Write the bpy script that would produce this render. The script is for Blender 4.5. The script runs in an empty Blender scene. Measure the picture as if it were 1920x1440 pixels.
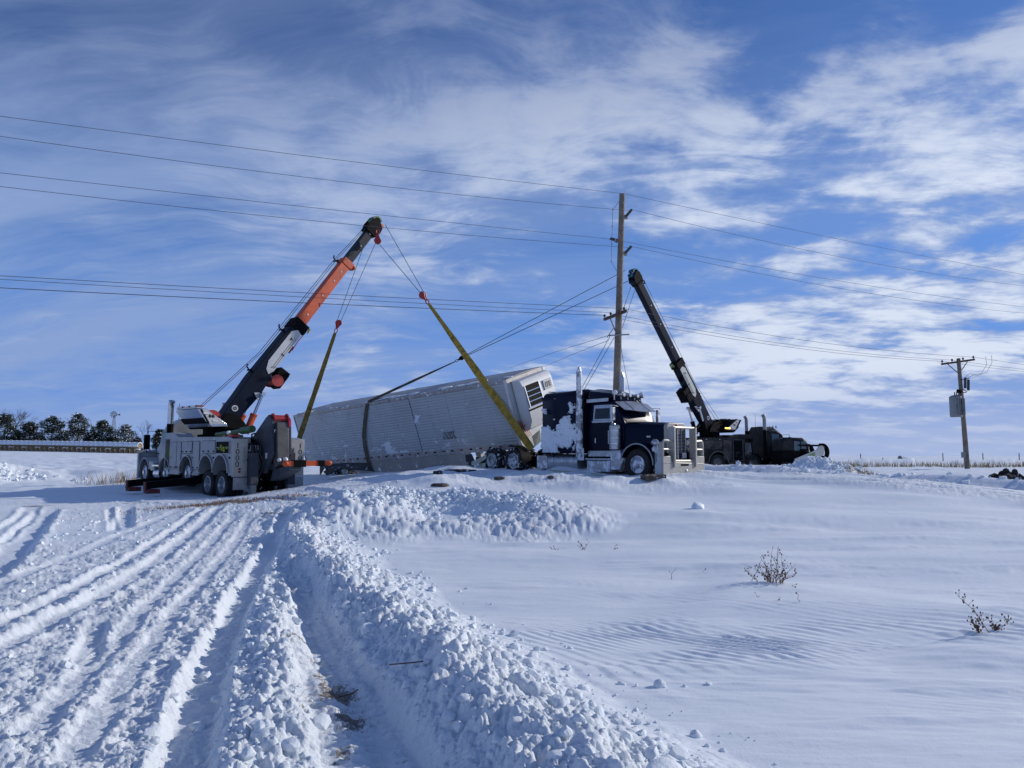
import bpy, math, random
import numpy as np
from mathutils import Matrix, Vector
random.seed(7)
R = math.radians
C = bpy.context.scene.collection
scn = bpy.context.scene

# ------------------------------------------------------------------ camera, light, exposure
CAMZ = 1.6
FPX = 1400.0                       # focal length in pixels of a 1920 wide frame
TH = math.atan(135/1400)
cam_d = bpy.data.cameras.new('camera'); cam = bpy.data.objects.new('camera', cam_d); C.objects.link(cam)
cam_d.sensor_width = 36; cam_d.lens = 36*FPX/1920; cam_d.clip_end = 20000; cam_d.clip_start = 0.05
cam.location = (0, 0, CAMZ); cam.rotation_euler = (R(90)+TH, 0, 0)
scn.camera = cam
scn.view_settings.view_transform = 'Standard'; scn.view_settings.look = 'None'
scn.view_settings.exposure = 0.0; scn.view_settings.gamma = 1.0
SUN_AZ = 24.0     # degrees from +X towards +Y
SUN_EL = 23.0
sd = bpy.data.lights.new('sun', 'SUN'); sd.energy = 3.1; sd.angle = R(0.55); sd.color = (1.0, 0.945, 0.87)
sun = bpy.data.objects.new('sun', sd); C.objects.link(sun)
sv = Vector((math.cos(R(SUN_AZ))*math.cos(R(SUN_EL)), math.sin(R(SUN_AZ))*math.cos(R(SUN_EL)), math.sin(R(SUN_EL))))
sun.rotation_euler = sv.to_track_quat('Z', 'Y').to_euler()
sun.location = (40, 20, 40)

def at(u, v, D):
    """a point of the place seen at pixel (u, v) of the photograph, D metres ahead"""
    a = (u-960)/FPX; b = (720-v)/FPX
    d = Vector((a, math.cos(TH)-b*math.sin(TH), math.sin(TH)+b*math.cos(TH)))
    return d*(D/d.y)+Vector((0, 0, CAMZ))

# ------------------------------------------------------------------ node helpers
class NT:
    def __init__(s, tree): s.t = tree; s.n = tree.nodes; s.l = tree.links
    def new(s, typ, **kw):
        n = s.n.new(typ)
        for k, v in kw.items(): setattr(n, k, v)
        return n
    def put(s, sock, v):
        if v is None: return
        if isinstance(v, (int, float, tuple, list)): sock.default_value = v
        else: s.l.new(v, sock)
    def m(s, op, a, b=None, c=None, clamp=False):
        n = s.new('ShaderNodeMath', operation=op); n.use_clamp = clamp
        s.put(n.inputs[0], a); s.put(n.inputs[1], b); s.put(n.inputs[2], c)
        return n.outputs[0]
    def rng(s, v, a, b, c=0.0, d=1.0, smooth=True):
        n = s.new('ShaderNodeMapRange'); n.interpolation_type = 'SMOOTHSTEP' if smooth else 'LINEAR'
        s.put(n.inputs[0], v); s.put(n.inputs[1], a); s.put(n.inputs[2], b); s.put(n.inputs[3], c); s.put(n.inputs[4], d)
        return n.outputs[0]
    def noise(s, vec, scale, detail=4, rough=0.5, dist=0.0):
        n = s.new('ShaderNodeTexNoise'); s.put(n.inputs['Vector'], vec)
        n.inputs['Scale'].default_value = scale; n.inputs['Detail'].default_value = detail
        n.inputs['Roughness'].default_value = rough; n.inputs['Distortion'].default_value = dist
        return n.outputs[0]
    def mix(s, f, a, b, mode='MIX'):
        n = s.new('ShaderNodeMix', data_type='RGBA', blend_type=mode)
        s.put(n.inputs[0], f)
        s.put(n.inputs[6], a if not (isinstance(a, tuple) and len(a) == 3) else a+(1,))
        s.put(n.inputs[7], b if not (isinstance(b, tuple) and len(b) == 3) else b+(1,))
        return n.outputs[2]
    def comb(s, x, y, z):
        n = s.new('ShaderNodeCombineXYZ'); s.put(n.inputs[0], x); s.put(n.inputs[1], y); s.put(n.inputs[2], z); return n.outputs[0]

# ------------------------------------------------------------------ sky with clouds
w = bpy.data.worlds.new('World'); scn.world = w; w.use_nodes = True
T = NT(w.node_tree)
for n in list(T.n): T.n.remove(n)
out = T.new('ShaderNodeOutputWorld'); bg = T.new('ShaderNodeBackground'); T.l.new(bg.outputs[0], out.inputs[0])
SKYS = 0.10
bg.inputs[1].default_value = SKYS
sky = T.new('ShaderNodeTexSky', sky_type='NISHITA'); sky.sun_disc = False
sky.sun_elevation = R(SUN_EL); sky.sun_rotation = R(90-SUN_AZ)
sky.altitude = 350; sky.air_density = 1.0; sky.dust_density = 0.3; sky.ozone_density = 1.5
tc = T.new('ShaderNodeTexCoord'); sp = T.new('ShaderNodeSeparateXYZ'); T.l.new(tc.outputs['Generated'], sp.inputs[0])
dx, dy, dz = sp.outputs
zc = T.m('ADD', T.m('MAXIMUM', dz, 0.0), 0.17)
px = T.m('DIVIDE', dx, zc); py = T.m('DIVIDE', dy, zc)
# whole sky tint, a cold blue that pales toward the horizon
sk = T.mix(1.0, sky.outputs[0], (0.38, 0.60, 1.02), 'MULTIPLY')
sk = T.mix(T.rng(dz, 0.45, 0.04, 0.0, 0.92), sk, (0.115/SKYS, 0.275/SKYS, 0.72/SKYS))
az = T.m('DIVIDE', dx, T.m('ADD', T.m('ABSOLUTE', dy), 0.35))
rightness = T.rng(az, -0.70, 0.70)
elev = dz
# slowly varying offsets bend every pattern
w1 = T.m('MULTIPLY', T.m('SUBTRACT', T.noise(T.comb(px, py, 0.0), 0.8, 3, 0.5), 0.5), 1.3)
w2 = T.m('MULTIPLY', T.m('SUBTRACT', T.noise(T.comb(px, py, 7.0), 0.9, 3, 0.5), 0.5), 1.3)
wx = T.m('ADD', px, w1); wy = T.m('ADD', py, w2)
big = T.noise(T.comb(wx, wy, 3.7), 0.42, 5, 0.55)
mid = T.noise(T.comb(wx, wy, 9.1), 1.25, 9, 0.62, 0.15)
# heaped puffs in loose rows on the right
puff = T.noise(T.comb(T.m('ADD', T.m('MULTIPLY', px, 1.0), T.m('MULTIPLY', w2, 0.3)), T.m('ADD', T.m('MULTIPLY', py, 1.25), T.m('MULTIPLY', w1, 0.3)), 5.5), 3.5, 8, 0.58, 0.1)
# long thin veils, drawn out from the left
veil = T.noise(T.comb(T.m('MULTIPLY', T.m('ADD', px, w1), 0.30), T.m('ADD', T.m('MULTIPLY', py, 1.35), T.m('ADD', T.m('MULTIPLY', px, 0.30), T.m('MULTIPLY', w2, 0.35))), 1.3), 1.7, 10, 0.60, 0.35)
fine = T.noise(T.comb(T.m('MULTIPLY', wx, 0.6), T.m('MULTIPLY', wy, 1.7), 4.3), 4.5, 6, 0.65, 0.2)
azr = T.m('ARCTAN2', dx, dy); elr = T.m('ARCSINE', dz)
def bank(a0, e0, ra, re, amp):
    """a broad bank (or gap) in the cloud layer, given by bearing and height in degrees"""
    p = T.m('DIVIDE', T.m('SUBTRACT', T.m('ADD', azr, T.m('MULTIPLY', w1, 0.05)), R(a0)), R(ra)); q = T.m('DIVIDE', T.m('SUBTRACT', T.m('ADD', elr, T.m('MULTIPLY', w2, 0.04)), R(e0)), R(re))
    return T.m('MULTIPLY', T.m('EXPONENT', T.m('MULTIPLY', T.m('ADD', T.m('MULTIPLY', p, p), T.m('MULTIPLY', q, q)), -1.0)), amp)
banks = bank(-6, 22, 15, 5, 0.22)
for args in ((4, 24, 5, 3, .16), (31, 27, 7, 7, .09), (22, 5.5, 18, 3.5, .28), (2, 33, 13, 4, .10), (-14, 14, 9, 3, .10), (14, 22, 8, 4, .08), (16, 16, 8, 4, .12), (6, 20.5, 7, 3, .12), (13, 10, 9, 3, .08), (12, 29, 9, 6, .14), (-8, 33, 10, 4, .10), (22, 30, 5, 5, -.34), (3, 30, 5, 5, .08), (26, 11, 16, 5, .13), (30, 18, 9, 4, .11), (20, 22, 8, 3, .10), (12, 16, 5, 3, -.06), (9, 7, 9, 3, .12),
             (-22, 33, 9, 4, -.10), (-28, 22, 6, 2.5, -.12), (-24, 26, 8, 2, .14), (-9, 27.5, 6, 2.5, -.10), (17, 13, 5, 1.6, -.16), (30, 8, 5, 1.2, -.06), (-4, 9, 10, 3, -.18), (24, 16.2, 8, 1.2, -.20), (5, 18, 6, 2.0, -.12), (10, 20.5, 3, 1.2, .10)):
    banks = T.m('ADD', banks, bank(*args))
s1 = T.m('ADD', T.m('MULTIPLY', big, 0.55), T.m('MULTIPLY', mid, 0.95))
s1 = T.m('ADD', s1, T.m('MULTIPLY', T.m('SUBTRACT', puff, 0.5), T.m('ADD', 0.25, T.m('MULTIPLY', rightness, T.rng(elev, 0.60, 0.35, 0.55, 2.0)))))
s1 = T.m('ADD', s1, T.m('ADD', T.m('MULTIPLY', T.m('SUBTRACT', fine, 0.5), 0.42), banks))
thr = T.m('SUBTRACT', 0.88, T.m('MULTIPLY', T.m('MULTIPLY', rightness, T.rng(elev, 0.55, 0.35)), 0.17))
c1 = T.rng(T.m('SUBTRACT', s1, thr), -0.15, 0.21)
c1 = T.m('MULTIPLY', c1, T.rng(rightness, 0.0, 0.6, 0.55, 1.0))
c2 = T.m('MULTIPLY', T.rng(T.m('ADD', veil, T.m('MULTIPLY', T.m('SUBTRACT', fine, 0.5), 0.30)), 0.24, 0.64), T.rng(rightness, 0.0, 0.8, 0.86, 0.25))
cl = T.m('SUBTRACT', 1.0, T.m('MULTIPLY', T.m('SUBTRACT', 1.0, c1), T.m('SUBTRACT', 1.0, c2)))
# a high sheet that thickens to the horizon
lowsheet = T.m('MULTIPLY', T.rng(elev, 0.15, 0.0), T.rng(rightness, 0.15, 0.80, 0.55, 0.92))
cl = T.m('SUBTRACT', 1.0, T.m('MULTIPLY', T.m('SUBTRACT', 1.0, cl), T.m('SUBTRACT', 1.0, lowsheet)))
cl = T.m('MULTIPLY', cl, T.rng(elev, 0.62, 0.25, 0.62, 0.96))
# cloud brightness: dense parts are pale, thin parts and undersides grey blue
dens = T.rng(T.m('ADD', s1, T.m('MULTIPLY', T.m('SUBTRACT', fine, 0.5), 0.5)), 0.74, 1.22)
ccol = T.mix(dens, (0.30/SKYS, 0.41/SKYS, 0.69/SKYS), (0.72/SKYS, 0.79/SKYS, 0.93/SKYS))
ccol = T.mix(T.rng(rightness, 0.0, 0.9, 0.75, 0.0), ccol, (0.265/SKYS, 0.37/SKYS, 0.63/SKYS))
ccol = T.mix(T.rng(elev, 0.30, 0.62, 0.0, 0.72), ccol, (0.175/SKYS, 0.235/SKYS, 0.43/SKYS))
ccol = T.mix(T.rng(elev, 0.12, 0.01, 0.0, 0.85), ccol, T.mix(rightness, (0.26/SKYS, 0.38/SKYS, 0.68/SKYS), (0.44/SKYS, 0.52/SKYS, 0.75/SKYS)))
fin = T.mix(cl, sk, ccol)
T.l.new(fin, bg.inputs[0])

# ------------------------------------------------------------------ materials
def mat(name, col, rough=0.5, metal=0.0, var=0.15, scale=3.0, bump=0.0, bscale=20.0, dirt=None, dirt_amt=0.0, snow=0.0, snow_scale=3.0, spec=0.5, coat=0.0, emit=None):
    m = bpy.data.materials.new(name); m.use_nodes = True
    t = NT(m.node_tree); b = t.n['Principled BSDF']
    tcn = t.new('ShaderNodeTexCoord'); o = tcn.outputs['Object']
    base = tuple(col)+(1,)
    c = t.mix(t.rng(t.noise(o, scale, 5, 0.6), 0.3, 0.7), tuple(min(1, x*(1-var)) for x in col), tuple(min(1, x*(1+var)) for x in col))
    rg = rough
    if dirt:
        k = t.rng(t.noise(o, scale*0.8+0.7, 7, 0.68, 0.3), 0.62-0.35*dirt_amt, 0.80-0.2*dirt_amt)
        c = t.mix(t.m('MULTIPLY', k, min(1, dirt_amt+0.25)), c, tuple(dirt))
    if snow > 0:
        k = t.rng(t.noise(o, snow_scale, 8, 0.65), 0.68-0.25*snow, 0.72-0.25*snow)
        c = t.mix(k, c, (0.82, 0.84, 0.87))
        b.inputs['Metallic'].default_value = metal
        t.put(b.inputs['Metallic'], t.m('MULTIPLY', t.m('SUBTRACT', 1.0, k), metal))
        rg = t.rng(k, 0, 1, rough, 0.75, False)
    else:
        b.inputs['Metallic'].default_value = metal
    t.l.new(c, b.inputs['Base Color'])
    t.put(b.inputs['Roughness'], rg)
    b.inputs['Specular IOR Level'].default_value = spec
    if coat: b.inputs['Coat Weight'].default_value = coat
    if bump > 0:
        bn = t.new('ShaderNodeBump'); bn.inputs['Strength'].default_value = 1.0; bn.inputs['Distance'].default_value = bump
        t.l.new(t.noise(o, bscale, 5, 0.6), bn.inputs['Height']); t.l.new(bn.outputs[0], b.inputs['Normal'])
    if emit:
        b.inputs['Emission Color'].default_value = tuple(emit[0])+(1,); b.inputs['Emission Strength'].default_value = emit[1]
    return m

GRIME = (0.16, 0.14, 0.12)
M = {}
M['silver'] = mat('silver_paint', (0.33, 0.345, 0.36), 0.38, 0.2, 0.06, 1.5, dirt=GRIME, dirt_amt=0.35, spec=0.35)
M['silver_door'] = mat('brushed_door', (0.28, 0.30, 0.325), 0.42, 0.3, 0.06, 2.5, dirt=GRIME, dirt_amt=0.35)
M['white'] = mat('white_paint', (0.52, 0.53, 0.53), 0.4, 0, 0.05, 2, dirt=GRIME, dirt_amt=0.2)
M['navy'] = mat('navy_boom_paint', (0.006, 0.010, 0.024), 0.40, 0, 0.2, 2, dirt=(0.025, 0.025, 0.03), dirt_amt=0.2, spec=0.10)
M['charcoal'] = mat('charcoal_paint', (0.022, 0.026, 0.033), 0.45, 0, 0.2, 2, spec=0.12, dirt=(0.05, 0.05, 0.05), dirt_amt=0.2)
M['black'] = mat('black_steel', (0.006, 0.006, 0.007), 0.6, 0, 0.3, 4, spec=0.05, dirt=(0.014, 0.014, 0.015), dirt_amt=0.2)
M['orange'] = mat('orange_red_paint', (0.56, 0.078, 0.012), 0.4, 0, 0.12, 2, dirt=(0.12, 0.05, 0.03), dirt_amt=0.25)
M['red'] = mat('red_paint', (0.38, 0.025, 0.020), 0.45, 0, 0.2, 3, dirt=(0.08, 0.03, 0.02), dirt_amt=0.3)
M['pink'] = mat('crimson_plastic', (0.45, 0.02, 0.06), 0.45, 0, 0.1, 3)
M['chrome'] = mat('polished_metal', (0.58, 0.60, 0.63), 0.20, 1.0, 0.06, 6, dirt=(0.3, 0.3, 0.3), dirt_amt=0.2)
M['dull_chrome'] = mat('dull_aluminium', (0.46, 0.48, 0.51), 0.38, 0.85, 0.10, 5, dirt=(0.25, 0.25, 0.25), dirt_amt=0.35, bump=0.001, bscale=12)
M['guard'] = mat('salted_aluminium', (0.40, 0.385, 0.35), 0.45, 0.3, 0.08, 3, dirt=(0.36, 0.34, 0.30), dirt_amt=0.5)
M['mast_grey'] = mat('slate_steel_paint', (0.045, 0.055, 0.072), 0.5, 0, 0.2, 2, spec=0.2, dirt=(0.09, 0.088, 0.085), dirt_amt=0.35)
M['slide_grey'] = mat('greased_slide_steel', (0.085, 0.083, 0.080), 0.5, 0.2, 0.25, 3, dirt=(0.04, 0.04, 0.04), dirt_amt=0.4)
M['stack_snow'] = mat('snow_crusted_pipe', (0.34, 0.36, 0.38), 0.5, 0.6, 0.1, 5, snow=0.75, snow_scale=5)
M['frosted'] = mat('frosted_metal', (0.45, 0.47, 0.5), 0.35, 0.7, 0.1, 5, snow=0.72, snow_scale=3.5)
M['rubber'] = mat('tyre_rubber', (0.012, 0.012, 0.013), 0.8, 0, 0.3, 8, dirt=(0.10, 0.10, 0.11), dirt_amt=0.3, bump=0.004, bscale=18)
M['rubber_snow'] = mat('snowy_tyre_rubber', (0.014, 0.014, 0.016), 0.8, 0, 0.3, 8, snow=0.45, snow_scale=7)
M['rim'] = mat('wheel_metal', (0.55, 0.57, 0.6), 0.3, 0.8, 0.1, 8, dirt=(0.15, 0.15, 0.16), dirt_amt=0.4)
M['rim_snow'] = mat('snow_packed_wheel', (0.35, 0.37, 0.4), 0.35, 0.7, 0.1, 8, snow=0.85, snow_scale=6)
M['rim_dark'] = mat('dirty_dark_wheel', (0.16, 0.15, 0.14), 0.45, 0.5, 0.15, 8, dirt=(0.09, 0.08, 0.07), dirt_amt=0.5)
M['blue'] = mat('midnight_blue_paint', (0.002, 0.004, 0.020), 0.22, 0.0, 0.2, 1.5, spec=0.15)
M['blue_snow'] = mat('midnight_blue_paint_dusted', (0.002, 0.004, 0.020), 0.25, 0.0, 0.2, 1.5, snow=0.12, snow_scale=2.3, spec=0.25)
M['glass'] = mat('dark_glass', (0.008, 0.012, 0.018), 0.06, 0.0, 0.2, 1.5, spec=0.5)
M['glass_teal'] = mat('tinted_windscreen', (0.085, 0.15, 0.165), 0.12, 0.0, 0.12, 2, spec=0.5, dirt=(0.3, 0.34, 0.35), dirt_amt=0.3)
M['grime_black'] = mat('road_grimed_black_paint', (0.020, 0.021, 0.023), 0.5, 0, 0.3, 2.0, spec=0.12, dirt=(0.085, 0.076, 0.064), dirt_amt=0.5)
M['grime_door'] = mat('road_grimed_door', (0.040, 0.040, 0.040), 0.45, 0, 0.3, 2.2, spec=0.2, dirt=(0.12, 0.108, 0.09), dirt_amt=0.55)
M['amber'] = mat('lit_amber_lens', (0.9, 0.5, 0.08), 0.3, emit=((1.0, 0.62, 0.12), 3.0))
M['lampwhite'] = mat('pale_lamp_lens', (0.75, 0.75, 0.75), 0.15, 0, 0.05, 3, spec=0.8)
M['redlens'] = mat('red_lens', (0.22, 0.015, 0.015), 0.2)
M['maroon'] = mat('rusty_maroon_paint', (0.13, 0.018, 0.014), 0.6, 0, 0.2, 3, dirt=(0.05, 0.02, 0.02), dirt_amt=0.4)
M['green'] = mat('green_tank_paint', (0.045, 0.12, 0.05), 0.45, 0, 0.2, 3, dirt=(0.05, 0.08, 0.05), dirt_amt=0.3)
M['palegreen'] = mat('faded_green_paint', (0.24, 0.34, 0.16), 0.5, 0, 0.2, 3, dirt=(0.2, 0.2, 0.15), dirt_amt=0.4)
M['cream'] = mat('chipped_cream_paint', (0.62, 0.62, 0.56), 0.5, 0, 0.1, 3, dirt=(0.2, 0.16, 0.1), dirt_amt=0.35)
M['trim_dark'] = mat('worn_dark_trim', (0.10, 0.10, 0.10), 0.45, 0.3, 0.2, 4, dirt=(0.08, 0.07, 0.06), dirt_amt=0.4)
M['teal'] = mat('teal_blue_paint', (0.012, 0.085, 0.14), 0.45, 0, 0.2, 3)
M['hiviz'] = mat('yellow_green_fabric', (0.22, 0.28, 0.02), 0.8, 0, 0.2, 6)
M['strap'] = mat('yellow_olive_webbing', (0.44, 0.28, 0.035), 0.85, 0, 0.25, 5, dirt=(0.045, 0.045, 0.02), dirt_amt=0.45, bump=0.002, bscale=60)
M['strap_green'] = mat('dark_olive_webbing', (0.26, 0.175, 0.03), 0.85, 0, 0.25, 5, dirt=(0.035, 0.035, 0.02), dirt_amt=0.5, bump=0.002, bscale=60)
M['strap_brown'] = mat('brown_webbing', (0.115, 0.095, 0.060), 0.85, 0, 0.3, 5, dirt=(0.03, 0.03, 0.025), dirt_amt=0.5)
M['wire'] = mat('line_wire', (0.11, 0.115, 0.13), 0.6, 0.2, 0.2, 3)
M['cable'] = mat('winch_rope', (0.05, 0.055, 0.065), 0.5, 0.4, 0.2, 3)
M['wood'] = mat('weathered_pole_wood', (0.20, 0.165, 0.13), 0.85, 0, 0.3, 1.6, bump=0.01, bscale=14, dirt=(0.06, 0.045, 0.035), dirt_amt=0.35)
M['wood_dark'] = mat('dark_treated_wood', (0.075, 0.045, 0.038), 0.85, 0, 0.3, 3, bump=0.006, bscale=14)
M['galv'] = mat('galvanised_steel', (0.30, 0.31, 0.32), 0.5, 0.6, 0.15, 5)
M['transformer'] = mat('grey_transformer_paint', (0.22, 0.24, 0.255), 0.5, 0.1, 0.1, 3, dirt=(0.15, 0.15, 0.14), dirt_amt=0.3)
M['porcelain'] = mat('dark_porcelain', (0.035, 0.035, 0.04), 0.3)
M['tan'] = mat('dead_stem', (0.22, 0.14, 0.085), 0.9, 0, 0.35, 30)
M['straw'] = mat('dry_straw', (0.40, 0.30, 0.16), 0.9, 0, 0.3, 20)
M['seed'] = mat('dark_seed_head', (0.11, 0.06, 0.04), 0.9, 0, 0.4, 60)
M['bark'] = mat('dark_bark', (0.07, 0.055, 0.05), 0.9, 0, 0.3, 2)
M['needle'] = mat('evergreen_needles', (0.022, 0.034, 0.022), 0.8, 0, 0.45, 0.6)
M['hay'] = mat('round_bale_hay', (0.27, 0.20, 0.12), 0.9, 0, 0.3, 1.2, bump=0.03, bscale=10)
M['plastic_dark'] = mat('torn_black_plastic', (0.012, 0.013, 0.016), 0.45, 0, 0.4, 4, snow=0.25, snow_scale=5)
M['mat_brown'] = mat('muddy_rubber_mat', (0.085, 0.065, 0.05), 0.8, 0, 0.4, 6, snow=0.2, snow_scale=8)
M['foam'] = mat('torn_insulation_foam', (0.42, 0.45, 0.36), 0.8, 0, 0.15, 4, snow=0.35, snow_scale=5)
M['rock'] = mat('dark_frozen_soil', (0.022, 0.020, 0.021), 0.9, 0, 0.4, 2, snow=0.32, snow_scale=3)
M['text'] = mat('dark_lettering', (0.012, 0.014, 0.02), 0.5)
M['text_white'] = mat('pale_lettering', (0.6, 0.62, 0.62), 0.5)

def side_material(name, col, period, bump, snow_amt):
    """painted aluminium sheet with fine horizontal ribs, scuffs and wind-packed snow"""
    m = bpy.data.materials.new(name); m.use_nodes = True
    t = NT(m.node_tree); b = t.n['Principled BSDF']
    o = t.new('ShaderNodeTexCoord').outputs['Object']; s = t.new('ShaderNodeSeparateXYZ'); t.l.new(o, s.inputs[0])
    c = t.mix(t.rng(t.noise(o, 0.6, 5, 0.6), 0.3, 0.7), tuple(x*0.9 for x in col), tuple(x*1.06 for x in col))
    st = t.noise(t.comb(t.m('MULTIPLY', s.outputs[0], 6.0), 0.0, t.m('MULTIPLY', s.outputs[2], 0.6)), 1.3, 5, 0.6)
    c = t.mix(t.rng(st, 0.5, 0.8, 0, 0.3), c, (0.22, 0.21, 0.20))
    c = t.mix(t.rng(s.outputs[2], 1.1, 0.0, 0.0, 0.28), c, (0.30, 0.29, 0.28))
    k1 = t.noise(t.comb(t.m('MULTIPLY', s.outputs[0], 0.8), 0.0, t.m('MULTIPLY', s.outputs[2], 1.6)), 2.1, 9, 0.72)
    big = t.rng(t.noise(o, 0.5, 2, 0.5), 0.42, 0.62)
    low = t.rng(s.outputs[2], 2.0, 0.3, -0.02, 0.10)
    k = t.rng(t.m('ADD', k1, t.m('ADD', low, t.m('MULTIPLY', big, 0.05))), 0.70-snow_amt, 0.735-snow_amt)
    c = t.mix(t.m('MULTIPLY', k, 0.85), c, (0.80, 0.82, 0.85))
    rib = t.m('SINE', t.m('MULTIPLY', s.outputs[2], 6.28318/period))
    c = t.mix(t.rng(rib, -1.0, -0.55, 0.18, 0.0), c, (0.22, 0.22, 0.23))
    t.l.new(c, b.inputs['Base Color']); b.inputs['Roughness'].default_value = 0.45; b.inputs['Metallic'].default_value = 0.1
    bn = t.new('ShaderNodeBump'); bn.inputs['Distance'].default_value = bump
    h = t.m('ADD', rib, t.m('MULTIPLY', t.noise(o, 1.3, 3, 0.5), 3.0))
    t.l.new(h, bn.inputs['Height']); t.l.new(bn.outputs[0], b.inputs['Normal'])
    return m
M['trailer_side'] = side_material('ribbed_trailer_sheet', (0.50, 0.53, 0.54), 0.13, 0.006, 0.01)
M['trailer_plain'] = mat('trailer_front_white', (0.66, 0.67, 0.66), 0.4, 0, 0.05, 1.5, dirt=(0.4, 0.4, 0.38), dirt_amt=0.25)
M['trailer_rail'] = mat('aluminium_rail', (0.44, 0.42, 0.40), 0.5, 0.3, 0.15, 4, dirt=(0.14, 0.07, 0.05), dirt_amt=0.40, snow=0.35, snow_scale=4)
M['trailer_roof'] = mat('dull_roof_sheet', (0.30, 0.31, 0.33), 0.45, 0.3, 0.12, 0.8, snow=0.20, snow_scale=1.2)
M['skirt'] = mat('grey_skirt_panel', (0.36, 0.34, 0.31), 0.6, 0, 0.12, 0.8, snow=0.30, snow_scale=2.6)

def snow_material(name, use_dirt):
    m = bpy.data.materials.new(name); m.use_nodes = True
    t = NT(m.node_tree); b = t.n['Principled BSDF']
    g = t.new('ShaderNodeNewGeometry'); P = g.outputs['Position']
    c = t.mix(t.rng(t.noise(P, 0.5, 4, 0.6), 0.3, 0.7), (0.80, 0.86, 0.90), (0.87, 0.91, 0.935))
    rough = 0.55
    if use_dirt:
        a = t.new('ShaderNodeAttribute'); a.attribute_name = 'dirt'
        n1 = t.noise(P, 7.0, 8, 0.72); n2 = t.noise(P, 38.0, 6, 0.7)
        nn = t.m('ADD', t.m('MULTIPLY', n1, 0.55), t.m('MULTIPLY', n2, 0.45))
        k = t.rng(t.m('ADD', a.outputs['Fac'], t.m('MULTIPLY', t.m('SUBTRACT', nn, 0.5), 2.6)), 0.42, 0.62)
        dcol = t.mix(t.rng(t.noise(P, 24, 6, 0.7), 0.35, 0.65), (0.055, 0.038, 0.027), (0.26, 0.20, 0.145))
        c = t.mix(t.m('MULTIPLY', t.m('MULTIPLY', k, 0.86), t.rng(a.outputs['Fac'], 0.02, 0.15)), c, dcol)
    t.l.new(c, b.inputs['Base Color']); b.inputs['Roughness'].default_value = rough
    b.inputs['Specular IOR Level'].default_value = 0.35
    bn = t.new('ShaderNodeBump'); bn.inputs['Distance'].default_value = 0.010; bn.inputs['Strength'].default_value = 0.75
    h = t.m('ADD', t.m('MULTIPLY', t.noise(P, 18.0, 4, 0.7), 1.2), t.m('ADD', t.noise(P, 45.0, 5, 0.7), t.m('MULTIPLY', t.noise(P, 160.0, 3, 0.6), 0.5)))
    if use_dirt:
        ar_ = t.new('ShaderNodeAttribute'); ar_.attribute_name = 'rough'; h = t.m('MULTIPLY', h, t.m('ADD', 0.35, t.m('MULTIPLY', ar_.outputs['Fac'], 1.25)))
    t.l.new(h, bn.inputs['Height']); t.l.new(bn.outputs[0], b.inputs['Normal'])
    return m
M['snow_ground'] = snow_material('snow_surface', True)
M['snow'] = snow_material('packed_snow', False)

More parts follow.
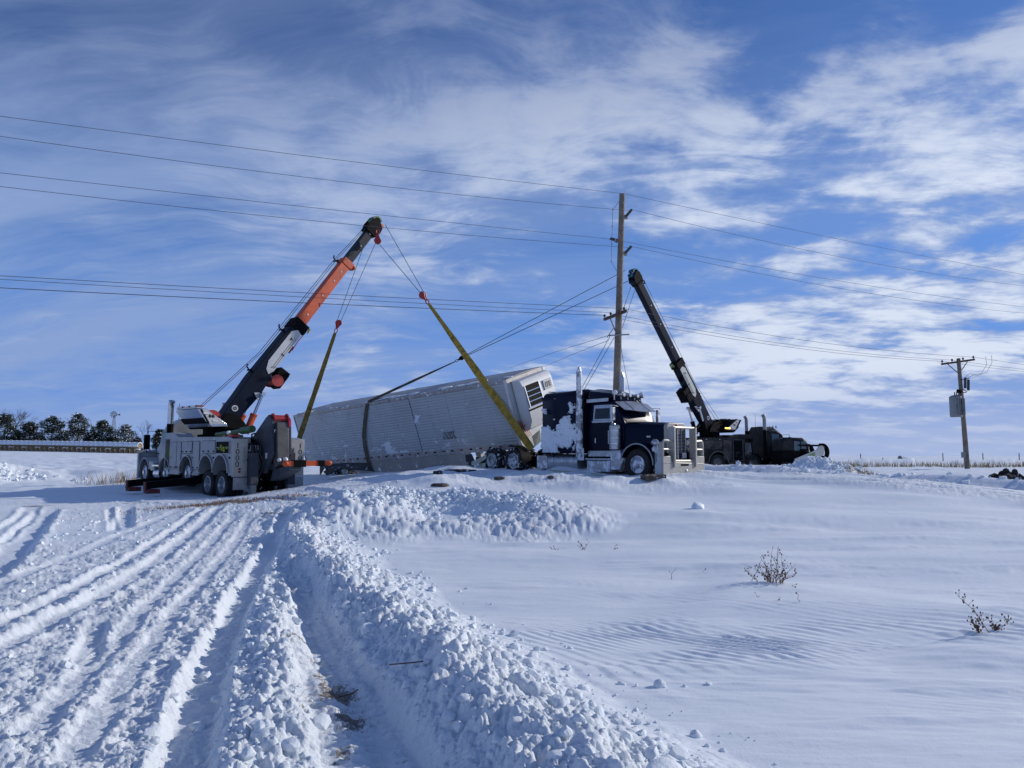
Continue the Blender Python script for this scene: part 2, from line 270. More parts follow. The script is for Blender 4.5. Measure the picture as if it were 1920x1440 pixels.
# ------------------------------------------------------------------ mesh helpers
class MB:
    def __init__(s): s.v = []; s.f = []; s.mi = []; s.cur = 0
    def add(s, vs, fs):
        o = len(s.v); s.v += [tuple(p) for p in vs]
        for f in fs: s.f.append([i+o for i in f]); s.mi.append(s.cur)
        return s
    def box(s, x0, x1, y0, y1, z0, z1):
        return s.add([(x0,y0,z0),(x1,y0,z0),(x1,y1,z0),(x0,y1,z0),(x0,y0,z1),(x1,y0,z1),(x1,y1,z1),(x0,y1,z1)],
                     [(0,3,2,1),(4,5,6,7),(0,1,5,4),(1,2,6,5),(2,3,7,6),(3,0,4,7)])
    def bar(s, a, b, w, h=None, up=(0,0,1)):
        """a rectangular bar from a to b, w wide (sideways), h high"""
        h = h or w; a = Vector(a); b = Vector(b); d = (b-a).normalized(); up = Vector(up)
        if abs(d.dot(up)) > 0.98: up = Vector((0,1,0))
        l = up.cross(d).normalized(); u = d.cross(l)
        vs = [p+l*(i*w/2)+u*(j*h/2) for p in (a, b) for i, j in ((-1,-1),(1,-1),(1,1),(-1,1))]
        return s.add(vs, [(0,3,2,1),(4,5,6,7),(0,1,5,4),(1,2,6,5),(2,3,7,6),(3,0,4,7)])
    def prism(s, poly, a, b, axis='y'):
        """poly of 2D points pushed from a to b along axis; poly is (x,z) for y, (y,z) for x, (x,y) for z"""
        n = len(poly)
        def P(p, t):
            return {'y': (p[0], t, p[1]), 'x': (t, p[0], p[1]), 'z': (p[0], p[1], t)}[axis]
        vs = [P(p, a) for p in poly]+[P(p, b) for p in poly]
        fs = [list(range(n))[::-1], list(range(n, 2*n))]+[(i, (i+1) % n, n+(i+1) % n, n+i) for i in range(n)]
        return s.add(vs, fs)
    def loft(s, rings):
        n = len(rings[0]); vs = [p for r in rings for p in r]; fs = []
        for k in range(len(rings)-1):
            for i in range(n): fs.append((k*n+i, k*n+(i+1) % n, (k+1)*n+(i+1) % n, (k+1)*n+i))
        fs.append(list(range(n))[::-1]); fs.append([(len(rings)-1)*n+i for i in range(n)])
        return s.add(vs, fs)
    def cyl(s, a, b, r0, r1=None, n=12):
        r1 = r0 if r1 is None else r1
        return s.tube([a, b], [r0, r1], n)
    def tube(s, pts, r, n=8):
        pts = [Vector(p) for p in pts]; rr = r if isinstance(r, (list, tuple)) else [r]*len(pts)
        rings = []; up = Vector((0,0,1)); prev = None
        for i, p in enumerate(pts):
            d = (pts[min(i+1, len(pts)-1)]-pts[max(i-1, 0)]).normalized()
            if prev is None:
                ref = Vector((0,0,1)) if abs(d.z) < 0.9 else Vector((1,0,0))
                l = ref.cross(d).normalized()
            else: l = (prev-d*prev.dot(d)).normalized()
            prev = l; u = d.cross(l)
            rings.append([p+(l*math.cos(2*math.pi*k/n)+u*math.sin(2*math.pi*k/n))*rr[i] for k in range(n)])
        return s.loft(rings)
    def lathe(s, prof, c, axis='y', n=24):
        """prof of (radius, along) points, closed into a ring of revolution about axis through c"""
        rings = []
        for k in range(n):
            a = 2*math.pi*k/n; ca, sa = math.cos(a), math.sin(a); ring = []
            for r, t in prof:
                q = {'y': (r*ca, t, r*sa), 'x': (t, r*ca, r*sa), 'z': (r*ca, r*sa, t)}[axis]
                ring.append((c[0]+q[0], c[1]+q[1], c[2]+q[2]))
            rings.append(ring)
        m = len(prof); vs = [p for r in rings for p in r]; fs = []
        for k in range(n):
            for i in range(m-1): fs.append((k*m+i, ((k+1) % n)*m+i, ((k+1) % n)*m+i+1, k*m+i+1))
        return s.add(vs, fs)
    def ball(s, c, rx, ry=None, rz=None, n=10, m=6):
        ry = ry or rx; rz = rz or rx; vs = [(c[0], c[1], c[2]-rz)]; fs = []
        for j in range(1, m):
            a = -math.pi/2+math.pi*j/m
            for k in range(n):
                b = 2*math.pi*k/n; vs.append((c[0]+rx*math.cos(a)*math.cos(b), c[1]+ry*math.cos(a)*math.sin(b), c[2]+rz*math.sin(a)))
        vs.append((c[0], c[1], c[2]+rz)); L = len(vs)-1
        for k in range(n):
            fs.append((0, 1+(k+1) % n, 1+k)); fs.append((L, L-n+k, L-n+(k+1) % n))
            for j in range(m-2): a = 1+j*n; fs.append((a+k, a+(k+1) % n, a+n+(k+1) % n, a+n+k))
        return s.add(vs, fs)
    def mesh(s, name, mats, smooth=35):
        me = bpy.data.meshes.new(name); me.from_pydata(s.v, [], s.f)
        mats = mats if isinstance(mats, (list, tuple)) else [mats]
        for m in mats: me.materials.append(m)
        if len(mats) > 1: me.polygons.foreach_set('material_index', s.mi)
        me.validate(); 
        import bmesh
        b = bmesh.new(); b.from_mesh(me); bmesh.ops.recalc_face_normals(b, faces=b.faces); b.to_mesh(me); b.free()
        if smooth:
            me.polygons.foreach_set('use_smooth', [True]*len(me.polygons))
            me.set_sharp_from_angle(angle=R(smooth))
        me.update(); return me
    def build(s, name, mats, parent=None, bevel=0.0, smooth=35, matrix=None):
        o = bpy.data.objects.new(name, s.mesh(name, mats, smooth)); C.objects.link(o)
        if parent: o.parent = parent
        if matrix is not None: o.matrix_local = matrix
        if bevel:
            md = o.modifiers.new('bevel', 'BEVEL'); md.width = bevel; md.segments = 2; md.limit_method = 'ANGLE'; md.angle_limit = R(40)
        return o
def tag(o, label=None, cat=None, group=None, kind=None):
    if label: o['label'] = label
    if cat: o['category'] = cat
    if group: o['group'] = group
    if kind: o['kind'] = kind
    return o
def empty(name, loc, label, cat, rot=(0,0,0), group=None):
    o = bpy.data.objects.new(name, None); C.objects.link(o); o.location = loc; o.rotation_euler = rot
    o.empty_display_size = 0.3
    return tag(o, label, cat, group)
def share(name, mesh, parent, matrix):
    o = bpy.data.objects.new(name, mesh); C.objects.link(o); o.parent = parent; o.matrix_local = matrix; return o
def lettering(text, size, name, m, parent, matrix, depth=0.004, outline=0.0):
    cu = bpy.data.curves.new('t', 'FONT'); cu.body = text; cu.size = size; cu.extrude = depth; cu.align_x = 'CENTER'; cu.align_y = 'CENTER'
    cu.offset = outline
    o = bpy.data.objects.new('t', cu); C.objects.link(o)
    me = bpy.data.meshes.new_from_object(o.evaluated_get(bpy.context.evaluated_depsgraph_get()))
    bpy.data.objects.remove(o); me.materials.clear(); me.materials.append(m)
    q = bpy.data.objects.new(name, me); C.objects.link(q); q.parent = parent; q.matrix_local = matrix
    return q
def frame(origin, X, Y):
    X = Vector(X).normalized(); Y = Vector(Y); Y = (Y-X*Y.dot(X)).normalized(); Z = X.cross(Y)
    m = Matrix.Identity(4)
    for i, a in enumerate((X, Y, Z)):
        for j in range(3): m[j][i] = a[j]
    for j in range(3): m[j][3] = origin[j]
    return m

# ------------------------------------------------------------------ snow ground: height as a function of place
def _h(ix, iy, seed):
    n = (ix.astype(np.int64)*374761393+iy.astype(np.int64)*668265263+seed*1442695041) & 0xffffffff
    n = ((n ^ (n >> 13))*1274126177) & 0xffffffff
    n = ((n ^ (n >> 16))*2246822519) & 0xffffffff
    n = n ^ (n >> 15)
    return (n & 0xffffff).astype(np.float64)/0xffffff
def noise2(x, y, seed=0):
    ix = np.floor(x); iy = np.floor(y); fx = x-ix; fy = y-iy
    ux = fx*fx*(3-2*fx); uy = fy*fy*(3-2*fy)
    a = _h(ix, iy, seed); b = _h(ix+1, iy, seed); c = _h(ix, iy+1, seed); d = _h(ix+1, iy+1, seed)
    return (a+(b-a)*ux)*(1-uy)+(c+(d-c)*ux)*uy-0.5
def fbm(x, y, o=4, seed=0, g=0.5):
    s = 0; a = 1; 
    for i in range(o):
        s = s+a*noise2(x+17.3*i, y-9.1*i, seed+i); x, y = x*1.93+y*0.42, y*1.93-x*0.42; a *= g
    return s
def sst(a, b, x):
    t = np.clip((x-a)/(b-a), 0, 1); return t*t*(3-2*t)
def lumps(x, y, cell, seed, fill=0.8):
    """rounded chunks: height of the tallest dome over each place, 0..~0.5 of a cell"""
    gx = x/cell; gy = y/cell; ix = np.floor(gx); iy = np.floor(gy); best = np.zeros_like(gx)
    for i in (-1, 0, 1):
        for j in (-1, 0, 1):
            cx = ix+i; cy = iy+j
            a = _h(cx, cy, seed); b = _h(cx, cy, seed+1); r = 0.28+0.42*_h(cx, cy, seed+2)**1.5
            k = (_h(cx, cy, seed+3) < fill)
            ex = (gx-cx-a); ey = (gy-cy-b)*1.0
            # squarish chunks with a tilted top
            d = (np.abs(ex)**2.6+np.abs(ey)**2.6)**(1/2.6)/r
            tilt = 1+0.5*(_h(cx, cy, seed+4)-0.5)*ex/r+0.5*(_h(cx, cy, seed+5)-0.5)*ey/r
            h = np.where(d < 1, np.sqrt(np.clip(1-d**2.4, 0, 1))*r*0.75*tilt, 0)*k
            best = np.maximum(best, h)
    return best*cell
def polyd(x, y, pts):
    """distance to a polyline, signed side (+ right of travel), arc position 0..1 and arc length"""
    bd = np.full(np.shape(x), 1e9); bs = np.zeros(np.shape(x)); bt = np.zeros(np.shape(x))
    L = [0]
    for a, b in zip(pts, pts[1:]): L.append(L[-1]+math.dist(a, b))
    for i, (a, b) in enumerate(zip(pts, pts[1:])):
        ex, ey = b[0]-a[0], b[1]-a[1]; l2 = ex*ex+ey*ey
        t = np.clip(((x-a[0])*ex+(y-a[1])*ey)/l2, 0, 1)
        qx = x-a[0]-t*ex; qy = y-a[1]-t*ey; d = np.hypot(qx, qy)
        s = np.where(ex*qy-ey*qx > 0, -1.0, 1.0); m = d < bd
        bd = np.where(m, d, bd); bs = np.where(m, s, bs); bt = np.where(m, L[i]+t*math.sqrt(l2), bt)
    return bd, bs, bt, L[-1]
def G(u, v, z=0.0):
    """place where the sight line through (u, v) meets height z"""
    p = at(u, v, 1.0); d = p-Vector((0, 0, CAMZ)); k = (z-CAMZ)/d.z; return (d.x*k, d.y*k)

BERM = [(-4.25,15.0),(-3.72,13.4),(-2.88,11.3),(-1.90,9.0),(-1.17,7.3),(-.56,6.0),(.05,4.35),(.56,3.1),(1.15,2.0),(1.7,.8),(2.4,-.6)]
PILE = [(-3.7,16.6),(-2.4,17.8),(-.8,17.6),(.9,16.9)]
BANK = [(5.5,34.5),(9.0,32.2),(13.5,29.0),(17.5,25.6),(26,19.5),(40,10)]
STRIP = [(2.0,26.0),(5.5,27.5),(9.0,27.5),(13.0,24.5),(17.0,21.3),(25,15.5),(40,5)]
def trackline(px, z=0.0): return [G(u, v, z) for u, v in px]
TRK = [  # points, offset, half width, depth, lip
    (trackline([(400,968),(250,1065),(115,1140),(0,1195),(-300,1335)]), .21, .12, .07, .03),
    (trackline([(400,968),(250,1065),(115,1140),(0,1195),(-300,1335)]), -.22, .14, .065, .03),
    (trackline([(340,968),(140,1045),(0,1100),(-260,1200)]), .0, .12, .03, .012),
    (trackline([(532,983),(470,1065),(425,1140),(380,1225),(340,1310),(298,1440),(262,1560)]), -.12, .15, .13, .045),
    (trackline([(470,990),(390,1080),(300,1190),(200,1330),(130,1440)]), .0, .10, .028, .012),
    (trackline([(440,985),(330,1085),(215,1210),(60,1380)]), .0, .10, .028, .012),
    (trackline([(548,1065),(580,1150),(628,1240),(690,1330),(752,1440),(800,1530)]), .0, .17, .125, .02),
    (trackline([(520,1070),(560,1180),(610,1290),(665,1440),(700,1550)]), .0, .19, .055, .02),
    (trackline([(-60,1095),(15,1037),(60,992),(90,958)], .03), .0, .30, .17, .05),
    (trackline([(-130,1075),(-20,1018),(30,985),(62,955)], .03), .0, .22, .09, .04),
    (trackline([(205,955),(208,975),(214,1004)], .03), .0, .10, .07, .02),
    (trackline([(236,952),(234,975),(228,1000)], .03), .0, .20, .13, .03),
    (trackline([(188,1160),(172,1205),(152,1248)]), .0, .10, .07, .02),
    (trackline([(100,935),(280,945),(480,955),(640,975)], .08), .0, .24, .07, .05),
    (trackline([(560,935),(640,955),(680,985)], .15), .0, .24, .10, .05),
]
RIDGE = trackline([(528,1065),(508,1130),(484,1200),(462,1300),(440,1400),(425,1500)])
ROAD = [[(6,29.3),(12,26.5),(18,22.6),(26,17)],[(6,28.2),(12,25.4),(18,21.4),(26,15.8)],[(5,25.6),(11,23.6),(17,20.2),(25,14.5)]]

def base_height(x, y):
    r = np.hypot(x, y)
    left = sst(-4.0, -11.0, x)
    z = .90*sst(11.5, 27.0, y)*(1-left)+left*(.08*sst(10, 26, y)+.30*sst(27, 38, y)+.35*sst(38, 46, y))
    right = sst(6, 16, x)
    z = z-right*.28*sst(22, 40, y)
    z = z-.56*sst(10, 20, x)*sst(13, 21, y)*sst(46, 34, y)
    far = sst(42, 62, y)
    z = z*(1-far)+.72*far
    z = z+2.35*np.exp(-(((x+165)/105)**2+((y-235)/120)**2))
    z = z+.45*sst(70, 500, r)
    return z
def ground(x, y, detail=True):
    x = np.asarray(x, float); y = np.asarray(y, float)
    r = np.hypot(x, y)
    z = base_height(x, y)
    near = sst(60, 25, r)
    bd, bs, bt, bl = polyd(x, y, BERM)
    sd = bd*bs                                   # >0 on the traffic side (left seen from the camera)
    # zones
    traffic = np.where(bs > 0, sst(-.2, .3, sd), 0)*sst(19.5, 16, y)
    traffic = np.maximum(traffic, sst(14.5, 17.5, y)*sst(33, 29, y)*sst(-1.5, -4.2, x))
    wobx = x+1.2*fbm(x*.25, y*.25, 3, 5); woby = y+1.2*fbm(x*.25+9, y*.25, 3, 6)
    mid = sst(21.0, 23.5, woby)*sst(33, 29, woby)*sst(-5, -3, wobx)*sst(9, 4, wobx)
    st_d, st_s, st_t, _ = polyd(x, y, STRIP)
    strip = sst(3.9, 2.6, st_d+.7*fbm(x*.4, y*.4, 3, 8))
    rough = np.clip(np.maximum(np.maximum(traffic, mid*.8), strip), 0, 1)
    # flat windblown islands in the left field
    isl = np.exp(-(((wobx+9.5)/2.0)**2+((woby-15.0)/2.6)**2)*1.2)
    isl = np.maximum(isl, np.exp(-(((wobx+16)/4.0)**2+((woby-17)/4.0)**2)))
    rough = rough*(1-.85*np.clip(isl*1.5, 0, 1))
    rough = np.where((x < -10) & (y > 24), rough*.45, rough)
    # ---- gentle dunes of the untouched snow
    smooth = 1-rough
    z = z+near*smooth*(.24*fbm(x*.16+2, y*.42, 3, 11))*sst(4, 9, r)
    z = z+smooth*.05*np.exp(-(((y-13.2-.06*x)/.9)**2))*sst(3, 6, x)
    # drift crest running down to the right from the large weed
    cr = [(2.2,10.0),(3.6,9.1),(4.6,8.3),(5.6,7.5),(7.5,6.2),(10,4.8)]
    cd, cs, ct, _ = polyd(x, y, cr)
    z = z+.10*np.where(cs > 0, np.exp(-(cd/1.9)**2), np.exp(-(cd/.75)**2))*sst(0, 1.0, ct)
    # ---- lumpy relief of driven snow
    z = z+rough*near*(.05*fbm(x*.9, y*.9, 5, 21, .6)+.02)
    # ---- berm thrown up by the plough
    t = bt/bl
    wob = .22*fbm(bt*1.1, bt*0+3.3, 3, 31)
    s2 = sd+wob
    hb = (.235+.08*fbm(bt*.8, bt*0+1.3, 3, 33))*sst(0, .9, bt)
    wr = 1.0+.25*fbm(bt*.7, bt*0+7.7, 3, 34)
    prof = np.where(s2 > 0, sst(.56, .0, s2)**.9, np.clip(1-(-s2/(wr*1.05)), 0, 1)**1.35)
    bm = prof*sst(18, 15, y)
    z = z+hb*bm
    # pile swept behind it
    pd, ps, pt, pl = polyd(x, y, PILE)
    pw_ = 1.85+1.1*fbm(x*.6, y*.6, 4, 41)
    taper = 1-.72*sst(.0, pl*1.0, pt)
    pm = np.clip(1-pd/(pw_*(.65+.45*taper)), 0, 1)**1.1
    hp = (.37*taper+.13)*(1+.5*fbm(x*1.1, y*1.1, 4, 42))
    z = z+hp*pm
    pd2, _, _, _ = polyd(x, y, [(-3.6,15.6),(-2.2,15.1),(-.4,15.4),(1.3,15.6)])
    pm2 = np.clip(1-pd2/(1.25+.9*fbm(x*.7, y*.7, 3, 44)), 0, 1); z = z+.10*pm2
    # rough low heaps in front of the vehicles
    z = z+.22*mid*np.clip(fbm(x*.45, y*.6, 4, 51)+.12, 0, 1)*2
    # smooth scoop in front of the trailer
    z = z-.16*np.exp(-(((x+4.6)/3.0)**2+((y-24.0)/2.4)**2))
    # ---- road bank and windrows on the right
    kd, ks, kt, kl = polyd(x, y, BANK)
    kk = kd*ks
    z = z+(.37+.06*fbm(x*.6, y*.6, 3, 61))*np.where(kk > 0, sst(1.1, .0, kk), np.clip(1+kk/2.6, 0, 1))*sst(0, 3, kt)
    for k, pl_ in enumerate(ROAD):
        d_, s_, t_, _ = polyd(x, y, pl_)
        z = z-.10*sst(.42, .15, d_+.1*fbm(x, y, 2, 65+k))+.06*np.exp(-((d_-.6)/.22)**2)
    # pile of ploughed snow and soil beyond the black truck
    qp = np.hypot((x-15.6)/2.9, (y-38.0)/1.9)+.35*fbm(x*.6, y*.6, 3, 71)
    z = z+1.12*np.clip(1-qp, 0, 1)**.8
    q2 = np.hypot((x-19.8)/3.2, (y-38.0)/1.5)+.35*fbm(x*.6, y*.6, 3, 72); z = z+.30*np.clip(1-q2, 0, 1)
    # banks left: heaps at the frame's edge and beyond the silver truck
    q3 = np.hypot((x+27.5)/4.8, (y-38)/4.0)+.3*fbm(x*.4, y*.4, 3, 73); z = z+.95*np.clip(1.05-q3, 0, 1)
    q4 = np.hypot((x+20)/7, (y-41)/3.0)+.35*fbm(x*.4, y*.4, 3, 74); z = z+.35*np.clip(1-q4, 0, 1)
    # bank along the far ditch on the right
    fb = np.clip(1-np.abs(y-62-.05*x)/3.0, 0, 1)*sst(4, 12, x)
    z = z+fb*(.62+.35*fbm(x*.25, y*.3, 4, 75))
    # snow pushed against the wreck
    q5 = np.hypot((x+1.2)/3.4, (y-28.9)/1.1)+.3*fbm(x*.8, y*.8, 3, 76); z = z+.20*np.clip(1-q5, 0, 1)
    # ---- wheel ruts
    pack = np.zeros_like(z); rr = np.zeros_like(z)
    it = np.nonzero((r < 30) & (x < 3.5) & (y > -3))[0] if z.ndim else slice(None)
    if len(it):
        X_, Y_, Z_ = x[it], y[it], z[it].copy(); pk = np.zeros_like(Z_)
        n3 = fbm(X_*3, Y_*3, 3, 80); n9 = fbm(X_*11, Y_*11, 3, 90, .6)
        for k, (pts, off, hw, dep, lip) in enumerate(TRK):
            d, s, tt, L = polyd(X_, Y_, pts)
            end = sst(0, 1.6 if k in (10, 11) else .8, tt)*(sst(L, L-1.6, tt) if k in (8, 9, 10, 11) else 1)
            q = np.abs(d*s-off)+.030*n3+.006*n9
            g = sst(hw*1.32, hw*.55, q)*end
            Z_ = Z_-dep*.50*g+lip*.6*np.exp(-((q-hw*1.25)/(.05+hw*.15))**2)*end*(1+1.5*n9)
            pk = np.maximum(pk, g)
            if k not in (6, 7): Z_ = Z_+.007*np.sin(tt*2*math.pi/.11+np.abs(d*s-off)*16)*g*sst(16, 7, r[it])
            if k in (6, 7):                           # cleat marks pressed by lugged tyres
                cl = np.sin(tt*2*math.pi/.105+(d*s)*10)
                Z_ = Z_+.016*sst(-.2, .6, cl)*sst(hw*1.3, hw*.9, np.abs(d*s-off-.02))*end*(1-sst(hw*.35, hw*.2, q)*.9)
        rd, rs, rt, rl = polyd(X_, Y_, RIDGE)
        r_ = np.clip(1-np.abs(rd*rs+.16+.10*n3)/.27, 0, 1)
        Z_ = Z_+.06*r_**.75*sst(.3, 2.6, rt)*(1+.8*n3)
        z = z.copy(); z[it] = Z_; pack[it] = pk; rr[it] = r_
    # ---- chunks
    near2 = sst(34, 26, r)
    heap = np.clip(np.maximum(np.maximum(bm*1.6, pm*2.2), np.maximum(rr*1.3, pm2*1.6)), 0, 1)
    loose = np.clip(rough*.55*(1-.92*pack)*np.clip(.55+1.7*fbm(x*.5, y*.5, 3, 99), .12, 1), 0, 1)
    am = np.clip(np.maximum(heap, loose), 0, 1)
    if detail:
        idx = np.nonzero((am > .02) & (r < 36))
        xs = x[idx]; ys = y[idx]; a = am[idx]; hpv = heap[idx]; rv = r[idx]
        wx = xs+.04*fbm(xs*4, ys*4, 2, 101); wy = ys+.04*fbm(xs*4+5, ys*4, 2, 102)
        c = lumps(wx, wy, .22, 110, .16)*(.1+.9*hpv)*.8
        c = np.maximum(c, lumps(wx*.96+wy*.28, wy*.96-wx*.28, .085, 120, .60)*1.0)
        rg = fbm(xs*5.0, ys*5.0, 4, 125, .5); c = c+.075*np.clip(rg+.15, 0, 1)*(.45+.55*hpv)
        c = c+lumps(wx, wy, .055, 130, .75)*sst(20, 8, rv)*1.0
        far_c = lumps(wx, wy, .20, 140, .6)*sst(9, 16, rv)*hpv*.9
        z = z.copy(); z[idx] = z[idx]+np.maximum(c, far_c)*a
        # wind ripples on untouched snow
        sm = smooth*(1-np.clip(bm*3, 0, 1))*(1-np.clip(pm*3, 0, 1))*sst(28, 16, r)
        wq = fbm(x*.24, y*.30, 2, 150)*3.6
        ph = (y*.84+.54*x+wq)/.15
        fr = ph-np.floor(ph)
        saw = np.where(fr < .36, sst(0, .36, fr), (1-fr)/.64)
        amp = np.clip(.42+1.8*fbm(x*.28+4, y*.45, 3, 151), 0, 1)*np.exp(-(((x-3.1)/3.6)**2+((y-6.9)/2.5)**2))
        brk = np.clip(.55+1.6*fbm(x*.9, y*1.2, 3, 153), 0, 1)
        z = z+sm*saw*amp*brk*.026
        z = z+sm*(.012*fbm(x*1.0, y*5.0, 4, 152, .55)+.0025*fbm(x*5, y*18, 3, 155))
        sc = fbm(x*.55+1, y*2.2, 4, 154, .55); z = z+sm*.07*np.clip(sc-.14, 0, 1)
        # grain of driven snow
        z = z+rough*(1-.6*pack)*(.034*fbm(x*7, y*7, 5, 160, .62)+.026*np.abs(fbm(x*17, y*17, 4, 165, .62)))*sst(34, 14, r)
        # packed fields beyond
        fr2 = sst(28, 40, r)
        z = z+fr2*(.10*fbm(x*.22, y*.5, 4, 161))*sst(400, 60, r)+fr2*.07*fbm(x*1.2, y*1.2, 3, 162)*sst(150, 50, r)+sst(-10, -20, x)*sst(35, 50, r)*.30*fbm(x*.35, y*.35, 4, 164)*sst(260, 120, r)
        hp5 = np.clip(np.maximum(np.maximum(1.05-q3, 1-qp), fb*.8), 0, 1)*(r > 30)
        z = z+hp5*.30*np.abs(fbm(x*1.6, y*1.6, 4, 163, .6))
    # ---- earth showing through
    def blot(cx, cy, rx, ry, k, a=1.0, rot=0.0):
        ca, sa = math.cos(rot), math.sin(rot)
        X = (x-cx)*ca+(y-cy)*sa; Y = -(x-cx)*sa+(y-cy)*ca
        return a*np.clip(1.15-np.hypot(X/rx, Y/ry)+.5*fbm(x*1.1, y*1.1, 3, 170+k), 0, 1)
    dirt = blot(-8.2, 20.9, 2.3, .85, 0, 1.0, -.12)
    dirt = np.maximum(dirt, blot(-6.0, 20.6, 1.2, .35, 1, .55))
    dirt = np.maximum(dirt, blot(-14.3, 22.6, .8, .6, 2, .9))
    dirt = np.maximum(dirt, blot(-11.9, 23.8, 1.0, .5, 3, .5)); dirt = np.maximum(dirt, blot(-8.9, 16.8, .7, .35, 4, .55))
    dirt = np.maximum(dirt, blot(*G(510, 990), .8, .9, 5, .55)); dirt = np.maximum(dirt, blot(-9.2, 26.5, 3.0, .9, 6, .5, .5))
    for u, v, rx, ry, a in ((555,1210,.13,.36,.62),(588,1245,.11,.25,.62),(628,1310,.17,.42,.86),(655,1350,.17,.24,.72),(545,1355,.18,.16,.5),(502,1230,.07,.08,.6),(540,1120,.2,.5,.3),(480,1045,.25,1.2,.25),(600,1275,.10,.3,.6),(575,1330,.10,.25,.45),(645,1410,.12,.25,.5),(470,1010,.5,.4,.4),(400,1045,.3,.5,.32),(700,1395,.06,.06,.5),(720,1375,.1,.1,.35),(760,1420,.08,.06,.5)):
        cx, cy = G(u, v); dirt = np.maximum(dirt, blot(cx, cy, rx, ry, int(u) % 37, a, .25))
    dirt = np.maximum(dirt, blot(17.6, 37.3, 2.2, 1.3, 8, .62)); dirt = np.maximum(dirt, blot(-.6, 27.6, 2.6, .45, 9, .42))
    dirt = np.maximum(dirt, blot(1.0, 26.4, 1.6, .5, 10, .35)); dirt = np.maximum(dirt, blot(5.4, 24.4, 1.2, .35, 12, .4))
    dirt = np.maximum(dirt, .5*np.clip(1-np.abs(y-58.7-.05*x)/.9, 0, 1)*sst(14, 17, x))
    if detail == 2: return z, dirt, np.clip(rough+heap, 0, 1)
    return z, dirt
def gz(x, y): return float(ground(np.array([x]), np.array([y]), False)[0][0])

def build_ground():
    rows = [1.0]
    while rows[-1] < 5200:
        d = rows[-1]; rows.append(d+(.05 if d < 2.2 else min(max(d*d/1900.0, .006), .0095*d if d < 60 else .03*d)))
    rows = np.array(rows)
    f = np.linspace(-39, 39, 960)
    rest = np.concatenate([np.linspace(43, 175, 26), np.linspace(185, 317, 26)])
    ang = np.radians(np.concatenate([f, rest]))
    nr, na = len(rows), len(ang)
    X = rows[:, None]*np.sin(ang)[None, :]; Y = rows[:, None]*np.cos(ang)[None, :]
    z, dirt, rgh = ground(X.ravel(), Y.ravel(), 2)
    co = np.stack([X.ravel(), Y.ravel(), z], 1)
    co = np.vstack([co, [[0, 0, float(np.mean(z[:na]))]]])
    i = np.arange(nr-1)[:, None]; j = np.arange(na)[None, :]; jn = (j+1) % na
    q = np.stack([i*na+j, (i+1)*na+j, (i+1)*na+jn, i*na+jn], -1).reshape(-1, 4)[:, ::-1]
    cen = nr*na; tri = np.stack([np.full(na, cen), np.arange(na), (np.arange(na)+1) % na], 1)[:, ::-1]
    me = bpy.data.meshes.new('snow_field')
    me.vertices.add(len(co)); me.vertices.foreach_set('co', co.astype(np.float32).ravel())
    nl = q.size+tri.size; me.loops.add(nl); me.loops.foreach_set('vertex_index', np.concatenate([q.ravel(), tri.ravel()]).astype(np.int32))
    npol = len(q)+len(tri); me.polygons.add(npol)
    st = np.concatenate([np.arange(len(q))*4, len(q)*4+np.arange(len(tri))*3]).astype(np.int32)
    me.polygons.foreach_set('loop_start', st)
    me.polygons.foreach_set('use_smooth', np.ones(npol, bool))
    me.update(calc_edges=True); me.validate()
    a = me.attributes.new('dirt', 'FLOAT', 'POINT'); a.data.foreach_set('value', np.append(dirt, 0).astype(np.float32))
    a = me.attributes.new('rough', 'FLOAT', 'POINT'); a.data.foreach_set('value', np.append(rgh, 1).astype(np.float32))
    me.materials.append(M['snow_ground'])
    o = bpy.data.objects.new('snow_ground', me); C.objects.link(o); tag(o, kind='structure')
    print('ground', nr, na, npol)
    if me.polygons[0].normal.z < 0: me.flip_normals()
    return o
build_ground()

# loose chunks lying on the heaps
def chunk_mesh():
    ico = [(0,0,-1),(.7236,-.5257,-.4472),(-.2764,-.8506,-.4472),(-.8944,0,-.4472),(-.2764,.8506,-.4472),(.7236,.5257,-.4472),(.2764,-.8506,.4472),(-.7236,-.5257,.4472),(-.7236,.5257,.4472),(.2764,.8506,.4472),(.8944,0,.4472),(0,0,1)]
    fc = [(0,1,2),(1,0,5),(0,2,3),(0,3,4),(0,4,5),(1,5,10),(2,1,6),(3,2,7),(4,3,8),(5,4,9),(1,10,6),(2,6,7),(3,7,8),(4,8,9),(5,9,10),(6,10,11),(7,6,11),(8,7,11),(9,8,11),(10,9,11)]
    # one subdivision
    v = [Vector(p) for p in ico]; cache = {}; f2 = []
    def mp(a, b):
        k = (min(a, b), max(a, b))
        if k not in cache: v.append(((v[a]+v[b])/2).normalized()*1.0); cache[k] = len(v)-1
        return cache[k]
    for a, b, c in fc:
        ab, bc, ca = mp(a, b), mp(b, c), mp(c, a); f2 += [(a, ab, ca), (b, bc, ab), (c, ca, bc), (ab, bc, ca)]
    return np.array([list(p) for p in v]), np.array(f2), np.array(ico), np.array(fc)
CH = chunk_mesh()
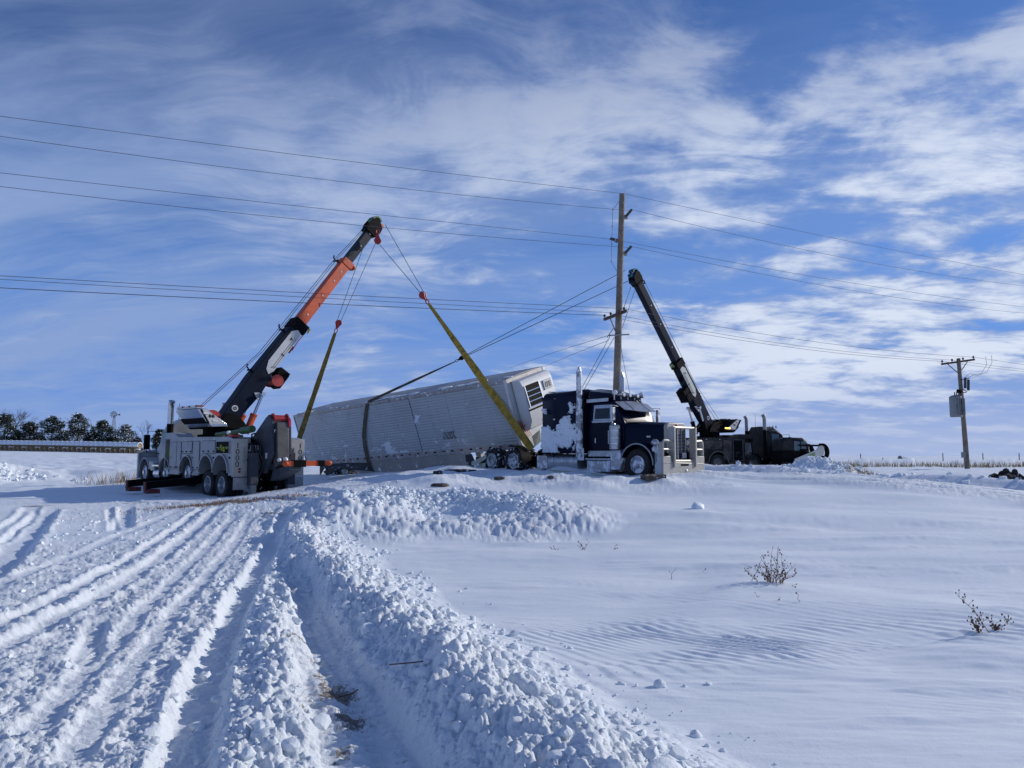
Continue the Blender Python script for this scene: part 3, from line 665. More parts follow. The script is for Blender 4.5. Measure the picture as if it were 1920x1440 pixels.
def scatter_chunks(name, spots, fine):
    """spots: arrays x, y, size"""
    x, y, s = spots; rng = np.random.default_rng(5); V0, F0 = (CH[0], CH[1]) if fine else (CH[2], CH[3])
    z = ground(x, y)[0]
    n = len(x); vs = np.repeat(V0[None], n, 0)
    vs = vs*(1+.34*(rng.random((n, len(V0), 1))-.5))
    # squash toward blocky: clip against random planes
    for k in range(3):
        nrm = rng.normal(size=(n, 1, 3)); nrm /= np.linalg.norm(nrm, axis=2, keepdims=True)
        lim = .55+.25*rng.random((n, 1, 1)); d = (vs*nrm).sum(2, keepdims=True); vs = vs-nrm*np.clip(d-lim, 0, 9)
    vs = vs*(s[:, None, None]*np.stack([.8+.5*rng.random(n), .8+.5*rng.random(n), .65+.4*rng.random(n)], 1)[:, None, :])
    vs[:, :, 0] += x[:, None]; vs[:, :, 1] += y[:, None]; vs[:, :, 2] += (z+s*.15)[:, None]
    F = (F0[None]+np.arange(n)[:, None, None]*len(V0)).reshape(-1, 3)
    me = bpy.data.meshes.new(name); co = vs.reshape(-1, 3)
    me.vertices.add(len(co)); me.vertices.foreach_set('co', co.astype(np.float32).ravel())
    me.loops.add(F.size); me.loops.foreach_set('vertex_index', F.astype(np.int32).ravel())
    me.polygons.add(len(F)); me.polygons.foreach_set('loop_start', (np.arange(len(F))*3).astype(np.int32))
    me.update(calc_edges=True); me.polygons.foreach_set('use_smooth', np.ones(len(F), bool)); me.set_sharp_from_angle(angle=R(38))
    me.materials.append(M['snow'])
    o = bpy.data.objects.new(name, me); C.objects.link(o); return o
rng = np.random.default_rng(11)
def along(pts, n, spread, lo=0.0):
    P = np.array(pts); seg = np.hypot(*(P[1:]-P[:-1]).T); cum = np.append(0, np.cumsum(seg)); t = rng.random(n)*cum[-1]
    i = np.clip(np.searchsorted(cum, t)-1, 0, len(seg)-1); f = (t-cum[i])/seg[i]; p = P[i]+(P[i+1]-P[i])*f[:, None]
    d = (P[i+1]-P[i])/seg[i][:, None]; nn = np.stack([-d[:, 1], d[:, 0]], 1)
    return p+nn*(rng.normal(size=n)*spread+lo)[:, None]
sz = lambda n, a, b, k=3: a+(b-a)*rng.random(n)**k
bp = along(BERM[:-2], 3200, .42, .25); bs_ = sz(3200, .006, .048, 5)
o = scatter_chunks('snow_chunks', (bp[:, 0], bp[:, 1], bs_), True); tag(o, 'loose angular snow chunks strewn along the ploughed ridge in front', 'snow chunks', kind='stuff')
pp = along(PILE, 2200, .62, .0); o = scatter_chunks('snow_chunks', (pp[:, 0], pp[:, 1], sz(2200, .015, .07)), True)
tag(o, 'tumbled snow chunks on the low heap in front of the trailer', 'snow chunks', kind='stuff')
nx = 5000; tx = -12+14*rng.random(nx); ty = 3.2+17*rng.random(nx)**1.3
keep = np.array([True]*nx); d_, s_, t_, l_ = polyd(tx, ty, BERM); keep &= (d_*s_ > .3)
for pts, off, hw, dep, lip in TRK:
    q_, s2_, t2_, L2_ = polyd(tx, ty, pts); keep &= (np.abs(q_*s2_-off) > hw)
tx, ty = tx[keep], ty[keep]
o = scatter_chunks('snow_chunks', (tx, ty, sz(len(tx), .008, .055, 4)), False); tag(o, 'small snow crumbs scattered between the wheel tracks on the left', 'snow chunks', kind='stuff')
rp = along(RIDGE, 500, .16, .0); o = scatter_chunks('snow_chunks', (rp[:, 0], rp[:, 1], sz(500, .01, .045)), True)
tag(o, 'snow chunks on the small ridge between the centre wheel tracks', 'snow chunks', kind='stuff')
hp_ = np.vstack([np.stack([15.6+2.6*rng.normal(size=500)*.5, 38+1.6*rng.normal(size=500)*.5], 1), np.stack([-27+3.5*rng.normal(size=500)*.6, 37+2.5*rng.normal(size=500)*.5], 1), along(BANK, 500, .5, -.3)])
o = scatter_chunks('snow_chunks', (hp_[:, 0], hp_[:, 1], sz(len(hp_), .03, .16)), False); tag(o, 'coarse snow lumps along the road bank and far heaps', 'snow chunks', kind='stuff')
for (u, v, zz, s, lab) in ((1243,1412,.36,.115,'large smooth snow lump on the ridge at the bottom of the picture'),(728,1075,.38,.13,'pale block of snow near the top of the ploughed ridge'),
        (690,1150,.25,.07,'single snow lump halfway down the shaded side of the ridge'),(283,1392,.0,.055,'small round snowball beside the left wheel rut'),
        (600,1352,.03,.06,'snow block at the edge of the lugged tyre track'),(1308,958,.35,.16,'lone heap of snow on the smooth field before the blue truck')):
    gx, gy = G(u, v, zz)
    o = scatter_chunks('snow_lump', (np.array([gx]), np.array([gy]), np.array([s])), True); tag(o, lab, 'snow lump')

def hit(u, v, far=60.0):
    """where the sight line through (u, v) first meets the snow"""
    a = at(u, v, 1.0)-Vector((0, 0, CAMZ)); t = np.arange(3.0, far, .05); X_ = a.x*t; Y_ = a.y*t; Z_ = CAMZ+a.z*t
    g = ground(X_, Y_, False)[0]; k = np.nonzero(Z_ <= g)[0]; k = k[0] if len(k) else len(t)-1
    return float(X_[k]), float(Y_[k]), float(g[k])

# ------------------------------------------------------------------ wheels
WM = {}
def wheel_meshes(kind, rimm, tyrem):
    key = (kind, rimm, tyrem)
    if key in WM: return WM[key]
    ty = MB(); rm = MB(); r = .52; wd = .28 if kind == 'single' else .60
    if kind == 'single':
        prof = [(.295,.0),(.31,.125),(.38,.15),(.47,.145),(.51,.115),(.52,.06),(.512,.055),(.512,.045),(.52,.04),(.52,-.04),(.512,-.045),(.512,-.055),(.52,-.06),(.51,-.115),(.47,-.145),(.38,-.15),(.31,-.125),(.295,.0)]
        ty.lathe(prof, (0,0,0), 'y', 40)
        rm.lathe([(.30,-.12),(.30,.13),(.285,.135),(.27,.10),(.20,.115),(.17,.14),(.10,.15),(.095,.19),(.0,.195)], (0,0,0), 'y', 36)
        rm.lathe([(.0,-.05),(.29,-.05),(.29,.0),(.0,.0)], (0,0,0), 'y', 24)
        for k in range(10):
            a = k*math.pi/5; rm.cyl((.135*math.cos(a), .12, .135*math.sin(a)), (.135*math.cos(a), .165, .135*math.sin(a)), .014, n=6)
    else:
        def one(c):
            return [(.30,c),(.31,c+.11),(.38,c+.135),(.47,c+.13),(.51,c+.10),(.52,c+.05),(.512,c+.045),(.512,c+.03),(.52,c+.025),(.52,c-.025),(.512,c-.03),(.512,c-.045),(.52,c-.05),(.51,c-.10),(.47,c-.13),(.38,c-.135),(.31,c-.11),(.30,c)]
        ty.lathe(one(.0), (0,0,0), 'y', 40); ty.lathe(one(-.33), (0,0,0), 'y', 32)
        rm.lathe([(.30,-.12),(.305,.12),(.288,.125),(.275,.09),(.265,-.06),(.24,-.085),(.14,-.09),(.12,-.02),(.11,.03),(.0,.035)], (0,0,0), 'y', 36)
        for k in range(10):
            a = k*math.pi/5; rm.cyl((.165*math.cos(a), -.09, .165*math.sin(a)), (.165*math.cos(a), -.055, .165*math.sin(a)), .014, n=6)
        rm.lathe([(.0,-.36),(.29,-.36),(.29,-.30),(.0,-.30)], (0,0,0), 'y', 20)
    # tread lugs
    for k in range(36):
        a = 2*math.pi*k/36
        for yy in ((-.10, .10) if kind == 'single' else (-.09, .09)):
            c, s_ = math.cos(a), math.sin(a)
            ty.bar((c*.505, yy-.035, s_*.505), (c*.505, yy+.035, s_*.505), .03, .05, up=(c, 0, s_))
    WM[key] = (rm.mesh('wheel', M[rimm], 40), ty.mesh('tyre', M[tyrem], 40)); return WM[key]
def add_wheel(root, x, y, z, side, kind='single', rimm='rim', tyrem='rubber', rot=0.0, steer=0.0):
    a, b = wheel_meshes(kind, rimm, tyrem)
    m = Matrix.Translation((x, y, z))@Matrix.Rotation(steer, 4, 'Z')@(Matrix.Identity(4) if side > 0 else Matrix.Rotation(math.pi, 4, 'Z'))@Matrix.Rotation(rot, 4, 'Y')
    wobj = share('wheel', a, root, m); share('tyre', b, wobj, Matrix.Identity(4)); return wobj

def arch_poly(x0, x1, z0, z1, arches, top=None):
    """side outline with wheel arches cut from the bottom; top is an optional list of points from rear to front"""
    pts = [(x0, z0)]
    for cx, cz, r in arches:
        h = max(min((z0-cz)/r, .99), -.99); a0 = math.asin(h)
        for k in range(0, 13):
            a = math.pi-a0+( (a0*2-math.pi))*k/12
            pts.append((cx+r*math.cos(a), cz+r*math.sin(a)))
    pts.append((x1, z0)); pts += (top or [(x1, z1), (x0, z1)])
    return pts
def arc_strip(mb, cx, cz, r, y0, y1, a0=0.0, a1=math.pi, t=.03, n=14):
    pts = [(cx+r*math.cos(a0+(a1-a0)*k/n), cz+r*math.sin(a0+(a1-a0)*k/n)) for k in range(n+1)]
    pts += [(cx+(r+t)*math.cos(a1-(a1-a0)*k/n), cz+(r+t)*math.sin(a1-(a1-a0)*k/n)) for k in range(n+1)]
    mb.prism(pts, y0, y1, 'y')

# ------------------------------------------------------------------ rotator tow truck
def rotator(name, loc, yaw, label, tip, P):
    root = empty(name, loc, label, 'tow truck', (0, P.get('pitch', 0), yaw)); root.scale = P.get('scale', (1, 1, 1))
    bpy.context.view_layer.update(); inv = (Matrix.Translation(loc)@Matrix.Rotation(yaw, 4, 'Z')@Matrix.Rotation(P.get('pitch', 0), 4, 'Y')@Matrix.Diagonal(tuple(P.get('scale', (1, 1, 1)))+(1,))).inverted()
    BODY, DOOR, STR = M[P['body']], M[P['door']], M[P['boom']]
    c0 = P['cab']                       # shift of the cab forwards
    zt = P.get('top', 1.98)
    # frame
    f = MB(); f.box(-1.1, 8.0+c0, -.42, -.30, .42, .72); f.box(-1.1, 8.0+c0, .30, .42, .42, .72)
    for x in (-.9, 1.0, 2.6, 4.6, 6.6+c0): f.box(x, x+.1, -.30, .30, .45, .70)
    f.box(3.4, 4.4, -.9, .9, .5, .8); f.build('frame', M['black'], root)
    # axles
    dz = P['drop']
    for x, kind, z in ((0, 'dual', .52-dz), (1.26, 'dual', .52-dz), (3.28, 'single', .56), (5.7, 'single', .52), (8.24+c0, 'single', .52)):
        ax = MB(); ax.cyl((x, -.95, z), (x, .95, z), .09, n=10); ax.ball((x, 0, z), .22, .2, .22); ax.build('axle', M['black'], root)
        for s in (-1, 1): add_wheel(root, x, s*(1.06 if kind == 'dual' else 1.04), z, s, kind, P['rim'], P.get('tyre', 'rubber'), rot=x)
    # side bodies with arches
    ar = [(0, .62, .66), (1.30, .62, .64), (3.28, .60, .64)]
    for s in (1, -1):
        b = MB(); y0, y1 = (.62*s, 1.22*s)
        b.prism(arch_poly(-.92, 5.15, .55, zt, ar, [(5.15, zt+.22), (4.7, zt+.22), (4.3, zt+.02), (-.55, zt-.05), (-.92, zt-.12)]), min(y0, y1), max(y0, y1), 'y')
        body = b.build('side_body', BODY, root, bevel=.012)
        for cx, cz, r in ar:
            b = MB(); arc_strip(b, cx, cz, r-.01, *sorted((1.20*s, 1.27*s)), .02, math.pi-.02, .055); b.build('wheel_arch_trim', M[P['trim']], root)
        for x0, x1, z0, z1, kind in P['doors']:
            yy = 1.222*s
            if kind == 'open':
                d = MB(); d.box(x0, x1, *sorted((yy-.002*s, yy+.012*s)), z0, z1); d.build('open_compartment', M['black'], root)
                g = MB()
                g.box(x0-.03, x0, *sorted((yy, yy+.03*s)), z0-.03, z1+.03); g.box(x1, x1+.03, *sorted((yy, yy+.03*s)), z0-.03, z1+.03)
                g.box(x0, x1, *sorted((yy, yy+.03*s)), z1, z1+.03); g.box(x0, x1, *sorted((yy, yy+.03*s)), z0-.03, z0)
                if z1-z0 < .8: g.box(x0, x1, *sorted((yy+.012*s, yy+.03*s)), (z0+z1)/2-.01, (z0+z1)/2+.01)
                g.build('compartment_frame', M[P['trim']], root)
                h = MB(); rr = random.Random(int(x0*100))
                for k in range(7):
                    cx = x0+.1+(x1-x0-.2)*rr.random(); cz = z0+.08+(z1-z0)*.45*rr.random(); h.ball((cx, yy+.035*s, cz), .05+.05*rr.random(), .03, .04+.05*rr.random(), 7, 4)
                h.build('stowed_gear', M['hiviz'] if P['rim'] == 'rim' else M['charcoal'], root)['kind'] = 'stuff'
                continue
            d = MB(); d.box(x0+.012, x1-.012, *sorted((yy, yy+.022*s)), z0, z1)
            dr = d.build('compartment_door', DOOR, root, bevel=.008)
            g = MB(); g.box(x0-.004, x1+.004, *sorted((yy-.001*s, yy+.006*s)), z0-.014, z1+.014); g.build('door_gap', M['black'], root)
            for hx_ in ([x0+.095, x1-.095]+([(x0+x1)/2] if x1-x0 > .8 else [])):
                h = MB(); h.box(hx_-.035, hx_+.035, *sorted((yy+.022*s, yy+.045*s)), z0+.05, z0+.10); h.build('handle', M['black'], dr)
        # lower rub rail, lights
        for x0, x1 in ((1.98, 2.6), (3.96, 5.1)):
            l = MB(); l.box(x0, x1, *sorted((1.20*s, 1.26*s)), .50, .57); l.build('rub_rail', M[P['trim']], root)
        for x in (-.75, .65, 2.62, 4.9):
            k = MB(); k.cyl((x, 1.222*s, 1.18), (x, 1.25*s, 1.18), .035, n=8); k.build('side_marker', M['black'], root)
        for x in (-.4, .6, 1.6, 2.5, 3.4): 
            k = MB(); k.box(x-.035, x+.035, *sorted((1.222*s, 1.245*s)), zt-.13, zt-.095); k.build('marker_light', M['lampwhite'], root)
        # rear corner post
        t_ = MB(); t_.prism([(.74*s, .50), (1.22*s, .50), (1.22*s, zt-.13), (.74*s, zt-.13)], -1.02, -.925, 'x'); pn = t_.build('tail_panel', M[P['tail']], root, bevel=.01)
        mt = frame((-1.03, 1.10*s, 1.22), (0, 0, -1), (0, -1, 0))
        # vertical characters, read from top to bottom on the outer edge
        for k, chx in enumerate('1000'):
            lettering(chx, .27, 'number', M['text'], pn, Matrix.Translation((-1.024, 1.08*s, 1.60-.22*k))@frame((0,0,0), (0, -1, 0), (0, 0, 1)))
        t_ = MB(); 
        for z in (1.05, 1.35): t_.box(-1.045, -1.02, *sorted((.80*s, .92*s)), z, z+.03)
        t_.box(-1.045, -1.02, *sorted((.84*s, .88*s)), 1.02, 1.55); t_.build('grab_step', M['galv'], root)
        for z in (.68, .78):
            t_ = MB(); t_.cyl((-1.02, 1.0*s, z), (-1.045, 1.0*s, z), .04, n=10); t_.build('tail_light', M['redlens'], root)
    # deck between the side bodies
    d = MB(); d.box(-.55, 5.1, -.615, .615, .95, zt-.12); d.box(2.2, 4.6, -.9, .9, zt-.05, zt+.02); d.build('deck', M['black'], root, bevel=.01)
    # gear closet between the body and the cab
    for s in (1, -1):
        d = MB(); y0, y1 = sorted((.7*s, 1.22*s)); d.box(5.16, 5.72, y0, y1, zt-.05, zt+.22); d.box(5.68, 5.74, y0, y1, .75, zt-.05); d.box(5.16, 5.68, *sorted((.7*s, .8*s)), .75, zt-.05); d.box(5.16, 5.68, y0, y1, .70, .75)
        d.build('gear_closet', BODY, root, bevel=.01)
        h = MB(); rr = random.Random(4)
        for k in range(5):
            x = 5.24+.09*k; h.tube([(x, 1.05*s, 1.8), (x+.03*rr.random(), 1.12*s, 1.3), (x, 1.05*s, .8)], .022, 6)
        h.build('hanging_chain', M['hiviz'] if s > 0 and P['rim'] == 'rim' else M['galv'], root)['kind'] = 'stuff'
        # wheel fender over pusher axle
        d = MB(); arc_strip(d, 5.7, .56, .60, *sorted((.78*s, 1.24*s)), .05, math.pi-.05, .03); d.build('fender', BODY, root)
    # ---- cab and hood
    cb = MB()
    cb.loft([[(x, y, z) for y, z in ((-.98, .85), (.98, .85), (.98, 1.75), (.90, 2.55), (.55, 2.72+e), (-.55, 2.72+e), (-.90, 2.55), (-.98, 1.75))] for x, e in ((5.85+c0, .12), (6.7+c0, .08))]+
            [[(7.15+c0, y, z) for y, z in ((-.98, .85), (.98, .85), (.98, 1.75), (.86, 2.35), (.55, 2.42), (-.55, 2.42), (-.86, 2.35), (-.98, 1.75))],
             [(7.35+c0, y, z) for y, z in ((-.95, .85), (.95, .85), (.95, 1.70), (.90, 1.76), (.55, 1.78), (-.55, 1.78), (-.90, 1.76), (-.95, 1.70))]])
    cab = cb.build('cab', BODY, root, bevel=.02)
    for s in (1, -1):
        g = MB(); y = .965*s
        g.add([(6.35+c0, 1.0*s, 1.80), (7.02+c0, 1.0*s, 1.80), (6.98+c0, .945*s, 2.34), (6.35+c0, .945*s, 2.38), (6.35+c0, .96*s, 1.80), (7.02+c0, .96*s, 1.80), (6.98+c0, .90*s, 2.34), (6.35+c0, .90*s, 2.38)],
              [(0,1,2,3),(4,7,6,5),(0,4,5,1),(1,5,6,2),(2,6,7,3),(3,7,4,0)]); g.build('side_window', M['glass_teal'], root)
        d = MB(); d.box(6.28+c0, 7.08+c0, *sorted((.98*s, 1.0*s)), .95, 1.74); dd = d.build('door', BODY, root, bevel=.008)
        h = MB(); h.box(6.34+c0, 6.46+c0, *sorted((1.0*s, 1.02*s)), 1.5, 1.54); h.build('handle', M['chrome'], dd)
        # stack
        k = MB(); k.cyl((5.86+c0*.95, 1.02*s, .95), (5.86+c0*.95, 1.02*s, 2.6), .12, n=14); k.build('stack_shield', M['black'], root)
        k = MB(); X = 5.86+c0*.95; k.tube([(X, 1.02*s, 2.6), (X, 1.02*s, 3.25), (X-.02, 1.02*s, 3.42), (X-.10, 1.02*s, 3.56)], [.11, .11, .115, .12], 14); k.build('exhaust_stack', M[P['stack']], root)
        # mirror
        k = MB(); k.tube([(7.15+c0, .95*s, 2.3), (7.3+c0, 1.38*s, 2.32), (7.3+c0, 1.42*s, 1.4), (7.15+c0, .97*s, 1.35)], .018, 6); ma = k.build('mirror_arm', M['black'], root)
        k = MB(); k.box(7.26+c0, 7.36+c0, *sorted((1.30*s, 1.52*s)), 1.52, 2.16); k.build('mirror', M['black'], ma, bevel=.02)
        # front fender
        hx = 8.24+c0
        k = MB(); arc_strip(k, hx, .52, .60, *sorted((.62*s, 1.22*s)), .10, math.pi*.93, .05, 16)
        k.prism([(hx-.62, .72), (hx-.55, 1.05), (hx-1.15, .95), (hx-1.3, .62), (hx-.9, .6)], *sorted((.62*s, 1.20*s)), 'y')
        k.build('front_fender', BODY, root, bevel=.015)
        k = MB(); k.cyl((7.0+c0-.55, .92*s, .50), (7.0+c0+.15, .92*s, .50), .27, n=16); k.build('fuel_tank', M['chrome'], root)
        k = MB(); k.box(6.4+c0, 7.2+c0, *sorted((.75*s, 1.22*s)), .80, .86); k.build('step', M['chrome'], root)
    wsh = MB(); wsh.add([(7.36+c0, -.80, 1.80), (7.36+c0, .80, 1.80), (7.17+c0, .74, 2.33), (7.17+c0, -.74, 2.33), (7.30+c0, -.80, 1.79), (7.30+c0, .80, 1.79), (7.10+c0, .74, 2.33), (7.10+c0, -.74, 2.33)],
                        [(0,1,2,3),(4,7,6,5),(0,4,5,1),(1,5,6,2),(2,6,7,3),(3,7,4,0)]); wsh.build('windscreen', M['glass_teal'], root)
    hd = MB(); hd.loft([[(x, y, z) for y, z in ((-w_, .75), (w_, .75), (w_, zh-.16), (w_-.10, zh), (-w_+.10, zh), (-w_, zh-.16))] for x, w_, zh in ((7.36+c0, .72, 1.84+P.get('hood', 0)*.5), (8.2+c0, .62, 1.80+P.get('hood', 0)), (8.92+c0, .54, 1.74+P.get('hood', 0)))])
    hd.build('hood', BODY, root, bevel=.03)
    gr = MB(); gr.box(8.92+c0, 9.0+c0, -.50, .50, .62, 1.66); gr = gr.build('grille', M[P['trim']], root, bevel=.02)
    for k in range(9): q = MB(); q.box(9.0+c0, 9.03+c0, -.44+.10*k, -.41+.10*k, .70, 1.58); q.build('grille_bar', M['chrome'], gr)
    bp_ = MB(); bp_.box(9.0+c0, 9.18+c0, -1.22, 1.22, .25, .85 if c0 else 1.5) if not c0 else bp_.box(9.0+c0, 9.18+c0, -1.22, 1.22, .30, .72)
    bp_.build('bumper', M['silver'] if not c0 else M['grime_black'], root, bevel=.03)
    # roof lights
    for k, y in enumerate((-.7, -.35, 0, .35, .7)):
        q = MB(); q.ball((6.85+c0, y, 2.83), .075, .075, .07, 8, 5); q.cyl((6.85+c0, y, 2.7), (6.85+c0, y, 2.78), .03, n=6); q.build('roof_light', M['lampwhite'], root)
    q = MB(); q.cyl((6.2+c0, .6, 2.7), (6.2+c0, .6, 3.5 if not c0 else 3.7), .009, n=5); q.build('antenna', M['black'], root)
    # ---- turret: base ring, winch housing opposite to the boom
    TX = 3.4; foot = Vector((TX, 0, P['footz'])); tipl = inv@Vector(tip)
    d = tipl-foot; by = math.atan2(d.y, d.x)
    rg = MB(); rg.lathe([(0, zt-.04), (.80, zt-.04), (.80, zt+.12), (.62, zt+.14), (.62, zt+.36), (0, zt+.36)], (TX, 0, 0), 'z', 28); rg.build('turret_ring', M['black'], root)
    TM = Matrix.Translation((TX, 0, zt+.36))@Matrix.Rotation(by, 4, 'Z')     # x towards the boom
    h = MB(); h.box(-.75, .95, -.78, .78, 0, .07); h.prism([(-.35, .07), (.75, .07), (.60, .30), (.25, .62), (-.15, .62)], -.62, -.52, 'y'); h.prism([(-.35, .07), (.75, .07), (.60, .30), (.25, .62), (-.15, .62)], .52, .62, 'y')
    h.prism([(.05,.07),(1.05,.07),(.9,.2),(.1,.2)], -.5, .5, 'y')
    h.build('turret_base', M['black'], root, bevel=.01, matrix=TM)
    k_ = P.get('hl', 1.0); hy = P.get('hy', .98); zt_ = P.get('hz', .80)
    h = MB(); h.prism([(-.25*k_, .08), (-1.30*k_, .04), (-1.55*k_, .28), (-2.0*k_, zt_), (-1.50*k_, zt_+.03), (-.35*k_, .20)], -hy, hy, 'y')
    hs = h.build('winch_housing', M[P['housing']], root, bevel=.015, matrix=TM)
    for s in (1, -1):
        q = MB(); q.prism([(-.42*k_, .17), (-1.32*k_, .17), (-1.78*k_, zt_), (-1.52*k_, zt_)], *sorted((hy*s, (hy+.02)*s)), 'y'); sp_ = q.build('housing_side_panel', M['white'], hs)
        for (x, z) in ((-1.54*k_, zt_-.15), (-1.0*k_, .28)):
            q = MB(); q.box(x-.09, x+.09, *sorted(((hy+.02)*s, (hy+.04)*s)), z-.03, z+.03); q.build('panel_light', M['lampwhite'], hs)
        q = MB(); q.ball((-1.22*k_-.05, (hy+.022)*s, .47), .065, .01, .075, 10, 5); em = q.build('emblem', M['text'], hs)
        q = MB(); q.ball((-1.22*k_+.06, (hy+.022)*s, .47), .065, .01, .075, 10, 5); q.build('emblem', M['text'], hs)
        q = MB(); q.bar((-1.80*k_, hy*1.01*s, zt_), (-1.34*k_, hy*1.01*s, .17), .05); q.build('panel_edge', M['black'], hs)
    q = MB(); q.prism([(-1.10*k_, .02), (-1.56*k_, .28), (-1.66*k_, .40), (-1.68*k_, .38), (-1.58*k_, .26), (-1.12*k_, -.02)], -hy-.01, hy+.01, 'y'); q.build('housing_lower_lip', M['black'], hs)
    if P.get('lightbar', True):
        q = MB(); q.box(-1.98*k_, -1.62*k_, -hy+.06, hy-.06, zt_+.03, zt_+.10); lb = q.build('light_bar', M['dull_chrome'], root, bevel=.01, matrix=TM)
        for k in range(9):
            y0 = (-hy+.08)+(2*hy-.16)/9*k; q = MB(); q.box(-2.0*k_, -1.60*k_, y0, y0+.13, zt_+.10, zt_+.16); q.build('lamp', M['lampwhite'] if k % 3 else M['redlens'], lb, bevel=.01)
    else:
        q = MB(); rr = random.Random(3)
        for k in range(70): q.bar((-.4-1.6*rr.random(), -.9+1.8*rr.random(), zt_-.25+.2*rr.random()), (-.6-1.4*rr.random(), -.9+1.8*rr.random(), zt_+.08*rr.random()), .02)
        q.build('stowed_straps', M['black'], root, matrix=TM)['kind'] = 'stuff'
        for s in (1, -1):
            q = MB(); q.box(-.75, -.25, *sorted((1.0*s, 1.03*s)), .20, .28); q.build('amber_light', M['amber'], root, matrix=TM)
    # ---- boom
    L = d.length; X = d.normalized(); Zu = Vector((0, 0, 1)); Yl = Zu.cross(X).normalized()
    BM = frame(foot, X, Yl)                                                  # x along, y sideways, z upper face
    hw = .26
    b = MB(); b.prism([(-.25, -.26), (.35, -.36), (1.0, -.42), (1.8, -.48), (2.5, -.42), (2.9, -.33), (.44*L, -.31), (.44*L, .28), (2.2, .33), (1.3, .28), (.3, .25), (-.25, .18)], -hw, hw, 'y')
    bm = b.build('boom', M[P['boom']], root, bevel=.02, matrix=BM)
    S1, S2 = P['s1'], P['s2']
    b = MB(); b.prism([(.40*L, -.23), (S1*L, -.23), (S1*L, .23), (.40*L, .23)], -.20, .20, 'y'); b.build('middle_section', M[P['stage1']], bm, bevel=.015)
    b = MB(); b.prism([(S1*L-.30, -.30), (S1*L+.05, -.30), (S1*L+.05, .25), (S1*L-.30, .25)], -.23, .23, 'y'); b.ball((S1*L-.05, 0, -.38), .13, .24, .13); b.build('section_collar', M[P['stage1']], bm, bevel=.02)
    if S1 < .99:
        b = MB(); b.prism([(S1*L-.1, -.19), (.985*L, -.19), (.985*L, .19), (S1*L-.1, .19)], -.165, .165, 'y'); b.build('tip_section', M[P['stage2']], bm, bevel=.015)
    b = MB(); b.prism([(.425*L, -.40), (.462*L, -.40), (.465*L, .31), (.42*L, .31)], -.29, .29, 'y'); b.build('boom_collar', M['black'], bm, bevel=.02)
    for s in (1, -1):
        q = MB(); q.prism([(.225*L, -.20), (.245*L, -.305), (.418*L, -.30), (.424*L, -.05), (.405*L, .13), (.265*L, .14), (.235*L, .0)], *sorted((.262*s, .285*s)), 'y'); wp = q.build('side_plate', M[P['plate']], bm)
        q = MB(); q.prism([(.372*L, -.02), (.388*L, -.02), (.380*L, -.13)], *sorted((.287*s, .292*s)), 'y'); q.build('warning_mark', M['text'], wp)
        q = MB()
        for z in (-.16, -.24): q.box(.25*L, .392*L, *sorted((.287*s, .292*s)), z, z+.015)
        q.bar((.25*L, .29*s, -.10), (.262*L, .29*s, -.27), .02); q.bar((.315*L, .29*s, -.12), (.312*L, .29*s, -.26), .04); q.build('pinstripe', M['text'], wp)
        q = MB(); q.prism([(1.72, -.20), (2.05, -.62), (1.55, -.50)], *sorted((.262*s, .30*s)), 'y'); q.build('cylinder_bracket', M['white'], bm)
        q = MB(); q.cyl((.72, .262*s, .02), (.72, .275*s, .02), .13, n=18); e = q.build('round_emblem', M['white'], bm)
        q = MB(); q.lathe([(.03, .276*s), (.075, .276*s), (.075, .283*s), (.03, .283*s)], (.72, 0, .02), 'y', 14); q.build('emblem_mark', M['text'], e)
        for fx in P['rivets']:
            q = MB(); q.prism([(fx*L-.05, -.03), (fx*L+.04, -.05), (fx*L+.02, .05)], *sorted(((.203 if fx < S1 else .168)*s, (.215 if fx < S1 else .18)*s)), 'y'); q.build('sticker', M['cream'], bm)
    # winch under the boom and tools hung on it
    q = MB(); q.cyl((2.75, -.30, -.66), (2.75, .30, -.66), .19, n=16); q.lathe([(.0, -.33), (.26, -.33), (.26, -.29), (0, -.29)], (2.75, 0, -.66), 'y', 16); q.lathe([(.0, .29), (.26, .29), (.26, .33), (0, .33)], (2.75, 0, -.66), 'y', 16)
    wn = q.build('boom_winch', M[P['winch']], bm)
    q = MB(); q.box(2.55, 3.25, -.27, .27, -.98, -.80); q.box(3.0, 3.35, -.30, .30, -.95, -.45); q.build('winch_guard', M['black'], bm, bevel=.02)
    q = MB(); q.tube([(.35*L, 0, -.35), (.36*L, 0, -.50), (.40*L, 0, -.46), (.455*L, .02, -.50)], .02, 6); q.cyl((.345*L, 0, -.42), (.372*L, 0, -.42), .07, n=8); q.build('hung_hook', M[P['winch']], bm)
    q = MB(); q.tube([(.445*L, 0, -.40), (.465*L, 0, -.46), (.468*L, 0, -.56), (.45*L, 0, -.58)], [.06, .05, .05, .03], 8); q.build('stop_hook', M[P['hook2']], bm)
    # cable guides standing off the upper face, and the two winch lines
    for fx in P['guides']:
        q = MB(); q.tube([(fx*L, 0, .2), (fx*L-.08, 0, .42), (fx*L-.02, 0, .58), (fx*L+.08, 0, .62)], .03, 6); q.bar((fx*L-.05, -.2, .40), (fx*L-.05, .2, .40), .05); q.build('cable_guide', M['black'], bm)
    # boom head
    q = MB(); q.prism([(.965*L, -.30), (.985*L, -.36), (1.01*L, -.30), (1.03*L, .05), (1.015*L, .34), (.985*L, .36), (.96*L, .28)], -.24, -.18, 'y'); q.prism([(.965*L, -.30), (.985*L, -.36), (1.01*L, -.30), (1.03*L, .05), (1.015*L, .34), (.985*L, .36), (.96*L, .28)], .18, .24, 'y')
    q.box(.955*L, .975*L, -.24, .24, -.28, .30); q.build('boom_head', M['black'], bm, bevel=.01)
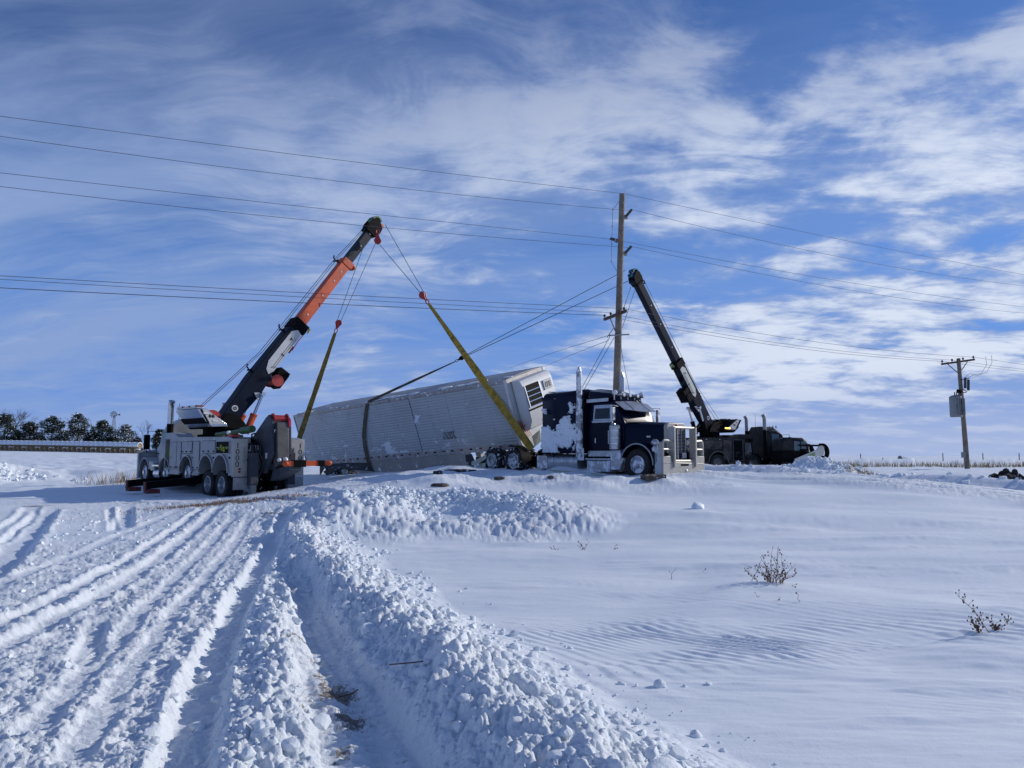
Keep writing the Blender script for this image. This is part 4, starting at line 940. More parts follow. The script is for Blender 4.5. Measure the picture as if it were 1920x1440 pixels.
    for y in (-.10, .10):
        q = MB(); q.lathe([(0, y-.05), (.20, y-.05), (.20, y-.03), (.15, y), (.20, y+.03), (.20, y+.05), (0, y+.05)], (1.0*L, 0, .06), 'y', 18); q.build('sheave', M[P['sheave']], bm)
        q = MB(); q.lathe([(0, y-.05), (.12, y-.05), (.12, y+.05), (0, y+.05)], (1.022*L, 0, -.22), 'y', 14); q.build('sheave', M[P['sheave']], bm)
    cap = MB()
    arcp = [(1.02*L+.24*math.cos(a)*1.15, .10+.26*math.sin(a)) for a in np.linspace(2.5, -.9, 9)]
    q = MB(); q.prism(arcp+[(x*.0+1.02*L+(x-1.02*L)*.72, .10+(z-.10)*.72) for x, z in arcp[::-1]], -.20, .20, 'y'); q.build('head_guard', M[P['headc']], bm)
    # lift cylinders beside the boom
    a0 = foot+Vector((math.cos(by)*.78, math.sin(by)*.78, -.42)); 
    for s in (1, -1):
        off = Yl*(.42*s); pb = BM@Vector((1.82, 0, -.46))+off; pa = a0+off; dd = (pb-pa)
        q = MB(); q.cyl(pa, pa+dd*.47, .125, n=16); q.cyl(pa+dd*.44, pa+dd*.485, .14, n=16); cyo = q.build('lift_cylinder', M[P['cyl']], root)
        q = MB(); q.cyl(pa+dd*.47, pb, .055, n=12); q.cyl(pb-Yl*(.1), pb+Yl*(.1), .09, n=12); q.build('piston_rod', M['chrome'], cyo)
    # drum winch behind the boom foot
    q = MB(); q.cyl((-.55, -.42, .42), (-.55, .42, .42), .24, n=18)
    for y in (-.44, -.02, .40): q.lathe([(0, y), (.33, y), (.33, y+.04), (0, y+.04)], (-.55, 0, .42), 'y', 18)
    q.box(-.30, .05, -.35, .35, .22, .40)
    q.build('drum_winch', M[P['winch']] if P['rim'] == 'rim' else M['black'], root, matrix=TM)
    for y in (-.12, .12):
        q = MB(); q.tube([TM@Vector((-.9, y, .75)), BM@Vector((.28*L, y, .50)), BM@Vector((P['guides'][-1]*L, y, .46)), BM@Vector((1.0*L, y, .26))], .013, 5); q.build('winch_rope', M['cable'], root)
    # ---- rear: underlift mast, folded stinger with cross bar, stabiliser jacks
    q = MB()
    for y in (-.34, .24): q.prism([(-.95, .60), (-1.45, .62), (-1.95, 1.3), (-1.85, 2.55), (-1.62, 2.72), (-1.40, 2.62), (-.35, 1.92), (-.35, 1.4), (-.95, 1.25)], y, y+.10, 'y')
    q.box(-1.80, -1.60, -.24, .24, 1.7, 2.6); q.build('underlift_mast', M[P['mast']], root, bevel=.015)
    q = MB(); q.prism([(-1.95, 2.45), (-2.10, .95), (-1.90, .80), (-1.72, 1.0), (-1.72, 2.4)], -.20, .20, 'y'); q.build('lift_slide', M[P['slide']], root, bevel=.02)
    q = MB(); q.cyl((-1.70, -.22, 2.58), (-1.70, .22, 2.58), .13, n=14); q.lathe([(0, -.25), (.19, -.25), (.19, -.22), (0, -.22)], (-1.70, 0, 2.58), 'y', 14); q.lathe([(0, .22), (.19, .22), (.19, .25), (0, .25)], (-1.70, 0, 2.58), 'y', 14); q.build('drag_winch', M[P['winch']], root)
    q = MB(); q.box(-2.0, -1.92, -.28, -.18, 2.28, 2.56); q.build('tail_strap', M['pink'] if P['rim'] == 'rim' else M['black'], root, bevel=.02)
    q = MB(); q.prism([(-1.55, .35), (-1.75, .75), (-2.95, .92), (-2.95, .74), (-1.9, .42)], -.20, .20, 'y'); q.build('stinger', M[P['mast']], root, bevel=.015)
    q = MB(); q.bar((-2.85, -.98, .98), (-2.85, .25, .98), .22, .18); q.bar((-2.85, -.95, .98), (-2.93, -1.15, .99), .16, .14); q.ball((-2.93, -1.18, .99), .10); q.ball((-2.87, .28, .98), .11); xb = q.build('cross_bar', M[P['cyl']] if P['rim'] == 'rim' else M['black'], root, bevel=.01)
    q = MB(); q.box(-3.0, -2.7, -.35, .05, .86, 1.10); q.box(-3.0, -2.78, -1.0, -.78, .88, 1.09); q.build('fork_socket', M['black'], xb, bevel=.01)
    for s in (1, -1):
        q = MB(); q.box(-1.35, -1.08, *sorted((.50*s, .76*s)), .20, 1.35); jk = q.build('rear_jack', M['mast_grey'] if P['rim'] == 'rim' else M['black'], root, bevel=.01)
        q = MB(); q.box(-1.31, -1.12, *sorted((.54*s, .72*s)), -.22, .20); q.build('jack_leg', M['galv'], jk)
        q = MB(); q.box(-1.50, -.98, *sorted((.45*s, .90*s)), -.36, -.24); q.prism([(-1.45, -.24), (-1.05, -.24), (-1.15, .02), (-1.35, .02)], *sorted((.56*s, .70*s)), 'y'); q.build('jack_foot', M['guard'] if P['rim'] == 'rim' else M['black'], jk, bevel=.01)
        q = MB(); q.box(-1.06, -1.03, *sorted((.58*s, 1.2*s)), .05, .48); q.build('mud_flap', M['galv'] if P['rim'] == 'rim' else M['black'], root)
        # chains and hooks hung inside the tail
        rr = random.Random(9+s)
        q = MB()
        for k in range(7):
            y = (.38+.34*rr.random())*s; z1 = 1.75-.2*rr.random(); z0 = z1-.5-.6*rr.random(); x = -1.10-.12*rr.random()
            q.tube([(x, y, z1), (x-.03, y+.04*rr.random(), (z0+z1)/2), (x, y, z0), (x+.04, y+.05, z0-.05), (x+.03, y+.06, z0+.03)], .018, 5)
        q.build('hung_chain', M['charcoal'], root)['kind'] = 'stuff'
        q = MB(); q.box(-1.05, -.93, *sorted((.42*s, .73*s)), .6, 1.7); q.build('tail_recess', M['black'], root)
        q = MB()
        for k in range(6):
            y = (.34+.38*rr.random())*s; z1 = 1.7-.3*rr.random(); q.tube([(-1.12, y, z1), (-1.28, y+.10*s*rr.random(), z1-.25), (-1.22, y-.08*s, z1-.6), (-1.12, y, z1-.9*rr.random()-.3)], .014, 5)
        q.build('hydraulic_hose', M['trim_dark'] if P['rim'] == 'rim' else M['black'], root)['kind'] = 'stuff'
        for k in range(4):
            y = (.46+.08*k)*s; z = 1.62-.22*((k*7) % 3); q = MB(); q.tube([(-1.09, y, z), (-1.14, y, z-.04), (-1.16, y, z-.16), (-1.10, y+.03*s, z-.20), (-1.08, y+.03*s, z-.14)], .022, 6); q.build('tow_hook', M[('galv', 'red', 'cream', 'galv')[k]] if P['rim'] == 'rim' else M['trim_dark'], root)
        q = MB(); q.box(-1.10, -1.06, *sorted((.50*s, .68*s)), 1.40, 1.62); q.build('control_panel', M['cream'] if P['rim'] == 'rim' else M['trim_dark'], root, bevel=.01)
        q = MB(); q.cyl((-1.30, .30*s, .95), (-1.80, .22*s, 2.05), .055, n=10); mc = q.build('mast_cylinder', M['trim_dark'], root)
        q = MB(); q.cyl((-1.48, .27*s, 1.35), (-1.86, .21*s, 2.2), .03, n=8); q.build('piston_rod', M['chrome'], mc)
        q = MB(); q.box(-1.62, -1.5, *sorted((.345*s, .36*s)), 1.15, 1.35); q.build('mast_label', M['cream'] if P['rim'] == 'rim' else M['trim_dark'], root)
        q = MB(); q.tube([(-1.1, .66*s, 1.85), (-1.1, .66*s, 2.02), (-1.1, .56*s, 2.05), (-1.1, .52*s, 2.0)], .03, 6); q.build('work_lamp_arm', M['black'], root)
    q = MB(); q.ball((-2.12, -.05, 1.12), .085, .085, .085); q.build('tow_lamp', M['lampwhite'], root); q = MB(); q.ball((-2.12, .16, 1.10), .07); q.build('tow_lamp', M['lampwhite'], root)
    # green cylinder lying over the tail
    if P['rim'] == 'rim':
        q = MB(); q.cyl((1.0, 1.02, zt+.06), (-.85, .72, zt+.20), .075, n=12); q.cyl((-.55, .77, zt+.17), (-1.15, .67, zt+.23), .13, n=14); q.cyl((-1.15, .67, zt+.23), (-1.22, .66, zt+.235), .06, n=10); q.build('green_cylinder', M['green'], root)
        q = MB(); q.box(-.80, -.45, .95, 1.2, zt-.06, zt+.02); q.box(-.2, .0, 1.0, 1.2, zt-.06, zt+.0); q.build('red_block', M['red'], root); q = MB(); q.ball((-.52, 1.2, zt+.10), .07); q.build('round_lamp', M['lampwhite'], root)
    # ---- side outriggers
    for s in (1, -1):
        for x, ln in P['out'] if s == P['side'] else ((2.25, .35), (4.55, .35)):
            y1 = (1.2+ln)*s
            q = MB(); q.bar((x, .3*s, .40), (x, y1, P['outz']+.17), .20, .26); og = q.build('outrigger', M['black'], root, bevel=.01)
            if ln > 1:
                q = MB(); q.box(x-.2, x+.2, *sorted((y1-.42*s, y1-.02*s)), P['outz']-.12, P['outz']+.04); q.box(x-.11, x+.11, *sorted((y1-.02*s, y1+.02*s)), P['outz']-.02, P['outz']+.30); q.build('outrigger_foot', M['maroon'], og, bevel=.01)
    return root

doors = [(4.32, 4.95, .72, 1.80, 'c'), (3.86, 4.30, .72, 1.80, 'c'), (2.72, 3.78, 1.34, 1.80, 'c'), (1.98, 2.62, .72, 1.80, 'c'), (.52, 1.66, 1.34, 1.80, 'c'), (-.72, .40, 1.34, 1.76, 'open')]
tipL = at(701, 425, 36.5)
LT = rotator('rotator_tow_truck', (-9.58, 28.20, .36), R(133.5), 'silver five axle wrecker with a raised black and orange boom on the left', tipL,
    dict(body='silver', door='silver_door', boom='navy', stage1='orange', stage2='charcoal', plate='white', winch='red', cyl='orange', rim='rim', tyre='rubber', drop=.33, cab=0.0, trim='silver',
         tail='guard', housing='chrome', stack='chrome', mast='mast_grey', slide='slide_grey', headc='green', sheave='orange', hook2='strap', footz=2.60, doors=doors, s1=.79, s2=.99,
         rivets=(.50, .60, .68, .73, .88, .95), guides=(.21, .40, .765), out=((1.95, 1.75), (4.35, 1.65)), outz=.0, side=1, lightbar=True, hl=.66, hy=.88, hz=.72, scale=(1.02, 1.12, 1.0)))
doorsR = [(4.32, 4.95, .72, 1.95, 'open'), (3.62, 4.22, .72, 1.95, 'c'), (2.15, 3.55, 1.40, 1.92, 'c'), (1.6, 2.1, .72, 1.8, 'c'), (.3, 1.4, 1.34, 1.8, 'c'), (-.72, .2, 1.34, 1.8, 'c')]
tipR = at(1190, 520, 43.0)
RT = rotator('rotator_tow_truck', (9.10, 46.1, .62), math.atan2(.25, .97), 'dirty black wrecker with raised black boom behind the blue semi truck', tipR,
    dict(body='grime_black', door='grime_door', boom='navy', stage1='navy', stage2='navy', plate='cream', winch='black', cyl='black', rim='rim_dark', tyre='rubber', drop=.0, cab=.85, trim='trim_dark', top=2.10,
         tail='grime_door', housing='black', stack='galv', mast='black', slide='black', headc='teal', sheave='teal', hook2='palegreen', footz=2.75, hood=.18, doors=doorsR, s1=.995, s2=.995,
         rivets=(.55, .70, .82), guides=(.20, .425, .945), out=((2.25, .3), (4.5, .3)), outz=.0, side=-1, lightbar=False))
# the teal guard on the black wrecker's boom head

# ------------------------------------------------------------------ snow stuck on a surface
def snow_crust(parent, O, U, V, nu, nv, fn, thick, label=None):
    """a crust of snow on the patch O + u*U + v*V, wherever fn(u, v) > 0"""
    O, U, V = Vector(O), Vector(U), Vector(V); N = U.cross(V).normalized()
    us = np.linspace(0, 1, nu+1); vs = np.linspace(0, 1, nv+1); A, B = np.meshgrid(us, vs)
    val = fn(A, B); idx = {}; mb_v = []; mb_f = []
    h = np.clip(val, 0, .25)/.25
    hh = thick*(.15+.85*h)*(.7+.9*np.abs(fbm(A*9, B*9, 4, 300)))
    def pt(i, j, k):
        key = (i, j, k)
        if key not in idx:
            p = O+U*us[i]+V*vs[j]+N*(hh[j, i] if k else -.004); idx[key] = len(mb_v); mb_v.append(tuple(p))
        return idx[key]
    on = (val[:-1, :-1] > 0) & (val[1:, 1:] > 0) & (val[1:, :-1] > 0) & (val[:-1, 1:] > 0)
    for j in range(nv):
        for i in range(nu):
            if not on[j, i]: continue
            mb_f.append([pt(i, j, 1), pt(i+1, j, 1), pt(i+1, j+1, 1), pt(i, j+1, 1)])
            for (di, dj, a, b) in ((0, -1, (i, j), (i+1, j)), (1, 0, (i+1, j), (i+1, j+1)), (0, 1, (i+1, j+1), (i, j+1)), (-1, 0, (i, j+1), (i, j))):
                ii, jj = i+di, j+dj
                if not (0 <= ii < nu and 0 <= jj < nv and on[jj, ii]): mb_f.append([pt(*a, 0), pt(*b, 0), pt(*b, 1), pt(*a, 1)])
    me = bpy.data.meshes.new('snow_crust'); me.from_pydata(mb_v, [], mb_f); me.materials.append(M['snow']); me.polygons.foreach_set('use_smooth', [True]*len(me.polygons))
    o = bpy.data.objects.new('snow_crust', me); C.objects.link(o); o.parent = parent; tag(o, kind='stuff'); return o

# ------------------------------------------------------------------ the overturned semi trailer (leaning toward the camera)
TL, TW, THT = 16.15, 2.6, 2.85
tr = empty('semi_trailer', (1.224, 32.09, 2.40), 'white refrigerated box trailer tilted on its side slope with its front raised', 'trailer', (.312, -.054, -.743))
tr.rotation_mode = 'XYZ'
hwid = TW/2
# box shell: floor, far wall, front wall, roof, rear
q = MB(); q.box(-TL, -.02, -hwid+.05, hwid-.02, .0, .14); q.build('floor', M['trailer_rail'], tr)
q = MB(); q.box(-TL, 0, hwid-.04, hwid, .0, THT-.02); q.build('far_wall', M['trailer_plain'], tr)
q = MB(); q.box(-.05, 0, -hwid+.02, hwid-.05, .0, THT-.03); q.build('front_wall', M['trailer_plain'], tr)
NP = 13; pw = (TL-.16)/NP
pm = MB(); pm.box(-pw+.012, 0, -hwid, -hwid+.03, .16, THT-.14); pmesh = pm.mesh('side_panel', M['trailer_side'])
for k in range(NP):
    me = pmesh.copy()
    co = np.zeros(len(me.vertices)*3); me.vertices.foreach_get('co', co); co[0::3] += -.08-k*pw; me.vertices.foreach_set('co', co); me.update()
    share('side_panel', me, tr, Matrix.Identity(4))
q = MB(); q.box(-TL, 0, -hwid+.03, -hwid+.045, .1, THT-.1); q.build('inner_wall', M['trailer_rail'], tr)
# rivet/joint posts that show as thin dark seams
for x in (-.08-3*pw, -.08-5*pw, -.08-8*pw): 
    q = MB(); q.box(x-.010, x+.020, -hwid-.006, -hwid, .14, THT-.13); q.build('seam', M['black'] if abs(x+.08+5*pw) < .1 else M['trailer_rail'], tr)
q = MB(); q.box(-TL, 0, -hwid-.02, -hwid+.02, THT-.13, THT+.01); q.box(-TL, 0, hwid-.02, hwid+.02, THT-.13, THT+.01); q.build('top_rail', M['trailer_rail'], tr, bevel=.01)
q = MB(); q.box(-TL, 0, -hwid-.015, -hwid+.03, -.10, .16); q.box(-TL, 0, hwid-.03, hwid+.015, -.10, .16); br = q.build('bottom_rail', M['trailer_rail'], tr, bevel=.008)
for k in range(26):
    q = MB(); x = -.5-.6*k; q.box(x-.16, x, -hwid-.020, -hwid-.014, .03, .10); q.build('reflector', M['black'] if k % 2 == 0 else M['redlens'], br)
# roof sheets
for k in range(8):
    x1 = -.05-k*(TL-.05)/8; x0 = x1-(TL-.05)/8+.015
    q = MB(); nseg = 6
    for i in range(nseg):
        ya = -hwid+.03+(TW-.06)*i/nseg; yb = -hwid+.03+(TW-.06)*(i+1)/nseg
        za = THT+.05*math.sin(math.pi*i/nseg); zb = THT+.05*math.sin(math.pi*(i+1)/nseg)
        q.add([(x0, ya, za), (x1, ya, za), (x1, yb, zb), (x0, yb, zb), (x0, ya, za-.03), (x1, ya, za-.03), (x1, yb, zb-.03), (x0, yb, zb-.03)], [(0,1,2,3),(4,7,6,5),(0,4,5,1),(2,6,7,3),(0,3,7,4),(1,5,6,2)])
    q.build('roof_panel', M['trailer_roof'], tr)
# corner posts at the front and torn edge
for y in (-hwid, hwid):
    q = MB(); q.box(-.10, .03, y-.03, y+.03, -.05, THT); q.build('corner_post', M['trailer_plain'], tr, bevel=.02)
q = MB(); q.box(-.02, .05, -hwid, hwid, THT-.16, THT+.01); q.build('front_top_rail', M['trailer_rail'], tr, bevel=.01)
q = MB(); q.box(-.10, .04, -hwid, hwid, -.12, .16); q.build('front_bottom_rail', M['trailer_rail'], tr)
# rear doors, one sprung out of square
q = MB(); q.box(-TL-.05, -TL, -hwid, hwid, 0, THT); rd = q.build('rear_frame', M['trailer_rail'], tr)
for a, b in ((-hwid+.05, -.02), (.02, hwid-.05)):
    q = MB(); q.box(-TL-.09, -TL-.05, a, b, .08, THT-.1); rdo = q.build('rear_door', M['trailer_plain'], tr, bevel=.01)
    q = MB(); q.cyl((-TL-.12, (a+b)/2, .05), (-TL-.12, (a+b)/2, THT-.08), .02, n=6); q.build('lock_rod', M['galv'], rdo)
# refrigeration unit
ru = MB(); ru.prism([(.05, .55), (.42, .60), (.62, .95), (.62, 1.55), (.58, 2.45), (.46, 2.70), (.05, 2.72)], -1.02, 1.02, 'y')
ru = ru.build('refrigeration_unit', M['trailer_plain'], tr, bevel=.04)
ug = MB(); ug.prism([(.60, 1.50), (.64, 1.50), (.615, 2.42), (.575, 2.42)], -.88, .02, 'y'); ug.build('grille_recess', M['black'], ru)
for k in range(5):
    z = 1.52+.215*k; x = .655-.06*(k/4); q = MB(); q.bar((x, -.90, z), (x, .04, z), .03, .035); q.build('grille_slat', M['chrome'], ru)
for y in (-.90, .04): q = MB(); q.bar((.655, y, 1.50), (.60, y, 2.42), .04); q.build('grille_frame', M['dull_chrome'], ru)
q = MB(); q.box(.60, .645, -1.0, 1.0, 1.36, 1.43); q.build('unit_seam', M['black'], ru)
q = MB(); q.box(.61, .64, .30, .86, 1.95, 2.38); pl = q.build('badge_plate', M['white'], ru, bevel=.01)
lettering('iTE', .30, 'badge_lettering', M['text'], pl, Matrix.Translation((.645, .58, 2.15))@frame((0,0,0), (0, 1, 0), (0, 0, 1)), .004, .012)
q = MB(); q.box(.50, .60, -.15, .05, .80, .95); q.build('latch', M['black'], ru)
q = MB(); q.bar((.60, -.75, 1.08), (.60, -.30, 1.08), .01, .03); q.build('small_script', M['text'], ru)
# red and white air lines dangling at the corner
q = MB(); rr = random.Random(2)
for k in range(5): 
    y = -hwid+.05+.1*k; q.tube([(.1, y, 1.1-.05*k), (.2, y-.1, .8), (.12, y+.08, .55), (.2, y+.1, .3)], .02, 5)
q.build('air_line', M['red'], tr)
# lettering on the near side, outlined
ow = MB()
sgn = lettering('ARK', .40, 'outlined_lettering', M['text'], tr, Matrix.Translation((-4.15, -hwid-.012, .78))@frame((0,0,0), (1, 0, 0), (0, 0, 1)), .004, .030)
lettering('ARK', .40, 'lettering_fill', M['trailer_side'], tr, Matrix.Translation((-4.15, -hwid-.018, .78))@frame((0,0,0), (1, 0, 0), (0, 0, 1)), .004, .004)
# side skirt panels below the near side
for k, (x0, x1) in enumerate(((-12.0, -9.2), (-9.18, -6.3), (-6.28, -3.1))):
    q = MB(); q.prism([(x0 if k else x0+.0, -.10), (x1, -.10), (x1-(.55 if k == 2 else 0), -1.5), (x0-.0, -1.5)], -hwid+.02, -hwid+.05, 'y'); q.build('side_skirt', M['skirt'], tr)
q = MB(); q.box(-3.2, -2.9, -.9, -.7, -1.0, 0); q.box(-3.2, -2.9, .7, .9, -1.0, 0); q.box(-3.1, -3.0, -.8, .8, -.5, -.4); q.build('landing_gear', M['galv'], tr)
for k in range(2):
    for s in (-1, 1): add_wheel(tr, -13.1-1.24*k, s*1.0, -.62, s, 'dual', 'rim_snow', 'rubber_snow')
q = MB(); q.box(-14.8, -12.3, -.5, .5, -.45, -.1); q.cyl((-13.1, -1, -.62), (-13.1, 1, -.62), .08); q.cyl((-14.34, -1, -.62), (-14.34, 1, -.62), .08); q.build('bogie', M['black'], tr)
q = MB(); q.prism([(-14.9, -.08), (-12.3, -.08), (-12.0, -.62), (-12.9, -.28), (-14.6, -.30), (-15.2, -.7)], -hwid-.03, -hwid+.02, 'y'); q.build('wheel_cover', M['plastic_dark'], tr)
# wind packed snow on the near side
def fside(u, v):
    x = u*TL; z = v*(THT-.3)
    return (.9*fbm(x*.8, z*2.0, 5, 401, .6)+.16*np.exp(-((x-10.6)/.9)**2-((z-.4)/.5)**2)+.14*np.exp(-((x-8)/1.6)**2-((z-.1)/.35)**2)+.10*np.exp(-((x-14)/.9)**2-((z-1.4)/.4)**2)-.40)+.12*fbm(x*5, z*9, 4, 402, .6)-.06
snow_crust(tr, (-TL, -hwid-.001, .18), (TL, 0, 0), (0, 0, THT-.35), 260, 60, fside, .02)
def ftop(u, v): return fbm(u*TL*.9, v*1.5, 5, 411, .6)-.10+.15*v
snow_crust(tr, (-TL, -hwid+.03, THT+.012), (TL, 0, 0), (0, TW*.2, .035), 200, 6, lambda u, v: ftop(u, v)-.05, .03)
snow_crust(tr, (.03, hwid, -.0), (0, .0, THT), (0.0, -.14, 0), 60, 5, lambda u, v: .15+fbm(u*9, v*3, 3, 421), .05)

# ------------------------------------------------------------------ the blue conventional semi truck
hA = math.atan2(-.73, .68)
bt = empty('semi_truck', (5.13, 26.40, .81), 'dark blue long nosed semi truck plastered with snow in front of the trailer', 'semi truck', (0, R(0.3), hA))
q = MB(); q.box(-8.4, .7, -.42, -.30, .42, .75); q.box(-8.4, .7, .30, .42, .42, .75)
for x in (-8.3, -7.0, -5.6, -4.2, -2.6): q.box(x, x+.12, -.3, .3, .45, .72)
q.build('frame', M['black'], bt)
for s in (-1, 1):
    add_wheel(bt, 0, s*1.05, .50, s, 'single', 'rim_snow', 'rubber', rot=.4)
    for x in (-6.25, -7.55): add_wheel(bt, x, s*1.02, .56, s, 'dual', 'rim_snow', 'rubber_snow', rot=x)
for x in (0, -6.25, -7.55):
    q = MB(); q.cyl((x, -.95, .5), (x, .95, .5), .09, n=10); q.ball((x, 0, .5), .2); q.build('axle', M['black'], bt)
# sleeper: rounded box
def rbox(x0, x1, hw_, z0, z1, r, e=0.0):
    pts = [(-hw_, z0), (hw_, z0)]
    for k in range(6): a = k*math.pi/10; pts.append((hw_-r+r*math.cos(a), z1-r+r*math.sin(a)))
    for k in range(6): a = math.pi/2+k*math.pi/10; pts.append((-hw_+r+r*math.cos(a), z1-r+r*math.sin(a)))
    return pts
q = MB(); q.loft([[(x, y*(1-i_), z-dz_ if z > 2 else z) for y, z in rbox(0, 0, 1.20, .86, 3.22, .30)] for x, i_, dz_ in ((-4.58, .05, .10), (-4.50, .0, .02), (-3.4, 0, .0), (-2.6, 0, -.03), (-2.44, .03, .0))])
q.build('sleeper', M['blue'], bt, bevel=.02)
q = MB(); q.loft([[(x, y*(1-i_), z-dz_ if z > 2 else z) for y, z in rbox(0, 0, 1.12, .0, .0, .22)] for x, i_, dz_ in ()]) if False else None
cabp = [(-.98, .95), (.98, .95), (1.02, 1.6), (1.0, 2.05), (.93, 2.70), (.78, 2.84), (.4, 2.90), (-.4, 2.90), (-.78, 2.84), (-.93, 2.70), (-1.0, 2.05), (-1.02, 1.6)]
q = MB(); q.loft([[(x, y, z) for y, z in cabp] for x in (-2.38, -1.35)]+[[(-1.12, y*.985, min(z, 2.62)+.04*(z > 2.62)) for y, z in cabp], [(-.72, y*.96, min(z, 1.98)) for y, z in [(a, b if b < 2.1 else 1.96+.0*b) for a, b in cabp]]])
q.build('cab', M['blue'], bt, bevel=.015)
# roof fairing, pale chrome gutter
q = MB(); q.loft([[(-2.36, y, z) for y, z in ((-1.05, 2.78), (1.05, 2.78), (.95, 3.16), (.4, 3.28), (-.4, 3.28), (-.95, 3.16))], [(-1.9, y, z) for y, z in ((-1.0, 2.80), (1.0, 2.80), (.9, 3.10), (.4, 3.22), (-.4, 3.22), (-.9, 3.10))], [(-1.35, y, z) for y, z in ((-.9, 2.88), (.9, 2.88), (.78, 3.02), (.4, 3.05), (-.4, 3.05), (-.78, 3.02))]]); q.build('roof_fairing', M['blue_snow'], bt, bevel=.02)
q = MB(); q.bar((-2.36, -1.06, 2.78), (-1.42, -.98, 2.80), .05, .12); q.bar((-2.36, 1.06, 2.78), (-1.42, .98, 2.80), .05, .12); q.build('gutter_trim', M['dull_chrome'], bt)
q = MB(); q.box(-2.44, -2.38, -1.12, 1.12, .95, 2.95); q.build('cab_extender', M['black'], bt)
for s in (-1, 1):
    # door with window
    q = MB(); q.prism([(-2.12, 1.0), (-1.22, 1.0), (-1.16, 1.98), (-1.20, 2.06), (-2.12, 2.06)], *sorted((1.025*s, 1.045*s)), 'y'); dr = q.build('door', M['blue'], bt, bevel=.01)
    q = MB(); q.add([(-2.10, 1.03*s, 2.04), (-1.25, 1.03*s, 2.04), (-1.30, .95*s, 2.62), (-2.10, .955*s, 2.62), (-2.10, .99*s, 2.04), (-1.25, .99*s, 2.04), (-1.30, .91*s, 2.62), (-2.10, .915*s, 2.62)], [(0,1,2,3),(4,7,6,5),(0,4,5,1),(1,5,6,2),(2,6,7,3),(3,7,4,0)]); q.build('window_frame', M['dull_chrome'], dr)
    q = MB(); q.add([(-2.03, 1.04*s, 2.12), (-1.33, 1.04*s, 2.12), (-1.36, .968*s, 2.50), (-2.03, .973*s, 2.50), (-2.03, 1.0*s, 2.12), (-1.33, 1.0*s, 2.12), (-1.36, .93*s, 2.50), (-2.03, .935*s, 2.50)], [(0,1,2,3),(4,7,6,5),(0,4,5,1),(1,5,6,2),(2,6,7,3),(3,7,4,0)]); q.build('window', M['glass_teal'] if s > 0 else M['glass'], dr)
    q = MB(); q.box(-2.12, -1.20, *sorted((1.045*s, 1.06*s)), 1.98, 2.05); q.build('belt_trim', M['dull_chrome'], dr)
    q = MB(); q.box(-1.98, -1.93, *sorted((1.045*s, 1.08*s)), 1.25, 1.42); q.build('handle', M['chrome'], dr)
    q = MB(); q.tube([(-1.28, 1.05*s, 1.70), (-1.28, 1.14*s, 1.68), (-1.28, 1.14*s, 1.22), (-1.28, 1.05*s, 1.20)], .02, 6); q.build('grab_bar', M['chrome'], dr)
    # stack
    q = MB(); q.cyl((-2.56, 1.26*s, .75), (-2.56, 1.26*s, 2.5), .125, n=16); q.tube([(-2.56, 1.26*s, 2.5), (-2.56, 1.26*s, 3.75), (-2.58, 1.26*s, 3.88)], [.105, .105, .105], 16); q.build('exhaust_stack', M['stack_snow'] if s < 0 else M['dull_chrome'], bt)
    # top of stack cut on the slant
    q = MB(); q.prism([(-2.67, 3.86), (-2.455, 3.86), (-2.52, 4.06), (-2.56, 4.06)], *sorted((1.20*s, 1.32*s)), 'y'); q.build('stack_tip', M['stack_snow'] if s < 0 else M['dull_chrome'], bt, bevel=.02)
    # fuel tank with straps
    q = MB(); q.cyl((-4.25, .88*s, .52), (-2.72, .88*s, .52), .33, n=28); ft = q.build('fuel_tank', M['dull_chrome'], bt)
    for x in (-4.0, -3.5, -3.0): q = MB(); q.lathe([(.33, x-.03), (.34, x-.03), (.34, x+.03), (.33, x+.03)], (0, .88*s, .52), 'x', 28); q.build('tank_strap', M['chrome'], ft)
    q = MB(); q.box(-4.85, -4.30, *sorted((.62*s, 1.18*s)), .28, .78); q.build('battery_box', M['frosted'], bt, bevel=.02)
    # step box and pale quarter panel under the cab
    q = MB(); q.box(-2.30, -1.20, *sorted((.62*s, 1.16*s)), .22, .62); q.build('step_box', M['frosted'], bt, bevel=.02)
    q = MB(); q.box(-2.34, -1.10, *sorted((.70*s, 1.20*s)), .64, .70); q.build('step_plate', M['dull_chrome'], bt)
    q = MB(); q.box(-2.34, -.95, *sorted((.92*s, 1.06*s)), .76, .97); q.build('sill', M['frosted'], bt, bevel=.01)
    q = MB(); q.prism([(-1.15, .30), (-.72, .30), (-.62, .70), (-.72, 1.0), (-1.15, 1.0)], *sorted((.98*s, 1.22*s)), 'y'); q.build('fender_step', M['frosted'], bt, bevel=.03)
    # air cleaner
    q = MB(); q.cyl((-.98, 1.16*s, 1.02), (-.98, 1.16*s, 1.85), .20, n=20); q.cyl((-.98, 1.16*s, 1.85), (-.98, 1.16*s, 1.92), .205, .10, n=20); ac = q.build('air_cleaner', M['dull_chrome'], bt)
    q = MB(); 
    for z in (1.2, 1.4, 1.65): q.lathe([(.20, z), (.212, z), (.212, z+.03), (.20, z+.03)], (-.98, 1.16*s, 0), 'z', 20)
    q.build('band', M['chrome'], ac)
    # mirror
    q = MB(); q.tube([(-1.02, .90*s, 2.55), (-.92, 1.42*s, 2.56), (-.92, 1.42*s, 1.98), (-1.0, 1.02*s, 1.95)], .018, 6); ma = q.build('mirror_arm', M['chrome'], bt)
    q = MB(); q.box(-.98, -.88, *sorted((1.24*s, 1.40*s)), 2.02, 2.50); q.build('mirror', M['stack_snow'], ma, bevel=.025)
    q = MB(); q.ball((-.93, 1.32*s, 1.90), .09, .09, .07); q.build('spot_mirror', M['chrome'], ma)
